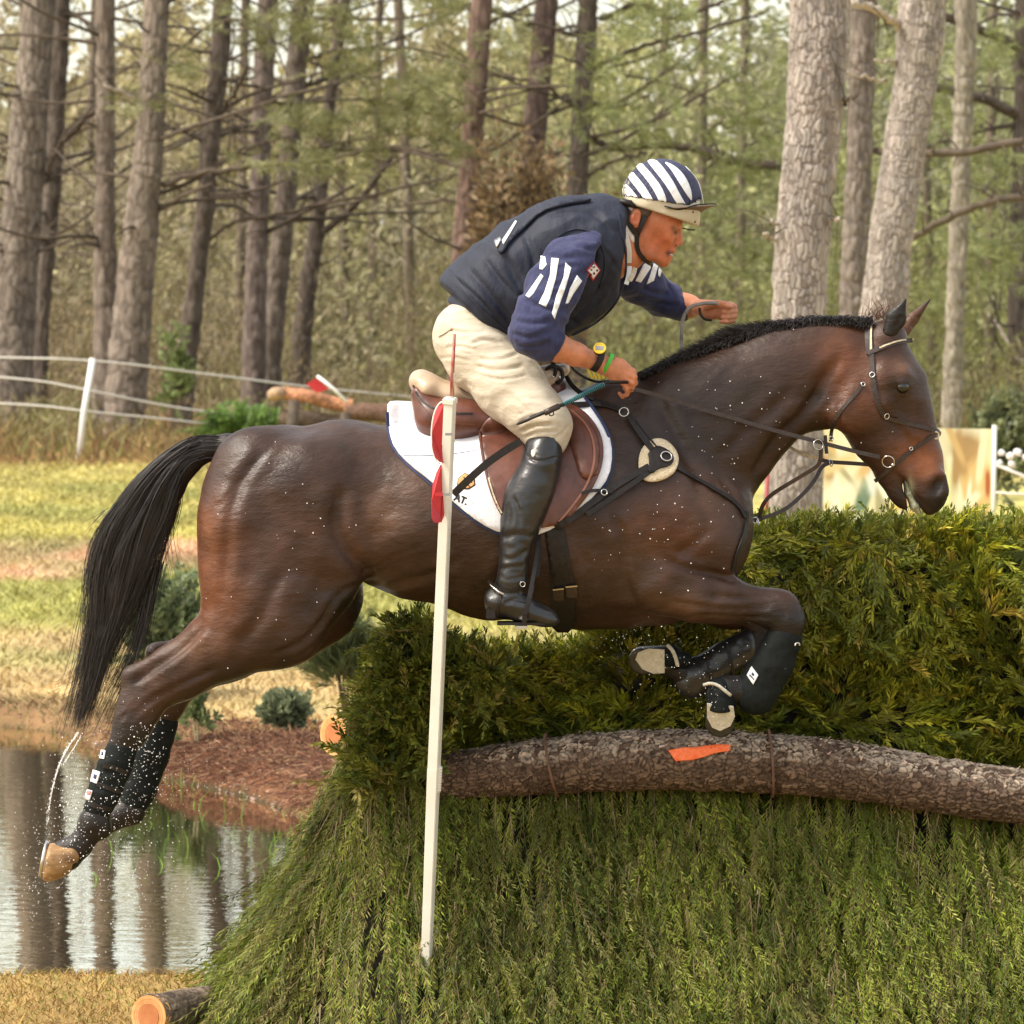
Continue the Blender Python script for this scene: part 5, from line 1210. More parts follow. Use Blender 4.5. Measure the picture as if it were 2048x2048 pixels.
def scatter(n, x0, x1, y0, y1, keep=None):
    x = rng.uniform(x0, x1, n); y = rng.uniform(y0, y1, n)
    if keep is not None: k = keep(x, y); x, y = x[k], y[k]
    return np.stack([x, y, ground_z(x, y)], 1)
def jit(c, n, v=.3): return np.array(c)[None]*(1+v*rng.uniform(-1, 1, (n, 1)))*(1+.08*rng.uniform(-1, 1, (n, 3)))
# near bank straw
b = scatter(26000, -2.6, -.3, -.9, 2.6, lambda x, y: sdist(x, y) > .05); n = len(b)
c = np.where(rng.random((n, 1)) < .5, jit((.42,.28,.10), n), jit((.25,.16,.06), n)); c = np.where(rng.random((n, 1)) < .15, jit((.22,.24,.05), n), c)
Q, C = blades(b, rng.uniform(.008, .035, n), rng.uniform(.003, .007, n), .9, c, .8); quads('bank_straw', Q, C, M['straw'], kind='stuff')
# lawns
b = scatter(90000, -6.5, 1.5, 9.5, 42, lambda x, y: (sdist(x, y) > .1)); n = len(b); c = gcol(b[:, 0], b[:, 1])*(1+.35*rng.uniform(-1, 1, (n, 1)))*1.1
Q, C = blades(b, rng.uniform(.015, .05, n)*(1+.02*b[:, 1]), rng.uniform(.008, .018, n)*(1+.02*b[:, 1]), .7, c, .6); quads('lawn_grass', Q, C, M['straw'], kind='stuff')
# tall dry weeds along the fence
b = scatter(26000, -8, 9, 39.5, 52, lambda x, y: rng.random(len(x)) < (fbm(np.stack([x*1.2, y*.6, 0*x], 1), 3, 77) > .42)*.9+.1); n = len(b)
t3_ = rng.random((n, 1)); c = np.where(t3_ < .4, jit((.34,.24,.10), n), np.where(t3_ < .7, jit((.22,.22,.07), n), jit((.20,.12,.07), n)))
Q, C = blades(b, rng.uniform(.08, .42, n)*np.clip((b[:, 1]-38.5)/3, .25, 1.2), rng.uniform(.012, .03, n), .35, c, .5); quads('dry_weeds', Q, C, M['straw'], kind='stuff')
# heap of red pine straw at the far bank
def pile(name, n, cx, cy, sx, sy, hz, cols, ln):
    x = cx+rng.normal(0, sx, n); y = cy+rng.normal(0, sy, n); k = sdist(x, y) > -.02; x, y = x[k], y[k]; n = len(x)
    h = hz*np.exp(-(((x-cx)/sx/1.5)**2+((y-cy)/sy/1.5)**2)); z = ground_z(x, y)+h*rng.random(n)
    p = np.stack([x, y, z], 1); d = unit(np.stack([rng.normal(size=n), rng.normal(size=n)*.7, rng.normal(0, .28, n)], 1)); L = ln*rng.uniform(.4, 1.3, n)
    s = unit(np.cross(d, np.array([0, -1., .4])))*.0024; a = p-d*L[:, None]/2; b2 = p+d*L[:, None]/2; mid = p+np.array([0, 0, 1.])*L[:, None]*.12
    Q = np.concatenate([np.stack([a-s, a+s, mid+s, mid-s], 1), np.stack([mid-s, mid+s, b2+s*.4, b2-s*.4], 1)])
    c = np.array(cols)[rng.integers(0, len(cols), n)]*(1+.35*rng.uniform(-1, 1, (n, 1))); return quads(name, Q, np.concatenate([c, c]), M['straw'], kind='stuff')
redc = [(.17,.072,.040), (.12,.052,.030), (.22,.105,.06), (.08,.040,.028), (.28,.17,.10)]
cx, cy = G(470, 1530); pile('pine_straw', 17000, cx, cy+.25, .34, .34, .05, redc, .12)
cx, cy = G(600, 1520); pile('pine_straw', 9000, cx, cy+.1, .25, .28, .05, redc, .12)
cx, cy = G(640, 1600); pile('pine_straw', 3500, cx, cy+.3, .25, .5, .05, redc, .12)
cx, cy = G(300, 1480); pile('pine_straw', 4000, cx, cy+.5, .7, .35, .03, redc, .1)
# pale pebbles on the shore
def lumps(name, pts, r, cols, m, zs=.5):
    ico = bmesh.new(); bmesh.ops.create_icosphere(ico, subdivisions=1, radius=1); iv = np.array([list(v.co) for v in ico.verts]); fi_ = np.array([[v.index for v in f.verts] for f in ico.faces]); ico.free()
    n = len(pts); sc_ = r[:, None, None]*(1+.5*rng.uniform(-1, 1, (n, 1, 3))); sc_[..., 2] *= zs
    V = pts[:, None]+iv[None]*sc_*(1+.15*rng.uniform(-1, 1, (n, len(iv), 1))); Fa = fi_[None]+(np.arange(n)*len(iv))[:, None, None]
    me = mesh_np(name, V.reshape(-1, 3), Fa.reshape(-1, 3), np.repeat(cols, len(iv), 0)); o = link(name, me, m); o['kind'] = 'stuff'; return o
M['stone'] = mat('pebble', (.75,.75,.75), (1.2,1.2,1.2), rough=.7, scale=30, attr=True)
x = rng.uniform(-2.4, -.5, 9000); y = rng.uniform(4.5, 13, 9000); d = sdist(x, y); k = (d > -.05) & (d < .16*rng.random(9000)+.0); x, y = x[k], y[k]; n = len(x)
lumps('shore_pebbles', np.stack([x, y, np.maximum(ground_z(x, y), WZ)+.004], 1), rng.uniform(.003, .014, n), jit((.30,.21,.155), n, .6), M['stone'])
x = rng.uniform(-9, -2.3, 5000); y = rng.uniform(10, 15, 5000); d = sdist(x, y); k = (d > -.03) & (d < .12); x, y = x[k], y[k]; n = len(x)
lumps('shore_pebbles', np.stack([x, y, np.maximum(ground_z(x, y), WZ)+.004], 1), rng.uniform(.003, .012, n), jit((.28,.20,.15), n, .5), M['stone'])
b = scatter(60000, -9, -1.6, 9, 15.5, lambda x, y: (sdist(x, y) > -.06) & (sdist(x, y) < .6)); n = len(b); c = np.where(rng.random((n, 1)) < .5, jit((.24,.16,.09), n), jit((.34,.25,.12), n)); c = np.where(rng.random((n, 1)) < .2, jit((.20,.21,.07), n), c)
Q, C = blades(b, rng.uniform(.01, .05, n), rng.uniform(.004, .010, n), .8, c, .8); quads('bank_litter', Q, C, M['straw'], kind='stuff')
# green blades added to stand for a green reflection in the water
b = scatter(110, -1.9, -.5, 5.5, 10, lambda x, y: (sdist(x, y) < -.05) & (sdist(x, y) > -1.3)); b[:, 2] = WZ; n = len(b)
Q, C = blades(b, rng.uniform(.02, .10, n), rng.uniform(.003, .006, n), .3, jit((.16,.30,.04), n), .6); quads('reflection_blades', Q, C, M['leaf'], kind='stuff')

# ================================================================ THE BRUSH FENCE
JX, JY = -.42, .42
fence = thing('brush_fence', 'wide cross-country brush fence dressed in drooping green cedar boughs', 'brush fence', (0, .4, 0))
def surf(s, v, extra=0.):
    """front skirt: s>0 metres to the right of the left end, s<0 angle round the end; v 0 top..1 bottom"""
    s = np.asarray(s, float); zt_ = np.interp(s, [0, .8, 1.2, 1.7, 2.2, 3.], [.97, .96, .93, .86, .80, .79]); R = .07+.62*v**1.25+extra; Z = zt_*(1-v)
    a = np.clip(-s/.5, 0, math.pi*.95)
    x = np.where(s >= 0, JX+s, JX-np.sin(a)*R); y = np.where(s >= 0, JY-R*1.45, JY-np.cos(a)*R*1.45)
    return np.stack([x, y, Z], -1)
ss = np.concatenate([np.linspace(-1.49, -.03, 24), np.linspace(0, 3.2, 40)]); vv = np.linspace(0, 1.04, 16)
S, Vv = np.meshgrid(ss, vv, indexing='ij'); Pv = surf(S, Vv, -.05).reshape(-1, 3); idx = np.arange(Pv.shape[0]).reshape(S.shape)
me = mesh_np('core', Pv, np.stack([idx[:-1, :-1], idx[1:, :-1], idx[1:, 1:], idx[:-1, 1:]], -1).reshape(-1, 4)); o = link('skirt_core', me, M['dark'], fence)  # dark sheet painted as the shade in gaps between boughs
# hedge core: rounded body, dark colour standing in for shade between sprays
def htop(x):
    px = 1024+x*FP/(CD+.6); return CH-(np.interp(px, [640,680,735,790,850,1000,1150,1300,1420,1500,1600,2048,2400], [1600,1540,1400,1305,1285,1295,1300,1210,1095,1050,1040,1045,1048])-HY)*(CD+.6)/FP
hx = np.linspace(-.40, 3.0, 74); prof_ = [(0,0),(0,.35),(.02,.7),(.07,.88),(.18,.97),(.35,.98),(.5,.93),(.62,.78),(.68,.4),(.68,0)]
V = []
for x in hx:
    zt = float(htop(np.array(x)))-.07; e = min(1, (x+.44)/.15)
    for (dy, fz) in prof_: V.append((x, .42+dy*e+(1-e)*.3, max(0, zt*fz if fz > 0 else 0)))
nr = len(prof_); Fh = [[i*nr+j, (i+1)*nr+j, (i+1)*nr+j+1, i*nr+j+1] for i in range(len(hx)-1) for j in range(nr-1)]+[list(range(nr))]
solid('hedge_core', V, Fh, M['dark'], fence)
# drooping boughs on the skirt
gA = np.array([(.155,.175,.024), (.11,.138,.020), (.215,.225,.035), (.070,.095,.015), (.30,.255,.08), (.17,.165,.03)])
def bcol(n, w=None): return gA[rng.choice(6, n, p=w or [.32,.28,.14,.16,.02,.08])]
NB = 5600; s = rng.uniform(-1.45, 3.15, NB); s = np.where(s < 0, s*1.0, s); v = rng.beta(1.0, 1.15, NB)*.98
den = fbm(np.stack([s*7, v*1.1, 0*s], 1), 3, 155); k = (rng.random(NB) < np.clip((den-.34)*8, .10, 1)); s, v = s[k], v[k]; n = len(s)
bul = .16*(fbm(np.stack([s*5, v*2.2, 0*s], 1), 2, 191)-.5); b = surf(s, v, -.02+bul); b2 = surf(s, np.minimum(v+.1, 1.1), -.0+bul); d = unit(b2-b); a_ = np.clip(-s/.5, 0, 3); outv = np.stack([np.where(s < 0, -np.sin(a_), 0), -np.cos(a_), 0*s], 1)
d = unit(d+outv*rng.uniform(.08, .34, (n, 1))+rng.normal(0, .09, (n, 3))+np.array([.05, 0, 0]))
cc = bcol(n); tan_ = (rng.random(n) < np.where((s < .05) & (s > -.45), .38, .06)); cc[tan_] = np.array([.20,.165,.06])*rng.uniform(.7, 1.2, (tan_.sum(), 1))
wv = (fbm(np.stack([s*3.2, v*1.2, 0*s], 1), 3, 55)-.5)[:, None]; cc = cc*(1+1.5*wv)*np.where(s > .2, 1.05, 1.3)[:, None]*np.array([.98, 1.08, .9])  # left end coloured brighter, painting in its stronger light
Q, C = sprays(b, d, rng.uniform(.2, .5, n)*(.75+.5*(wv[:, 0]+.5)), 50, .040, .0044, ang=.46, droop=.10, col=cc, cvar=.3, stem=(.0035, (.16,.11,.05)), taper=.45, flat=outv, curl=.32)
# overlapping wisps, finer
NB2 = 3400; s = rng.uniform(-1.45, 3.15, NB2); v = rng.uniform(0, .95, NB2); b = surf(s, v, .03); a_ = np.clip(-s/.5, 0, 3); outv = np.stack([np.where(s < 0, -np.sin(a_), 0), -np.cos(a_), 0*s], 1)
d = unit(np.array([0, 0, -1.])+outv*rng.uniform(.2, .7, (NB2, 1))+rng.normal(0, .16, (NB2, 3)))
cc = bcol(NB2, [.3,.25,.2,.1,.05,.1])*1.3
Q2, C2 = sprays(b, d, rng.uniform(.10, .24, NB2), 30, .034, .0040, ang=.5, droop=.08, col=cc, cvar=.25, stem=(.003, (.25,.18,.09)), flat=outv, curl=.25)
NB3 = 260; s = rng.uniform(-1.4, 3.1, NB3); v = rng.uniform(0, .8, NB3); b = surf(s, v, .05); a_ = np.clip(-s/.5, 0, 3); outv = np.stack([np.where(s < 0, -np.sin(a_), 0), -np.cos(a_), 0*s], 1)
d = unit(np.array([0, 0, -1.])+outv*rng.uniform(.1, .5, (NB3, 1))+rng.normal(0, .12, (NB3, 3)))      # bare and withered twigs
Q6, C6 = sprays(b, d, rng.uniform(.12, .42, NB3), 8, .022, .004, ang=.6, droop=.06, col=np.array([.26,.19,.10]), cvar=.35, stem=(.0038, (.30,.22,.13)), flat=outv, curl=.2)
o = quads('skirt_boughs', np.concatenate([Q, Q2, Q6]), np.concatenate([C, C2, C6]), M['needle'], fence, 'stuff')
# hedge sprays: front face and top
def hedge_pts(n, x0, x1):
    x = rng.uniform(x0, x1, n); t = rng.uniform(0, 1, n); zt = htop(x)-.05
    front = t < .74; zf = .72+(zt-.72)*rng.random(n)**.85
    y = np.where(front, .42+rng.normal(0, .03, n)-.02+.10*np.clip((zf-(zt-.25))/.25, 0, 1)**2, .42+rng.uniform(0, .6, n)); z = np.where(front, zf, zt-.03+rng.normal(0, .02, n))
    nrm = np.stack([rng.normal(0, .25, n), np.where(front, -1, -.35), np.where(front, .25, 1.)], 1); e = x < -.30; nrm[e, 0] -= 1.2
    return np.stack([x, y, z], 1), unit(nrm)
b, nr_ = hedge_pts(8200, -.40, 2.9); n = len(b); k = b[:, 2] < htop(b[:, 0]); b, nr_ = b[k], nr_[k]; n = len(b)
swirl = fbm(b*np.array([3.5, 1, 3.5]), 2, 91)*2*math.pi*2.2
dv = unit(nr_*.55+np.stack([np.cos(swirl)*.8, 0*swirl, np.sin(swirl)*.8+.15], 1)+rng.normal(0, .25, (n, 3)))
cc = bcol(n, [.26,.26,.16,.18,.05,.09]); cc = cc*(1+1.3*(fbm(b*4, 3, 12)-.5))[:, None]; toplit_w = np.clip((b[:, 2]-htop(b[:, 0])+.16)/.16, 0, 1)[:, None]; cc = cc*(1+.25*toplit_w)  # upper sprays coloured lighter, as if lit from above
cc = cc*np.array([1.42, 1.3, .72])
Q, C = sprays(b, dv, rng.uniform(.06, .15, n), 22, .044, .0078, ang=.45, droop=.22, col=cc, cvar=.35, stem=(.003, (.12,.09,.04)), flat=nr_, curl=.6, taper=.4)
# upright tips along the top
nt_ = 1100; x = rng.uniform(-.36, 2.9, nt_); b = np.stack([x, rng.uniform(.42, .75, nt_), htop(x)-.04+rng.normal(0, .012, nt_)], 1); d = unit(np.stack([rng.normal(0, .5, nt_), rng.normal(-.2, .3, nt_), np.ones(nt_)], 1))
Q3, C3 = sprays(b, d, rng.uniform(.04, .11, nt_), 20, .038, .0065, ang=.45, droop=.25, col=bcol(nt_, [.3,.2,.3,.08,.04,.08])*1.15, cvar=.3, stem=(.0025, (.15,.12,.05)), curl=.5)
# left bushy end
nl = 900; b = np.stack([rng.normal(-.60, .06, nl), rng.uniform(.1, .6, nl), rng.uniform(.85, 1.36, nl)], 1); b[:, 0] = np.interp(b[:, 2], [.85, 1.0, 1.2, 1.45], [-.46, -.44, -.37, -.27])+rng.normal(.02, .035, nl)
d = unit(np.stack([rng.normal(-.45, .45, nl), rng.normal(-.5, .4, nl), rng.normal(.35, .5, nl)], 1))
Q4, C4 = sprays(b, d, rng.uniform(.06, .15, nl), 22, .044, .0075, ang=.45, droop=.2, col=bcol(nl, [.3,.25,.2,.1,.05,.1])*1.1, cvar=.3, stem=(.003, (.14,.11,.05)), curl=.5)
nf = 1300; xf = rng.uniform(-.36, -.05, nf); b = np.stack([xf, rng.uniform(.05, .35, nf), rng.uniform(.90, 1.40, nf)], 1); b[:, 2] = np.minimum(b[:, 2], htop(b[:, 0])-.04)
kf = (b[:, 0] < -.22) | (b[:, 2] > 1.09); b = b[kf]; nf = len(b)
d = unit(np.stack([rng.normal(0, .5, nf), rng.normal(-.6, .4, nf), rng.normal(.4, .5, nf)], 1))
Q5, C5 = sprays(b, d, rng.uniform(.06, .14, nf), 22, .044, .0075, ang=.45, droop=.2, col=bcol(nf, [.3,.25,.2,.1,.05,.1]), cvar=.3, stem=(.003, (.14,.11,.05)), curl=.5)
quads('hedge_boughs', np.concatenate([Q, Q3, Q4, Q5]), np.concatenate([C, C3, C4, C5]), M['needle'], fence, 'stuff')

# ---- log rail
def log_mesh(name, path, rad, nu, nv, cell, depth, colA, colB, m, parent=None, seed=3, wob=.012, aniso=1., warp=.6, top=None):
    """tube with raised bark plates (real relief)"""
    C_ = spl(path, nv); R_ = np.interp(np.linspace(0, 1, nv), np.linspace(0, 1, len(rad)), rad)
    T_ = unit(np.gradient(C_, axis=0)); up = np.array([0, -1., 0]) if abs(T_[0][2]) > .7 else np.array([0, 0, 1.])
    A_ = unit(np.cross(T_, up)); B_ = np.cross(A_, T_)
    th = np.linspace(0, 2*np.pi, nu, endpoint=False); leng = np.concatenate([[0], np.cumsum(np.linalg.norm(np.diff(C_, axis=0), axis=1))])
    u = (th[None, :]*R_[:, None].mean())/cell; w = (leng[:, None]/cell/aniso)+0*th[None]; u = u+0*w
    per = max(3, round(2*math.pi*R_.mean()/cell)); u = th[None, :]/(2*math.pi)*per+0*w; cp_ = (C_[:, None]+(A_[:, None]*np.cos(th)[None, :, None]+B_[:, None]*np.sin(th)[None, :, None])*R_[:, None, None]).reshape(-1, 3)/cell
    u = (u+warp*2*(fbm(cp_*.45, 3, seed+21).reshape(u.shape)-.5)) % per; w = w+warp*2*(fbm(cp_*.5+7, 3, seed+22).reshape(u.shape)-.5)
    # cellular distance in (u, w), wrapping in u
    iu, iw = np.floor(u).astype(int), np.floor(w).astype(int); d1 = np.full(u.shape, 9.); d2 = np.full(u.shape, 9.); cid = np.zeros(u.shape)
    for du in (-1, 0, 1):
        for dw in (-1, 0, 1):
            cu, cw = iu+du, iw+dw; q = np.stack([(cu % per).ravel(), cw.ravel(), 0*cw.ravel()], 1).astype(float)
            hx_ = vnoise(q, seed).reshape(u.shape); hy_ = vnoise(q, seed+5).reshape(u.shape)
            dd_ = np.hypot(cu+.15+.7*hx_-u, cw+.15+.7*hy_-w); nw = dd_ < d1
            d2 = np.where(nw, d1, np.minimum(d2, dd_)); cid = np.where(nw, vnoise(q, seed+9).reshape(u.shape), cid); d1 = np.where(nw, dd_, d1)
    edge = np.clip((d2-d1)*3.2, 0, 1); plate = edge*(.4+.9*cid)+.5*(fbm(cp_*1.6, 3, seed+31).reshape(u.shape)-.5)
    base = C_[:, None]+(A_[:, None]*np.cos(th)[None, :, None]+B_[:, None]*np.sin(th)[None, :, None])*R_[:, None, None]
    nzl = fbm(base.reshape(-1, 3)*(.7/max(R_.mean(), .01)), 3, seed+2).reshape(u.shape)-.5
    rr = R_[:, None]*(1+2*wob/R_.mean()*nzl)+depth*plate
    Pt = C_[:, None]+(A_[:, None]*np.cos(th)[None, :, None]+B_[:, None]*np.sin(th)[None, :, None])*rr[..., None]
    colr = np.array(colB)[None, None]+(np.array(colA)-np.array(colB))[None, None]*(edge*(.35+.65*cid))[..., None]
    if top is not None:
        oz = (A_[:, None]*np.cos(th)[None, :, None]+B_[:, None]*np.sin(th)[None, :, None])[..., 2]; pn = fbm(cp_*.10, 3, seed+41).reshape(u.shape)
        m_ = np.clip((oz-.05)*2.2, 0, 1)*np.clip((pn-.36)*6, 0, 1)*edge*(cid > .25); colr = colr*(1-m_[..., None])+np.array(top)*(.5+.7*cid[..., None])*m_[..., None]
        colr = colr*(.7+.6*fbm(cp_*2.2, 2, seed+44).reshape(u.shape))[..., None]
    idx = np.arange(nu*nv).reshape(nv, nu); F_ = np.stack([idx[:-1], np.roll(idx, -1, 1)[:-1], np.roll(idx, -1, 1)[1:], idx[1:]], -1).reshape(-1, 4)
    me = mesh_np(name, Pt.reshape(-1, 3), F_, colr.reshape(-1, 3)); o = link(name, me, m, parent, False); return o, C_, R_
logt = thing('log_rail', 'long pine log rail with flaky bark and an orange paint mark across the brush', 'log', P(1300, 1530, .20))
lpath = [P(872,1554,.24), P(960,1546,.22), P(1060,1535,.2), P(1200,1524,.18), P(1378,1520,.16), P(1540,1527,.16), P(1700,1541,.17), P(1855,1567,.18), P(2048,1594,.19), P(2250,1612,.2), P(2450,1612,.2)]
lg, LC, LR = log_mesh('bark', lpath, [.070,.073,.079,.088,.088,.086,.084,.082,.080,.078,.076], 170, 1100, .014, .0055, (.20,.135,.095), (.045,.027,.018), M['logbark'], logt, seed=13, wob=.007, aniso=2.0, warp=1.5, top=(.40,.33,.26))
LT = tree_of(lg)
patch('paint_mark', 'N', [(1336,1500),(1362,1496),(1400,1494),(1436,1489),(1462,1490),(1460,1502),(1432,1506),(1412,1513),(1385,1520),(1352,1523),(1344,1512)], LT, .006, .0015, M['orange'], logt, step=4, smooth=0)
for t0_ in (.235, .50): 
    i = int(t0_*1100); c0 = Vector(LC[i]); tv = Vector(LC[i+3]-LC[i-3]).normalized()
    band('tie', c0, tv+Vector((.0, .0, .12)), LR[i]+.012, .007, M['rusty'] if 'rusty' in M else mat('rusty_wire', (.10,.05,.03), (.2,.1,.06), rough=.7), logt, 1.0)
# loose bark flakes proud of the log
nfk = 1500; ii = rng.integers(4, 1090, nfk); ii = ii[rng.random(nfk) < np.clip((fbm(np.stack([ii*.012, 0*ii, 0*ii], 1).astype(float), 2, 4)-.35)*3, .1, 1)]; nfk = len(ii); an = rng.uniform(.5, 2.0, nfk); Tt = unit(np.gradient(LC, axis=0)); Aa = unit(np.cross(Tt, np.array([0, 0, 1.]))); Bb = np.cross(Aa, Tt)
# outward direction: camera side and top
out_ = -Aa[ii]*np.sign(Aa[ii][:, 1:2])*np.cos(an)[:, None]+np.array([0, 0, 1.])*np.sin(an)[:, None]; out_ = unit(out_); pb = LC[ii]+out_*(LR[ii]+.008)[:, None]
tt_ = unit(Tt[ii]+rng.normal(0, .25, (nfk, 3))); sd_ = unit(np.cross(out_, tt_)); L_ = rng.uniform(.004, .010, (nfk, 1)); W_ = rng.uniform(.002, .006, (nfk, 1)); lift = out_*rng.uniform(.001, .006, (nfk, 1))
jq = lambda: rng.uniform(.3, 1.2, (nfk, 1)); Q = np.stack([pb-tt_*L_*jq()-sd_*W_*jq(), pb+tt_*L_*jq()-sd_*W_*jq()+lift, pb+tt_*L_*jq()+sd_*W_*jq()+lift, pb-tt_*L_*jq()+sd_*W_*jq()], 1); C = jit((.36,.28,.21), nfk, .5)
quads('bark_flakes', Q, C, M['logbark'], logt, 'stuff')
# cut logs: bottom left and behind the hedge's left end
def cutlog(name, lbl, a, b, r, bark=(.30,.24,.18), face=True):
    t = thing(name, lbl, 'log', a); o, _, _ = log_mesh('bark', [a, a.lerp(b, .33), a.lerp(b, .66), b], [r, r*.98, r*.97, r*.95], 70, 90, .02, .004, bark, (.08,.05,.035), M['logbark'], t, seed=5, wob=.004)
    n_ = (a-b).normalized(); tube('cut_face', [a-n_*.03, a+n_*.003], r*1.02, M['cutwood'], t, k=40, smooth=False); tube('heartwood', [a+n_*.002, a+n_*.0055], r*.62, M['cutwood2'], t, k=32, smooth=False)
    for rr in (.3, .5, .72, .84): ring('growth_ring', a+n_*.0045, r*rr, .0004, n_, M['cutwood2'] if rr > .6 else M['cutwood'], t)
    return t
cutlog('cut_log', 'sawn log with bright orange end lying at the foot of the skirt', P(298, 2032, -.1), P(640, 1975, .75), .062)
cutlog('cut_log', 'orange sawn log end poking out behind the left edge of the hedge', P(668, 1470, .95), P(1100, 1450, 1.6), .066)

# ================================================================ FLAG POLE
fp = thing('flag_pole', 'leaning white flag pole with red plastic flag halves in front of the horse', 'flag pole', P(845, 1960, -.36))
Pp = lambda x, y: P(x, y, -.51+(y-800)/1350*.40)
def sqpole(name, a, b, w0, w1, m, parent, tilt=.3):
    d = (b-a).normalized(); e1 = d.cross(Vector((0, 1, 0))).normalized(); e2 = d.cross(e1); e1, e2 = e1*math.cos(tilt)+e2*math.sin(tilt), e2*math.cos(tilt)-e1*math.sin(tilt)
    V = [p+e1*(i*w/2)+e2*(j*w/2) for p, w in ((a, w0), (b, w1)) for i, j in ((-1,-1),(1,-1),(1,1),(-1,1))]
    F = [[0,1,5,4],[1,2,6,5],[2,3,7,6],[3,0,4,7],[3,2,1,0],[4,5,6,7]]; o = solid(name, V, F, m, parent)
    bm = bmesh.new(); bm.from_mesh(o.data); bmesh.ops.bevel(bm, geom=bm.edges[:], offset=.0025, segments=2, affect='EDGES'); bm.to_mesh(o.data); bm.free(); return o
sqpole('post', Pp(900, 806), Pp(868, 1540), .0305, .0325, M['pvc'], fp)
sqpole('post', Pp(868, 1535), Pp(846, 2090), .0335, .026, M['pvc'], fp)
sqpole('cap', Pp(900, 796), Pp(899.5, 808), .037, .037, M['pvc'], fp)
sqpole('sleeve_coupling', Pp(876, 1532)+Vector((.003, -.004, 0)), Pp(873, 1584)+Vector((.003, -.004, 0)), .018, .018, M['pvc'], fp)
for k in range(9): box('ridge', Pp(876-.3*k, 1536+k*5.4)+Vector((.004, -.014, 0)), (.008, .0012, .0018), M['pvc'], fp)
tube('rod', [Pp(904, 800), Pp(906, 745)], .005, M['pvc'], fp)
tube('rod', [Pp(904, 792), Pp(905, 740), Pp(909, 668)], [.0065, .006, .0045], M['redwood'], fp, k=6)
def flagpiece(pts_, Y0):
    c0 = [P(x, y, Y0+.02*math.sin(i)) for i, (x, y) in enumerate(pts_)]; V = c0+[p+Vector((.012, .02, 0)) for p in c0]; n = len(c0)
    o = solid('flag', V, [list(range(n)), list(range(2*n-1, n-1, -1))]+[[i, (i+1) % n, n+(i+1) % n, n+i] for i in range(n)], M['red'], fp)
    bm = bmesh.new(); bm.from_mesh(o.data); bmesh.ops.bevel(bm, geom=bm.edges[:], offset=.004, segments=2, affect='EDGES'); bm.to_mesh(o.data); bm.free()
flagpiece([nat('D', *p) for p in ((515,425),(480,450),(460,500),(445,590),(450,680),(468,735),(495,765),(512,755),(518,600),(522,430))], -.50)
flagpiece([nat('D', *p) for p in ((497,768),(475,810),(458,880),(444,970),(447,1070),(460,1095),(485,1098),(500,1060),(505,900),(508,775))], -.49)
tube('flag_rim', [Vector(P(*nat('D', x, y), -.505)) for x, y in ((520,420),(497,428),(474,460),(458,510),(448,590),(452,680),(470,740),(496,768))], .0022, M['pvc'], fp, sm=1)
for y, x in ((603, 545), (935, 533)): box('clip', P(*nat('D', x, y), -.535), (.0105, .002, .004), mat('grey_clip', (.25,.25,.25), rough=.6), fp)
box('clip', P(*nat('D', 490, 935), -.515), (.012, .004, .005), M['red'], fp)
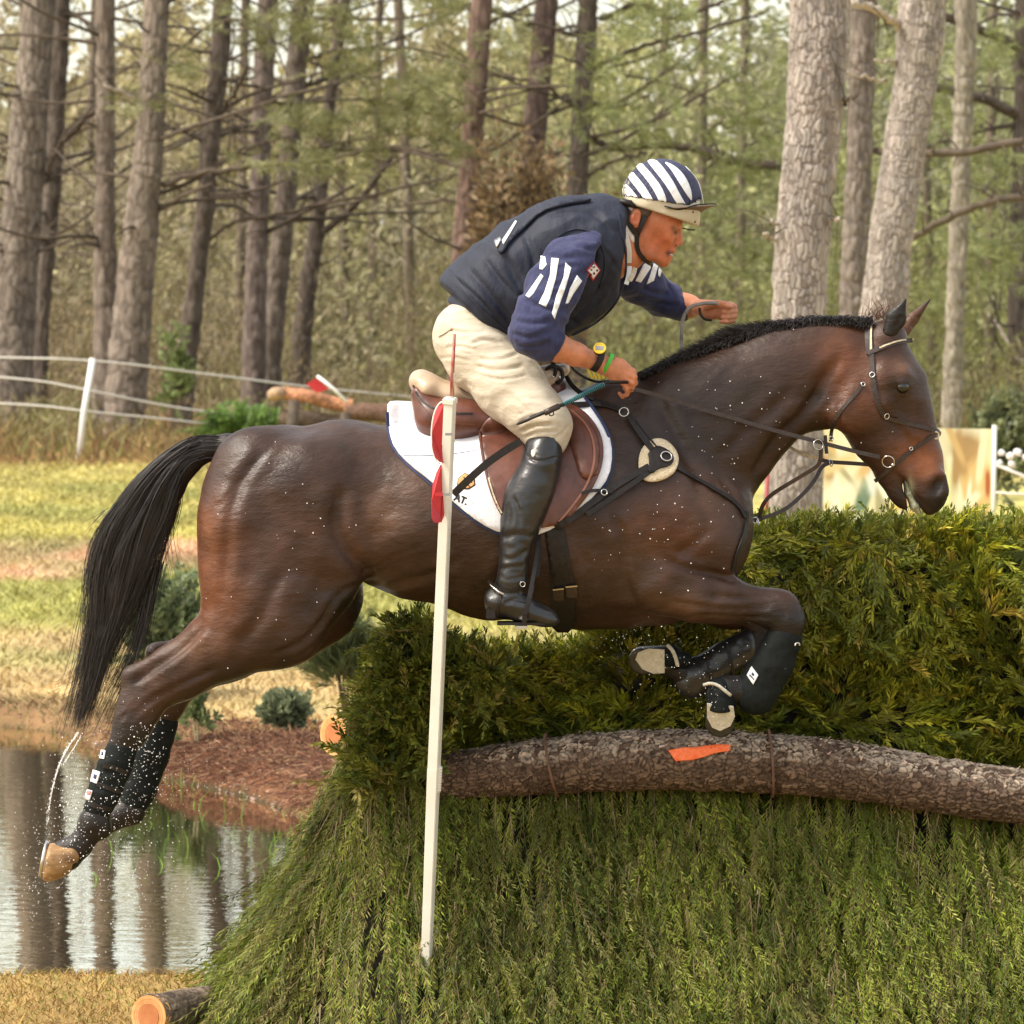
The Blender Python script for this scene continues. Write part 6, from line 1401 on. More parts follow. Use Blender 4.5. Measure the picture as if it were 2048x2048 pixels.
# ================================================================ TREES
def tree(name, lbl, pts, Y, cat='tree', group='pine trees behind the pond', branches=(), barkA=(.20,.155,.12), barkB=(.06,.042,.032), crown=True, nu=28, nv=160, cell=.10, depth=.02, top=15., base=None, fine=None, aniso=2.6, warp=.8, w_limbs=None):
    if w_limbs is None and Y > 40 and Y < 60: w_limbs = 12
    """pts: (x, y, width) in photograph pixels at distance Y; the trunk goes on to the ground and up to its crown"""
    P3 = [P(x, y, Y) for x, y, w in pts]; Rr = [w/2*pxm(Y) for x, y, w in pts]
    b_ = P3[-1]; gz = float(ground_z(np.array([b_.x]), np.array([Y]))[0])-.2
    if b_.z > gz: P3.append(Vector((b_.x+(P3[-1].x-P3[-2].x)*.3, Y, gz))); Rr.append(Rr[-1]*1.12)
    d = (P3[0]-P3[1]); d = d/max(d.z, .1)
    zt = top; P3 = [P3[0]+d*(zt-P3[0].z)*.9, P3[0]+d*(zt-P3[0].z)*.45]+P3; Rr = [Rr[0]*.45, Rr[0]*.75]+Rr
    P3[0].z = zt; P3[1].z = (zt+P3[2].z)/2
    t = thing(name, lbl, cat, (P3[-1].x, Y, gz+.2), group)
    # resample by height so relief stays even
    log_mesh('trunk', P3[::-1], Rr[::-1], nu, nv, cell, depth, barkA, barkB, M['bark'], t, seed=int(abs(P3[-1].x*7))+3, wob=.02, aniso=aniso, warp=warp)
    for bp_ in branches:
        pp_, w0, w1 = bp_[:3]; dY = bp_[3] if len(bp_) > 3 else -.3
        n = len(pp_); q = [P(x, y, Y+dY*(i/(n-1))*2) for i, (x, y) in enumerate(pp_)]; q = smooth_line(q, 2)
        for i in range(1, len(q)-1): q[i] = q[i]+Vector(rng.normal(0, .012, 3))
        rad = np.linspace(w0*.62*pxm(Y), w1*.62*pxm(Y), len(q)); V_, F_ = tube_arrays(q, list(rad), 7)
        o = solid('branch', V_, F_, M['limb'] if len(bp_) < 5 else M[bp_[4]], t, True)
        # side twigs
        V2, F2 = [], []; base_n = 0
        for k in range(int(len(q)*.55)):
            i = rng.integers(1, len(q)-1); dr = Vector((rng.normal(0, .6), rng.normal(0, .5), rng.normal(.1, .5))).normalized()*rng.uniform(.12, .5)*(w0/10)**.3
            va, fa = tube_arrays([q[i], q[i]+dr*.5+Vector((0, 0, .03)), q[i]+dr], [rad[i]*.35, rad[i]*.25, rad[i]*.08], 4, False, base_n); V2 += va; F2 += fa; base_n += len(va)
        if V2: o2 = solid('twigs', V2, F2, M['limb'], o, True); o2['kind'] = 'stuff'
    lim = []
    if w_limbs is not None:
        for k in range(w_limbs):
            yy = rng.uniform(-60, 520); xx = float(np.interp(yy, [p[1] for p in pts], [p[0] for p in pts])); sg = rng.choice([-1, 1]); L_ = rng.uniform(60, 330); up_ = rng.uniform(-.15, .55); sag = rng.uniform(-.35, .25)
            pp_ = [(xx+sg*L_*t, yy-up_*L_*t+sag*L_*t*t+rng.normal(0, 4)) for t in (0, .25, .5, .75, 1.)]; lim.append((pp_, rng.uniform(6, 12), 3, rng.uniform(-1, 1)))
    for pp_, w0, w1, dY in lim:
        q = smooth_line([P(x, y, Y+dY*i*.5) for i, (x, y) in enumerate(pp_)], 2); rad = np.linspace(w0/2*pxm(Y), w1/2*pxm(Y), len(q)); V_, F_ = tube_arrays(q, list(rad), 6); bn_ = len(V_)
        for k in range(7):
            i = rng.integers(2, len(q)-1); dr = Vector((rng.normal(0, .6), rng.normal(0, .5), rng.normal(.15, .5))).normalized()*rng.uniform(.15, .7)
            va, fa = tube_arrays([q[i], q[i]+dr*.5+Vector((0, 0, .03)), q[i]+dr], [rad[i]*.45, rad[i]*.3, rad[i]*.12], 4, False, bn_); V_ += va; F_ += fa; bn_ += len(va)
        solid('branch', V_, F_, M['limb'], t, True)
    if crown:
        nc = 420; c0 = np.array([P3[0].x, Y, zt-2.]); b = c0+rng.normal(0, 1, (nc, 3))*np.array([1.5, 1.5, 1.6]); d_ = unit(b-c0+rng.normal(0, .5, (nc, 3)))
        Q, C = sprays(b, d_, rng.uniform(.3, .7, nc), 10, .28, .03, ang=.7, droop=.2, col=np.array([(.06,.085,.02)]*nc), cvar=.3, stem=(.02, (.08,.06,.04)))
        o = quads('crown', Q, C, M['leaf'], t, 'stuff')
    return t
M['limb'] = mat('limb_bark', (.055,.042,.03), (.12,.09,.065), rough=.9, scale=12, bump=.5, bscale=20, bdist=.02)
M['palelimb'] = mat('bare_pale_limb', (.34,.28,.22), (.50,.43,.35), rough=.85, scale=12)
T = tree
dk_ = dict(barkA=(.16,.135,.115), barkB=(.07,.055,.045))
T('pine_tree', 'broad dark-barked pine at the far left edge', [(79,0,60),(62,207,68),(45,414,76),(28,620,84),(18,800,92),(12,880,100)], 48, branches=(([(95,350),(130,260),(165,230)],8,3),), nu=60, nv=420, cell=.10, barkA=(.27,.235,.20), barkB=(.11,.09,.075), group='pine trees')
T('pine_tree', 'narrow dark pine trunk directly behind the broad leftmost one', [(122,0,33),(112,250,32),(100,450,30),(84,640,26)], 54, branches=(([(135,22),(200,60),(240,85),(285,120)],9,4,-.5), ([(118,290),(155,250),(195,215)],14,8), ([(120,300),(160,265),(195,232)],6,5,-.2,'palelimb'), ([(108,400),(150,410),(200,416)],4,2)), group='pine trees', **dk_)
T('pine_tree', 'slim straight pine with greyish bark right of the dark pair at left', [(211,0,34),(211,250,34),(210,450,38),(212,650,46),(214,900,58)], 46, nu=44, nv=300, branches=(([(195,205),(150,250),(120,285)],5,3),), group='pine trees', barkA=(.25,.215,.18), barkB=(.12,.095,.08))
T('pine_tree', 'tall thick pine rising behind the short fence post, with long dark boughs', [(314,0,45),(306,150,48),(300,270,52),(285,420,62),(268,600,72),(252,780,78),(246,900,84)], 45,
  branches=(([(325,372),(370,352),(425,345),(520,330),(640,320),(720,302),(780,290),(850,302),(915,336)],11,4,-.6), ([(318,418),(370,388),(425,368)],8,4), ([(325,125),(380,80),(430,45),(475,33),(540,70),(575,150)],7,3,-.5), ([(290,210),(245,184),(205,171)],8,5,-.2,'palelimb'),
            ([(308,76),(282,50),(258,28)],5,2), ([(330,28),(365,22),(395,8)],5,2), ([(320,205),(345,200),(338,212)],6,4), ([(290,454),(260,455),(230,470)],8,3)), nu=60, nv=420, cell=.09, group='pine trees', barkA=(.27,.23,.195), barkB=(.12,.098,.08))
T('pine_tree', 'leaning dark pine with a forked side limb, middle left', [(447,0,34),(436,150,34),(424,250,34),(412,400,34),(397,520,32),(380,680,32),(368,820,34)], 47,
  branches=(([(436,232),(470,185),(497,130)],8,4), ([(415,482),(440,455),(490,438),(560,430),(650,405),(750,390),(830,370),(915,350)],8,4,-.6), ([(428,332),(460,310),(500,292),(590,272)],8,4), ([(450,55),(465,40),(468,90),(462,200),(458,300)],5,3)), group='pine trees', **dk_)
T('pine_tree', 'upright purplish-brown pine, left of a close pair', [(537,0,40),(527,150,38),(521,330,36),(514,500,38),(508,700,44),(505,850,50)], 52, nu=36, nv=260, branches=(([(552,30),(575,30),(600,15)],5,3),([(515,420),(470,385),(430,380)],4,2)), group='pine trees', barkA=(.21,.175,.155), barkB=(.11,.085,.075))
T('pine_tree', 'upright brown pine, right of a close pair', [(607,0,40),(592,150,38),(578,330,36),(562,500,38),(542,700,42),(535,830,46)], 53, nu=36, nv=260,
  branches=(([(612,122),(650,105),(700,97),(750,95),(830,97),(935,122)],8,3,-.5), ([(600,100),(580,75),(560,60)],6,3)), group='pine trees', barkA=(.21,.18,.155), barkB=(.10,.08,.065))
T('pine_tree', 'thin crooked dark tree with a limb rising to the right', [(668,150,20),(655,230,24),(644,330,26),(634,450,30),(618,560,32),(604,680,36),(598,790,42)], 55, branches=(([(640,472),(670,445),(720,400),(760,345),(785,315)],14,8), ([(640,530),(665,520),(685,500)],4,2)), crown=False, top=9, group='pine trees', **dk_)
T('pine_tree', 'reddish pine trunk rising behind the rider\'s back', [(964,0,40),(955,130,40),(945,270,38),(935,400,42),(928,520,46),(924,700,50)], 44, nu=40, nv=300, branches=(([(940,230),(900,270),(850,290)],6,3), ([(985,135),(1040,160)],5,3)), group='pine trees', barkA=(.22,.155,.13), barkB=(.09,.06,.05))
T('pine_tree', 'straight pine above the brown withered bush', [(1094,0,42),(1080,150,42),(1068,290,42),(1062,420,44)], 50, nu=36, nv=260, branches=(([(1110,60),(1160,50),(1203,39),(1281,5)],6,4),), group='pine trees', barkA=(.20,.15,.13), barkB=(.08,.055,.05))
T('pine_tree', 'darker pine between the rider\'s helmet and the brown bush', [(1177,0,36),(1168,150,36),(1160,300,36),(1154,420,36)], 49, nu=36, nv=260,
  branches=(([(1185,140),(1230,115),(1281,93),(1345,78),(1410,62),(1488,36),(1540,20)],9,4,-.5), ([(1203,39),(1245,15),(1281,5),(1310,20),(1338,39),(1390,30),(1446,0)],9,7,-.4), ([(1178,272),(1205,290),(1229,300),(1281,290),(1340,290),(1400,296),(1440,315),(1472,322),(1566,333)],11,17,-.4),
            ([(1172,354),(1200,335),(1229,321),(1296,303)],6,5), ([(1255,153),(1310,160),(1369,176),(1457,217)],4,2), ([(1405,275),(1435,245),(1465,230),(1510,222)],4,2), ([(1493,290),(1530,275),(1570,260)],4,3), ([(1185,138),(1250,132),(1320,100),(1400,70)],5,2)), group='pine trees', **dk_)
PL = dict(barkA=(.40,.365,.335), barkB=(.15,.125,.11), aniso=3.2, warp=.9)
T('pine_tree', 'thick pale pine nearest the helmet, flaky bark lit by the sun', [(1641,0,118),(1634,155,112),(1622,310,106),(1606,470,102),(1598,610,104),(1592,800,108),(1588,960,114)], 18,
  branches=(([(1686,200),(1700,196),(1713,192)],7,5,-.3), ([(1655,438),(1668,438),(1676,437)],8,6,-.1,'palelimb'), ([(1562,480),(1545,475),(1528,468)],7,5,-.1,'palelimb'), ([(1560,447),(1550,445),(1543,443)],6,5,-.1,'palelimb')), nu=170, nv=950, cell=.034, depth=.010, top=9, crown=False, group='pale pine trees', **PL)
T('pine_tree', 'thick pale pine leaning right above the horse\'s ears', [(1846,0,92),(1835,130,84),(1818,240,82),(1798,370,84),(1780,500,84),(1766,620,90),(1758,760,96)], 25,
  branches=(([(1800,54),(1780,36),(1760,24),(1735,14),(1708,5)],14,11,-.5,'palelimb'), ([(1775,163),(1735,155),(1690,148)],6,3,-.3,'palelimb'), ([(1795,124),(1770,122),(1750,120)],6,4,-.2,'palelimb')), nu=150, nv=900, cell=.034, depth=.010, top=9, crown=False, group='pale pine trees', **PL)
T('pine_tree', 'grey-brown pine standing between the two pale ones', [(1728,0,46),(1722,200,46),(1716,400,48),(1706,620,50),(1702,800,54)], 34, nu=50, nv=320, cell=.07, branches=(([(1750,300),(1800,308),(1850,308),(1928,302),(2048,280)],12,14,-.5), ([(1745,490),(1790,485),(1824,481),(1886,440),(1954,409),(2060,388)],10,13,-.4)), group='pine trees', barkA=(.22,.19,.17), barkB=(.11,.09,.08))
T('pine_tree', 'slender pale young pine near the right edge', [(1933,0,38),(1928,180,36),(1921,370,33),(1912,600,32),(1903,830,34)], 40, nu=36, nv=280, cell=.07, group='pine trees', barkA=(.32,.295,.25), barkB=(.15,.13,.105))
T('pine_tree', 'half-hidden dark pine at the right border with heavy sweeping boughs', [(2052,0,40),(2048,300,42),(2040,600,44),(2036,900,46)], 50, branches=(([(2048,104),(2016,78),(1954,57),(1886,31)],16,16,-.4), ([(2048,240),(1990,205),(1928,190),(1870,172),(1840,190)],20,12), ([(2046,620),(2015,660),(1990,631),(1960,520)],5,3), ([(2040,760),(2000,700),(1985,640)],6,4), ([(2016,310),(2010,410),(1998,620)],4,3), ([(1990,640),(2020,690),(2048,730)],6,5,-.2,'palelimb'), ([(2030,320),(1975,370),(1968,385)],9,6)), group='pine trees', **dk_)
# a few more slim trunks deep in the wood, one object each
deep = [(60,8,'far slim trunk deep in the wood, left of the fence post'),(170,14,'far slim trunk deep in the wood, above the fence post'),(480,16,'far slim trunk deep in the wood, between the paired pines'),(690,14,'far slim trunk deep in the wood, above the saddle cantle'),(745,12,'far slim trunk deep in the wood, left of the rider\'s back'),(820,16,'far slim trunk deep in the wood, behind the rider\'s hips'),
        (1310,14,'far slim trunk deep in the wood, over the helmet'),(1400,16,'far slim trunk deep in the wood, right of the helmet'),(1480,14,'far slim trunk deep in the wood, left of the pale pine'),(1860,15,'far slim trunk deep in the wood, right of the leaning pale pine'),(1980,16,'far slim trunk deep in the wood, near the right border')]
for (x, w, lb) in deep:
    dx = rng.uniform(-25, 25); T('pine_tree', lb, [(x+dx,0,w),(x+dx*.4,300,w*1.05),(x,600,w*1.2),(x-dx*.2,850,w*1.4)], rng.uniform(64, 72), crown=False, nu=12, nv=60, top=12, group='slim trunks deep in the wood', barkA=(.26,.22,.17), barkB=(.12,.095,.07))

# ================================================================ FAR WOOD AND UNDERGROWTH (read as one mass)
def wood(name, n, Y0, Y1, zfun, colfun, size, elong, dirv, seed=0, xr=(-1.25, 1.25), mt='leaf', clump=.5, thresh=.42):
    y = rng.uniform(Y0, Y1, int(n*2.2)); xm = (y+CD)/FP*1024; x = rng.uniform(xr[0], xr[1], len(y))*xm*1.5
    zt = zfun(x/xm, y); z = rng.uniform(0, 1, len(y))*zt
    p = np.stack([x, y, z], 1); den = fbm(p*np.array([.8, .35, .55])*clump*2, 3, seed); thr = thresh+.16*(z/np.maximum(zt, .1))**2
    k = den > thr; p = p[k][:n]; x, y, z = p.T; n = len(p); p[:, 2] += gz0(y)
    d = unit(np.array(dirv)[None]+rng.normal(0, .6, (n, 3))); s = unit(np.cross(d, rng.normal(size=(n, 3)))); L = size*rng.uniform(.5, 1.5, (n, 1)); Wd = L*elong*rng.uniform(.6, 1.4, (n, 1))
    Q = np.stack([p-d*L/2, p+s*Wd/2, p+d*L/2, p-s*Wd/2], 1); C = colfun(p, x/((y+CD)/FP*1024)); return Q, C
def lerpc(t, A_, B_): return np.array(A_)[None]*(1-t)+np.array(B_)[None]*t
def wcol(p, u):
    n = len(p); t = np.clip(.5+.75*u, 0, 1)[:, None]; g = fbm(p*np.array([.9, .3, .9]), 3, 61)[:, None]
    A_ = lerpc(t, (.48,.42,.28), (.38,.38,.22)); B_ = lerpc(t, (.25,.205,.135), (.17,.17,.09)); G_ = lerpc(t, (.38,.345,.18), (.37,.39,.15))
    c = A_*(1-g)+B_*g; w = np.clip((fbm(p*np.array([.55, .2, .6])+9, 3, 71)-.46)*7, 0, 1)[:, None]; c = c*(1-w)+G_*w
    hi = np.clip((p[:, 2:3]-4.2)/2.5, 0, 1)*np.clip(1-np.abs(u[:, None]+.45)/.9, 0, 1); c = c*(1-.5*hi)+np.array([.42,.35,.12])*.5*hi
    low = np.clip(1-(p[:, 2:3]-.5)/1.1, 0, 1)*.6; c = c*(1-low)+np.array([.17,.125,.08])*low
    return c*(1+.45*rng.uniform(-1, 1, (n, 1)))
zf1 = lambda u, y: np.interp(u, [-1.5,-1,-.6,-.3,-.05,.1,.35,.6,1.,1.5], [8.3,8.3,8.0,7.5,7.2,7.5,8.0,8.8,9.0,9.0])*(.72+.5*vnoise(np.stack([u*9, y*.03, 0*u], 1), 3))
Qs, Cs = [], []
for (n, a, b, sz, el, dv, sd_, th_) in ((60000, 86, 100, .42, .5, (.1, 0, .2), 1, .33), (75000, 70, 86, .26, .42, (.1, 0, .3), 2, .40), (85000, 60, 70, .155, .33, (.15, 0, .5), 3, .46)):
    Q, C = wood('w', n, a, b, zf1, wcol, sz, el, dv, sd_, thresh=th_); Qs.append(Q); Cs.append(C)
quads('far_wood', np.concatenate(Qs), np.concatenate(Cs), M['leaf'], kind='stuff')
# undergrowth between the trunks: fine twiggy stuff
zf2 = lambda u, y: np.interp(u, [-1.5,-1,-.5,0,.3,1.,1.5], [2.6,2.4,2.6,3.2,3.4,3.6,3.6])*(.6+.8*vnoise(np.stack([u*14, y*.3, 0*u], 1), 8))
def ucol(p, u):
    n = len(p); t = np.clip(.5+.75*u, 0, 1)[:, None]; g = fbm(p*1.1, 3, 81)[:, None]; c = lerpc(t, (.31,.24,.14), (.25,.22,.10))*(1.35-.9*g); w = np.clip((fbm(p*.7+5, 3, 82)-.5)*8, 0, 1)[:, None]*.8
    return (c*(1-w)+lerpc(t, (.22,.22,.08), (.28,.31,.08))*w)*(1+.4*rng.uniform(-1, 1, (n, 1)))
Q, C = wood('u', 75000, 50, 62, zf2, ucol, .16, .12, (.1, 0, .9), 5, thresh=.44); Q2, C2 = wood('u', 26000, 43, 50, lambda u, y: zf2(u, y)*.35, ucol, .16, .14, (.05, 0, .8), 6, thresh=.46)
quads('undergrowth', np.concatenate([Q, Q2]), np.concatenate([C, C2]), M['leaf'], kind='stuff')
# hanging pine needle clusters (soft green) on boughs: one crown part per spot, given to their own young pines
def needles(name, spots, Y, lbl, cat='pine foliage', n_each=46, col=(.235,.24,.105), L=.30):
    Qa, Ca = [], []
    for (x, y, rx, ry, dens) in spots:
        n = int(n_each*dens); c0 = np.array(P(x, y, Y)); b = c0+rng.normal(0, .55, (n, 3))*np.array([rx*pxm(Y), .8, ry*pxm(Y)]); d = unit(np.stack([rng.normal(.25, .7, n), rng.normal(-.2, .5, n), rng.normal(.1, .35, n)], 1))
        Q, C = sprays(b, d, rng.uniform(.12, .3, n), 26, L*.55, .011, ang=.55, droop=.12, col=col, cvar=.35, stem=(.008, (.10,.07,.045)), taper=.2); Qa.append(Q); Ca.append(C)
    o = quads(name, np.concatenate(Qa), np.concatenate(Ca), M['leaf'], kind='stuff'); return o
o = needles('pine_needles', [(700,110,90,60,1.2),(800,190,80,50,1),(640,250,90,30,1),(720,240,120,35,1.2),(860,230,70,50,1),(600,320,120,30,1),(880,150,50,60,.8),(560,60,60,40,.6),(640,50,80,40,1),(860,20,60,40,.8),(350,140,40,25,.4),(260,215,50,30,.3),(700,330,90,20,.5),(1010,90,60,60,.6),(470,40,60,30,.5),(900,300,50,30,.5)], 42, '')
o2 = needles('pine_needles', [(1250,60,70,50,.8),(1300,250,120,60,1),(1380,130,100,60,1),(1480,330,90,70,1.2),(1420,420,110,60,1.2),(1500,230,60,80,.8),(1200,200,60,60,.8),(1340,20,80,30,.6),(1480,520,70,50,.9),(1950,480,70,60,1),(1900,230,50,60,.7),(1990,540,60,50,.8),(1860,600,60,50,.7),(1990,340,60,40,.7),(1680,480,40,70,.5),(1560,60,30,60,.3),(1980,100,60,40,.7)], 43, '', col=(.25,.28,.11))

# ================================================================ FENCE OF ROPES, POSTS
FY = 41.
def gp(px, py, Y): return P(px, py, Y)
p0 = thing('fence_post', 'leaning white fence post at left carrying three ropes', 'fence post', P(154, 928, FY))
tube('post', [P(154, 930, FY)+Vector((0, 0, -.1)), P(168, 822, FY), P(186, 717, FY)], [.033, .036, .038], M['white'], p0, k=14)
for nm_, pts, lb in (('top', [(-1600,690),(-400,705),(0,715),(186,719),(420,749),(620,775),(860,797),(1150,830),(1500,880)], 'uppermost white rope of the fence'), ('mid', [(-1600,690),(-300,735),(60,757),(170,779),(330,812),(430,826),(560,850),(800,880)], 'middle white rope of the fence'), ('low', [(-1600,770),(-300,797),(60,808),(165,822),(330,838),(440,851),(600,868),(800,890)], 'lowest white rope of the fence')):
    o = tube('fence_rope', [P(x, y, FY+(.04 if nm_ != 'top' else .045)+.004*max(0, x-186)) for x, y in pts], .0125, M['rope'], None, k=8, sm=2); tag(o, lb, 'rope', 'ropes of the fence behind the lawn')
# ================================================================ BACKGROUND JUMP with its flag, fern tufts
bj = thing('log_jump', 'low rustic log jump with pinkish peeled top log beyond the lawn', 'log jump', P(650, 930, 36))
for (nm_, a, b, r, ca) in (('peeled_log', (575,788), (705,812), 13, (.62,.30,.17)), ('log', (690,822), (1000,850), 17, (.20,.12,.085)), ('stump', (545,790), (575,782), 12, (.55,.38,.25)), ('log', (566,840), (700,850), 20, (.14,.10,.07)), ('log', (560,890), (760,905), 22, (.12,.09,.06))):
    log_mesh(nm_, [P(*a, 36), P(a[0]*.66+b[0]*.34, a[1]*.66+b[1]*.34-3, 35.9), P(a[0]*.33+b[0]*.67, a[1]*.33+b[1]*.67+2, 36), P(*b, 36)], [r*pxm(36)]*4, 24, 60, .08, .006, ca, tuple(c*.5 for c in ca), M['logbark'], bj)
    for e in (a, b): tube('log_end', [P(*e, 36)+Vector((-.004, 0, 0)), P(*e, 36)+Vector((.004, 0, 0))], r*pxm(36)*1.02, M['cutwood'], bj, k=20, smooth=False)
tube('leg', [P(588, 800, 35.7), P(577, 960, 35.7)], .06, M['limb'], bj); tube('leg', [P(690, 825, 35.7), P(700, 960, 35.7)], .05, M['limb'], bj)
bf = thing('small_flag', 'small red flag on a tilted white stick above the far log jump', 'flag', P(694, 803, 35.5))
tube('stick', [P(694, 804, 35.5), P(665, 776, 35.5), P(634, 752, 35.5)], .018, M['white'], bf, k=10)
solid('flag', [P(x, y, 35.48+d) for d in (0, .02) for x, y in ((612,768),(632,756),(658,778),(634,786))], [[0,1,2,3],[7,6,5,4],[0,4,5,1],[1,5,6,2],[2,6,7,3],[3,7,4,0]], M['red'], bf)
def fern(x, y, Y, n, L, col, lbl, cat='fern', name='fern_plant', up=.9):
    a = rng.uniform(0, 2*np.pi, n); d = np.stack([np.cos(a)*.8, np.sin(a)*.5, up+rng.normal(0, .25, n)], 1); b = np.repeat(np.array([P(x, y, Y)]), n, 0)
    b[:, 2] = ground_z(b[:, 0], b[:, 1])+.02+rng.uniform(0, .3, n)
    Q, C = sprays(b, d, L*rng.uniform(.6, 1.2, n), 34, L*.28, .035, ang=1.0, droop=.5, col=col, cvar=.35, stem=(.02, (.2,.22,.08)), taper=.7)
    t = thing(name, lbl, cat, b[0]); quads('fronds', Q, C, M['leaf'], t, 'stuff'); return t
fern(490, 880, 42, 70, 1.0, (.13,.22,.05), 'dark green fern clump left of the far log jump')
fern(612, 880, 41.5, 22, .7, (.30,.30,.03), 'yellow-green fern tuft leaning on the far log jump')
# ================================================================ SHRUBS
def shrub(name, lbl, x, yb, yt, w, Y, n, col, leaf=(.05, .03), cat='shrub', stems=7, ang=.8, M_=10, up=.6, stemc=(.12,.09,.06), dens_low=.2):
    g = P(x, yb, Y); z0 = float(ground_z(np.array([g.x]), np.array([Y]))[0]); zt = P(x, yt, Y).z; H_ = zt-z0; R_ = w/2*pxm(Y)
    t = thing(name, lbl, cat, (g.x, Y, z0)); V_, F_ = [], []; tips = []; bn = 0
    for k in range(stems):
        a = rng.uniform(0, 6.28); rr = R_*rng.uniform(.1, .85); tip = Vector((g.x+math.cos(a)*rr, Y+math.sin(a)*rr*.8, z0+H_*rng.uniform(.6, .95))); m_ = Vector((g.x+math.cos(a)*rr*.35, Y+math.sin(a)*rr*.3, z0+H_*.45))
        va, fa = tube_arrays([Vector((g.x, Y, z0-.02)), m_, tip], [.012*H_, .009*H_, .003*H_], 5, False, bn); V_ += va; F_ += fa; bn += len(va); tips.append((m_, tip))
    o = solid('stems', V_, F_, mat(name+'_stem', stemc, rough=.9), t, True)
    q = rng.random(n); ti = rng.integers(0, stems, n); A_ = np.array([list(m) for m, _ in tips])[ti]; B_ = np.array([list(u) for _, u in tips])[ti]
    b = A_+(B_-A_)*(q[:, None]*1.05-dens_low)+rng.normal(0, 1, (n, 3))*np.array([R_*.26, R_*.24, H_*.09]); b[:, 2] = np.maximum(b[:, 2], z0+.03)
    c0 = np.array([g.x, Y, z0+H_*.35]); d = unit(unit(b-c0)+np.array([0, 0, up])+rng.normal(0, .35, (n, 3)))
    Q, C = sprays(b, d, rng.uniform(.6, 1.3, n)*H_*.16, M_, leaf[0], leaf[1], ang=ang, droop=.1, col=col, cvar=.4, stem=(.004, stemc), taper=.2)
    quads('leaves', Q, C, M['leaf'], t, 'stuff'); return t
Yb = row_to_Y
shrub('shrub', 'dark glossy shrub behind the tail and hind leg', 335, 1390, 1150, 200, Yb(1395), 520, (.13,.165,.075), (.05,.028), stems=9)
shrub('shrub', 'small round bluish shrub on the straw lawn', 572, 1492, 1380, 112, Yb(1500), 420, (.19,.22,.12), (.034,.018), stems=12)
shrub('sapling', 'sparse leafy sapling below the horse\'s far hock', 395, 1500, 1370, 90, Yb(1520), 60, (.13,.16,.06), (.045,.02), stems=5, stemc=(.30,.26,.14), cat='sapling')
shrub('young_pine', 'young dark green pine left of the brush fence', 690, 1440, 1215, 140, Yb(1445), 330, (.09,.115,.045), (.12,.006), stems=7, ang=.5, M_=26, cat='young pine', up=1.0)
shrub('withered_bush', 'brown withered leafy bush behind the rider\'s shoulder', 1045, 760, 300, 175, 40, 900, (.19,.13,.07), (.16,.06), stems=10, cat='bush', M_=9)
shrub('shrub', 'pale green bush by the leaning dark trunk at left', 345, 900, 650, 60, 44, 70, (.20,.25,.09), (.13,.06), stems=8, M_=8)
shrub('shrub', 'grey-green bush at the right edge under the trees', 1985, 960, 790, 150, 30, 300, (.15,.17,.08), (.09,.05), stems=8, M_=8)
# ================================================================ BANNER on the right
by = 22.
bn = thing('banner', 'large printed banner on a white frame beyond the hedge, pale yellow and orange', 'banner', P(1760, 1100, by))
pl_ = P(1562, 852, by); pr_ = P(1986, 858, by); zb = P(1700, 1110, by).z
mb = bpy.data.materials.new('banner_print'); mb.use_nodes = True; nb = mb.node_tree; bsb = nb.nodes['Principled BSDF']; at = nb.nodes.new('ShaderNodeVertexColor'); at.layer_name = 'Col'; nb.links.new(at.outputs[0], bsb.inputs['Base Color']); bsb.inputs['Roughness'].default_value = .45
nx_, nz_ = 260, 150; gx = np.linspace(0, 1, nx_); gz_ = np.linspace(0, 1, nz_); GX, GZ = np.meshgrid(gx, gz_, indexing='ij')
Vb = np.stack([pl_.x+(pr_.x-pl_.x)*GX, by+.02*np.sin(GX*9), pl_.z+(pr_.z-pl_.z)*GX+(zb-pl_.z)*GZ], -1).reshape(-1, 3)
PXb = 1530+456*GX.ravel(); PYb = 852+255*GZ.ravel(); pp_ = np.stack([PXb*.02, PYb*.012, 0*PXb], 1); nzb = fbm(pp_, 4, 41)
Cb = lerpc(np.clip((nzb-.35)*3, 0, 1)[:, None], (.85,.72,.38), (.90,.84,.62))
def bsp(cx, cy, rx, ry, col, rot=0, p=2):
    global Cb
    x = (PXb-cx)*math.cos(rot)+(PYb-cy)*math.sin(rot); y = -(PXb-cx)*math.sin(rot)+(PYb-cy)*math.cos(rot); w = np.clip(1.6*np.exp(-(np.abs(x/rx)**p+np.abs(y/ry)**p)), 0, 1)[:, None]; Cb = Cb*(1-w)+np.array(col)*w
bsp(1712, 975, 14, 50, (.16,.24,.15), .3, 4); bsp(1740, 955, 22, 30, (.80,.82,.74), 0, 4); bsp(1775, 990, 24, 18, (.85,.22,.05), .3, 4); bsp(1768, 1005, 14, 8, (.95,.75,.1), .2, 4); bsp(1760, 960, 18, 16, (.30,.36,.22), .3)
bsp(1925, 905, 30, 44, (.45,.28,.12), .5, 3); bsp(1950, 980, 34, 60, (.85,.55,.22), .1, 3); bsp(1905, 960, 10, 60, (.93,.88,.6), -.25, 4); bsp(1962, 900, 7, 60, (.95,.86,.55), .12, 4); bsp(1935, 1000, 9, 30, (.93,.85,.6), .8, 4); bsp(1975, 960, 5, 25, (.45,.12,.04), 0, 3); bsp(1880, 1000, 16, 60, (.9,.9,.45), .1, 3)
for k in range(14): bsp(rng.uniform(1580, 1980), rng.uniform(870, 1030), rng.uniform(4, 12), rng.uniform(25, 70), [(.97,.93,.72), (.50,.30,.12), (.72,.48,.20), (.45,.40,.22)][k % 4], rng.uniform(-.8, .8), 3)
bsp(1640, 930, 60, 12, (.80,.62,.3), -.4); bsp(1620, 990, 70, 12, (.93,.88,.65), -.3)
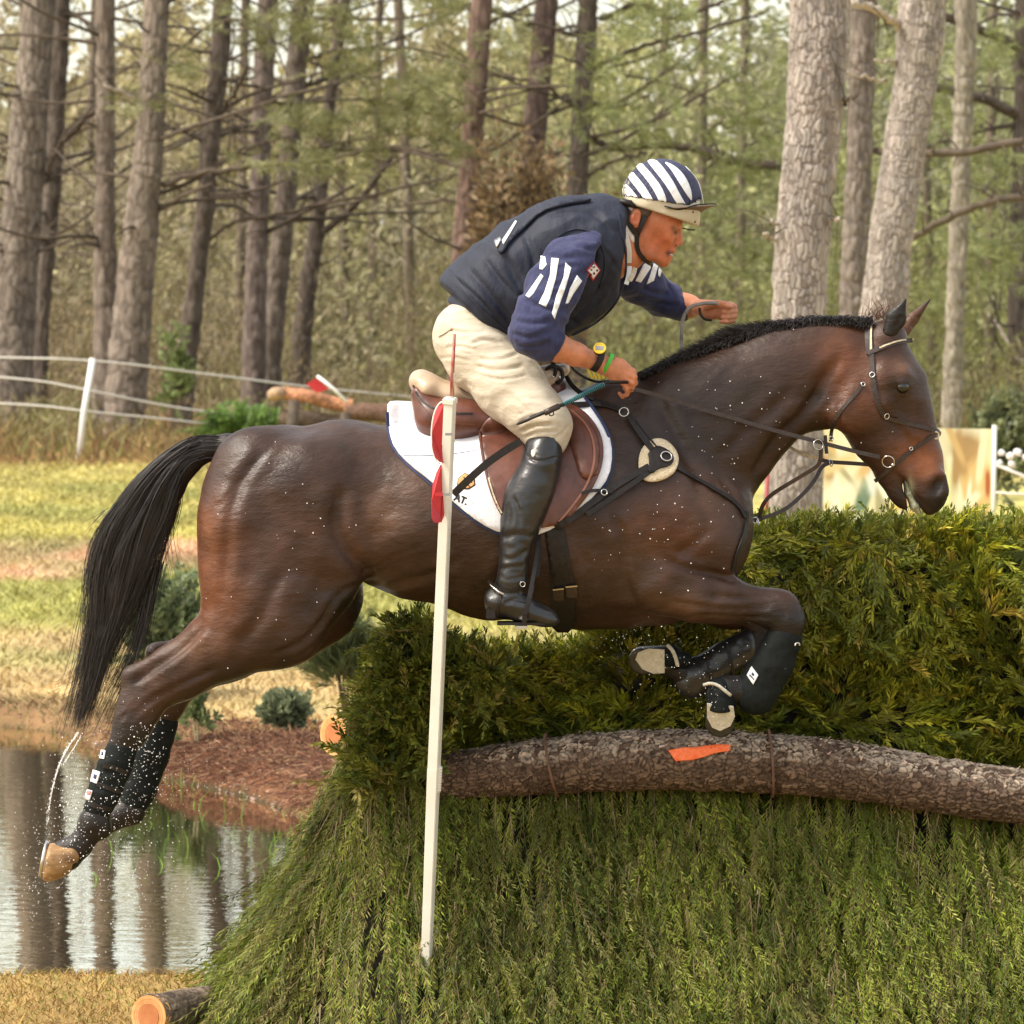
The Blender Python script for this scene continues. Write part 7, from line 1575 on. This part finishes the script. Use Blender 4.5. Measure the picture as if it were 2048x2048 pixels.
idx = np.arange(nx_*nz_).reshape(nx_, nz_); Fb = np.stack([idx[:-1, :-1], idx[:-1, 1:], idx[1:, 1:], idx[1:, :-1]], -1).reshape(-1, 4)
Cb = Cb*.85; link('print', mesh_np('print', Vb, Fb, Cb), mb, bn)
tube('frame_post', [P(1986, 1115, by-.03), P(1989, 850, by-.03)], .019, M['pvc'], bn); tube('frame_post', [P(1560, 1115, by-.03), P(1561, 848, by-.03)], .019, M['pvc'], bn)
rp_ = thing('red_post', 'dark red post half hidden beside the pale trunk under the horse\'s neck', 'post', P(1532, 1100, 16.)); tube('post', [P(1530, 1120, 16.), P(1536, 925, 16.)], .014, mat('dark_red_post', (.30,.05,.04), rough=.6), rp_)
# white things at the right border
wr = thing('barrier', 'slanting pale rail and white bundles at the right border beside the banner', 'barrier', P(2020, 960, 25))
tube('rail', [P(1990, 928, 25), P(2100, 975, 25)], .016, M['pvc'], wr); tube('rail', [P(1992, 985, 25), P(2100, 992, 25)], .010, M['pvc'], wr)
tube('upright', [P(2075, 1060, 25), P(2075, 955, 25)], .02, M['pvc'], wr)
for i, (x, y, r) in enumerate(((2003,905,9),(2020,912,10),(2036,905,11),(2050,915,9),(2024,928,9),(2000,925,7))):
    bm = bmesh.new(); bmesh.ops.create_icosphere(bm, subdivisions=2, radius=r*pxm(25)*.8)
    for v in bm.verts: v.co *= 1+.25*random.uniform(-1, 1)
    e = bpy.data.meshes.new('bundle'); bm.to_mesh(e); bm.free(); eo = link('bundle', e, M['white'], wr); eo.matrix_parent_inverse = Matrix(); eo.location = P(x, y, 25)-wr.location

# ================================================================ WATER DROPS AND SPLASHES
def drops(name, spec):
    pts, rs = [], []
    for (c_, x, y, sx, sy, Y, n, r0, r1) in spec:
        X_, Y_ = nat(c_, x, y); s_ = CR[c_][2]
        for _ in range(n):
            px_, py_ = X_+rng.normal(0, sx*s_), Y_+rng.normal(0, sy*s_); pts.append(list(P(px_, py_, Y+rng.normal(0, .08)))); rs.append(rng.uniform(r0, r1)*.55)
    o = lumps(name, np.array(pts), np.array(rs), np.ones((len(pts), 3)), M['drop'], 1.); return o
drops('water_drops', [('E', 430, 1000, 160, 200, -.25, 420, .0012, .0035), ('E', 620, 760, 90, 170, -.2, 260, .001, .003), ('E', 600, 1300, 260, 180, -.2, 380, .001, .0026), ('E', 180, 1200, 60, 160, -.2, 120, .0012, .003), ('E', 850, 800, 90, 90, -.1, 110, .001, .0026),
    ('H', 300, 500, 110, 60, -.2, 70, .001, .0028), ('H', 700, 700, 260, 160, -.28, 90, .001, .0028), ('H', 850, 950, 70, 120, -.3, 50, .001, .003), ('E', 330, 900, 25, 120, -.28, 110, .0014, .0038), ('E', 720, 560, 50, 90, -.3, 90, .0014, .0034)])
# beads on the coat
pts, rs = [], []
for (c_, x, y, s_, n) in (('C', 1350, 650, 220, 26), ('B', 700, 740, 260, 60), ('B', 500, 1300, 150, 34), ('C', 1200, 1150, 220, 14), ('D', 1500, 1200, 150, 20), ('B', 1300, 760, 120, 12), ('E', 480, 760, 110, 60), ('E', 700, 600, 60, 50)):
    for _ in range(n):
        l, n_ = hit(HT, *nat(c_, x+rng.normal(0, s_), y+rng.normal(0, s_)))
        if l: pts.append(list(l+n_*.001)); rs.append(rng.uniform(.0009, .0024))
o = lumps('water_beads', np.array(pts), np.array(rs), np.ones((len(pts), 3)), M['drop'], 1.)
# string of water running off the tail
pts, rs = [], []
for k, (pa_, n) in enumerate(((((378,520),(330,590),(290,670),(262,760),(242,850),(228,960)), 240), (((395,530),(345,620),(300,680)), 60), (((1000+0,0),(1000,0)), 0))):
    if n:
        S_ = spl([W('E', x, y, -.05) for x, y in pa_], n); pts += (S_+rng.normal(0, .0022, S_.shape)).tolist(); rs += list(rng.uniform(.0006, .0017, n))
for k, pa_ in enumerate((((378,520),(335,585),(292,665),(264,750),(246,830)), ((392,535),(350,610),(312,665)), ((380,525),(325,600),(285,690),(255,790),(236,900)))):
    q = spl([W('E', x, y, -.05+.01*k) for x, y in pa_], 26)+rng.normal(0, .0008, (26, 3)); st_ = tube('water_stream', [Vector(p) for p in q], list(.0013*rng.uniform(.3, 1.5, 26)), M['drop'], None, k=6); st_['kind'] = 'stuff'
o = lumps('tail_water', np.array(pts), np.array(rs), np.ones((len(pts), 3)), M['drop'], 1.4)
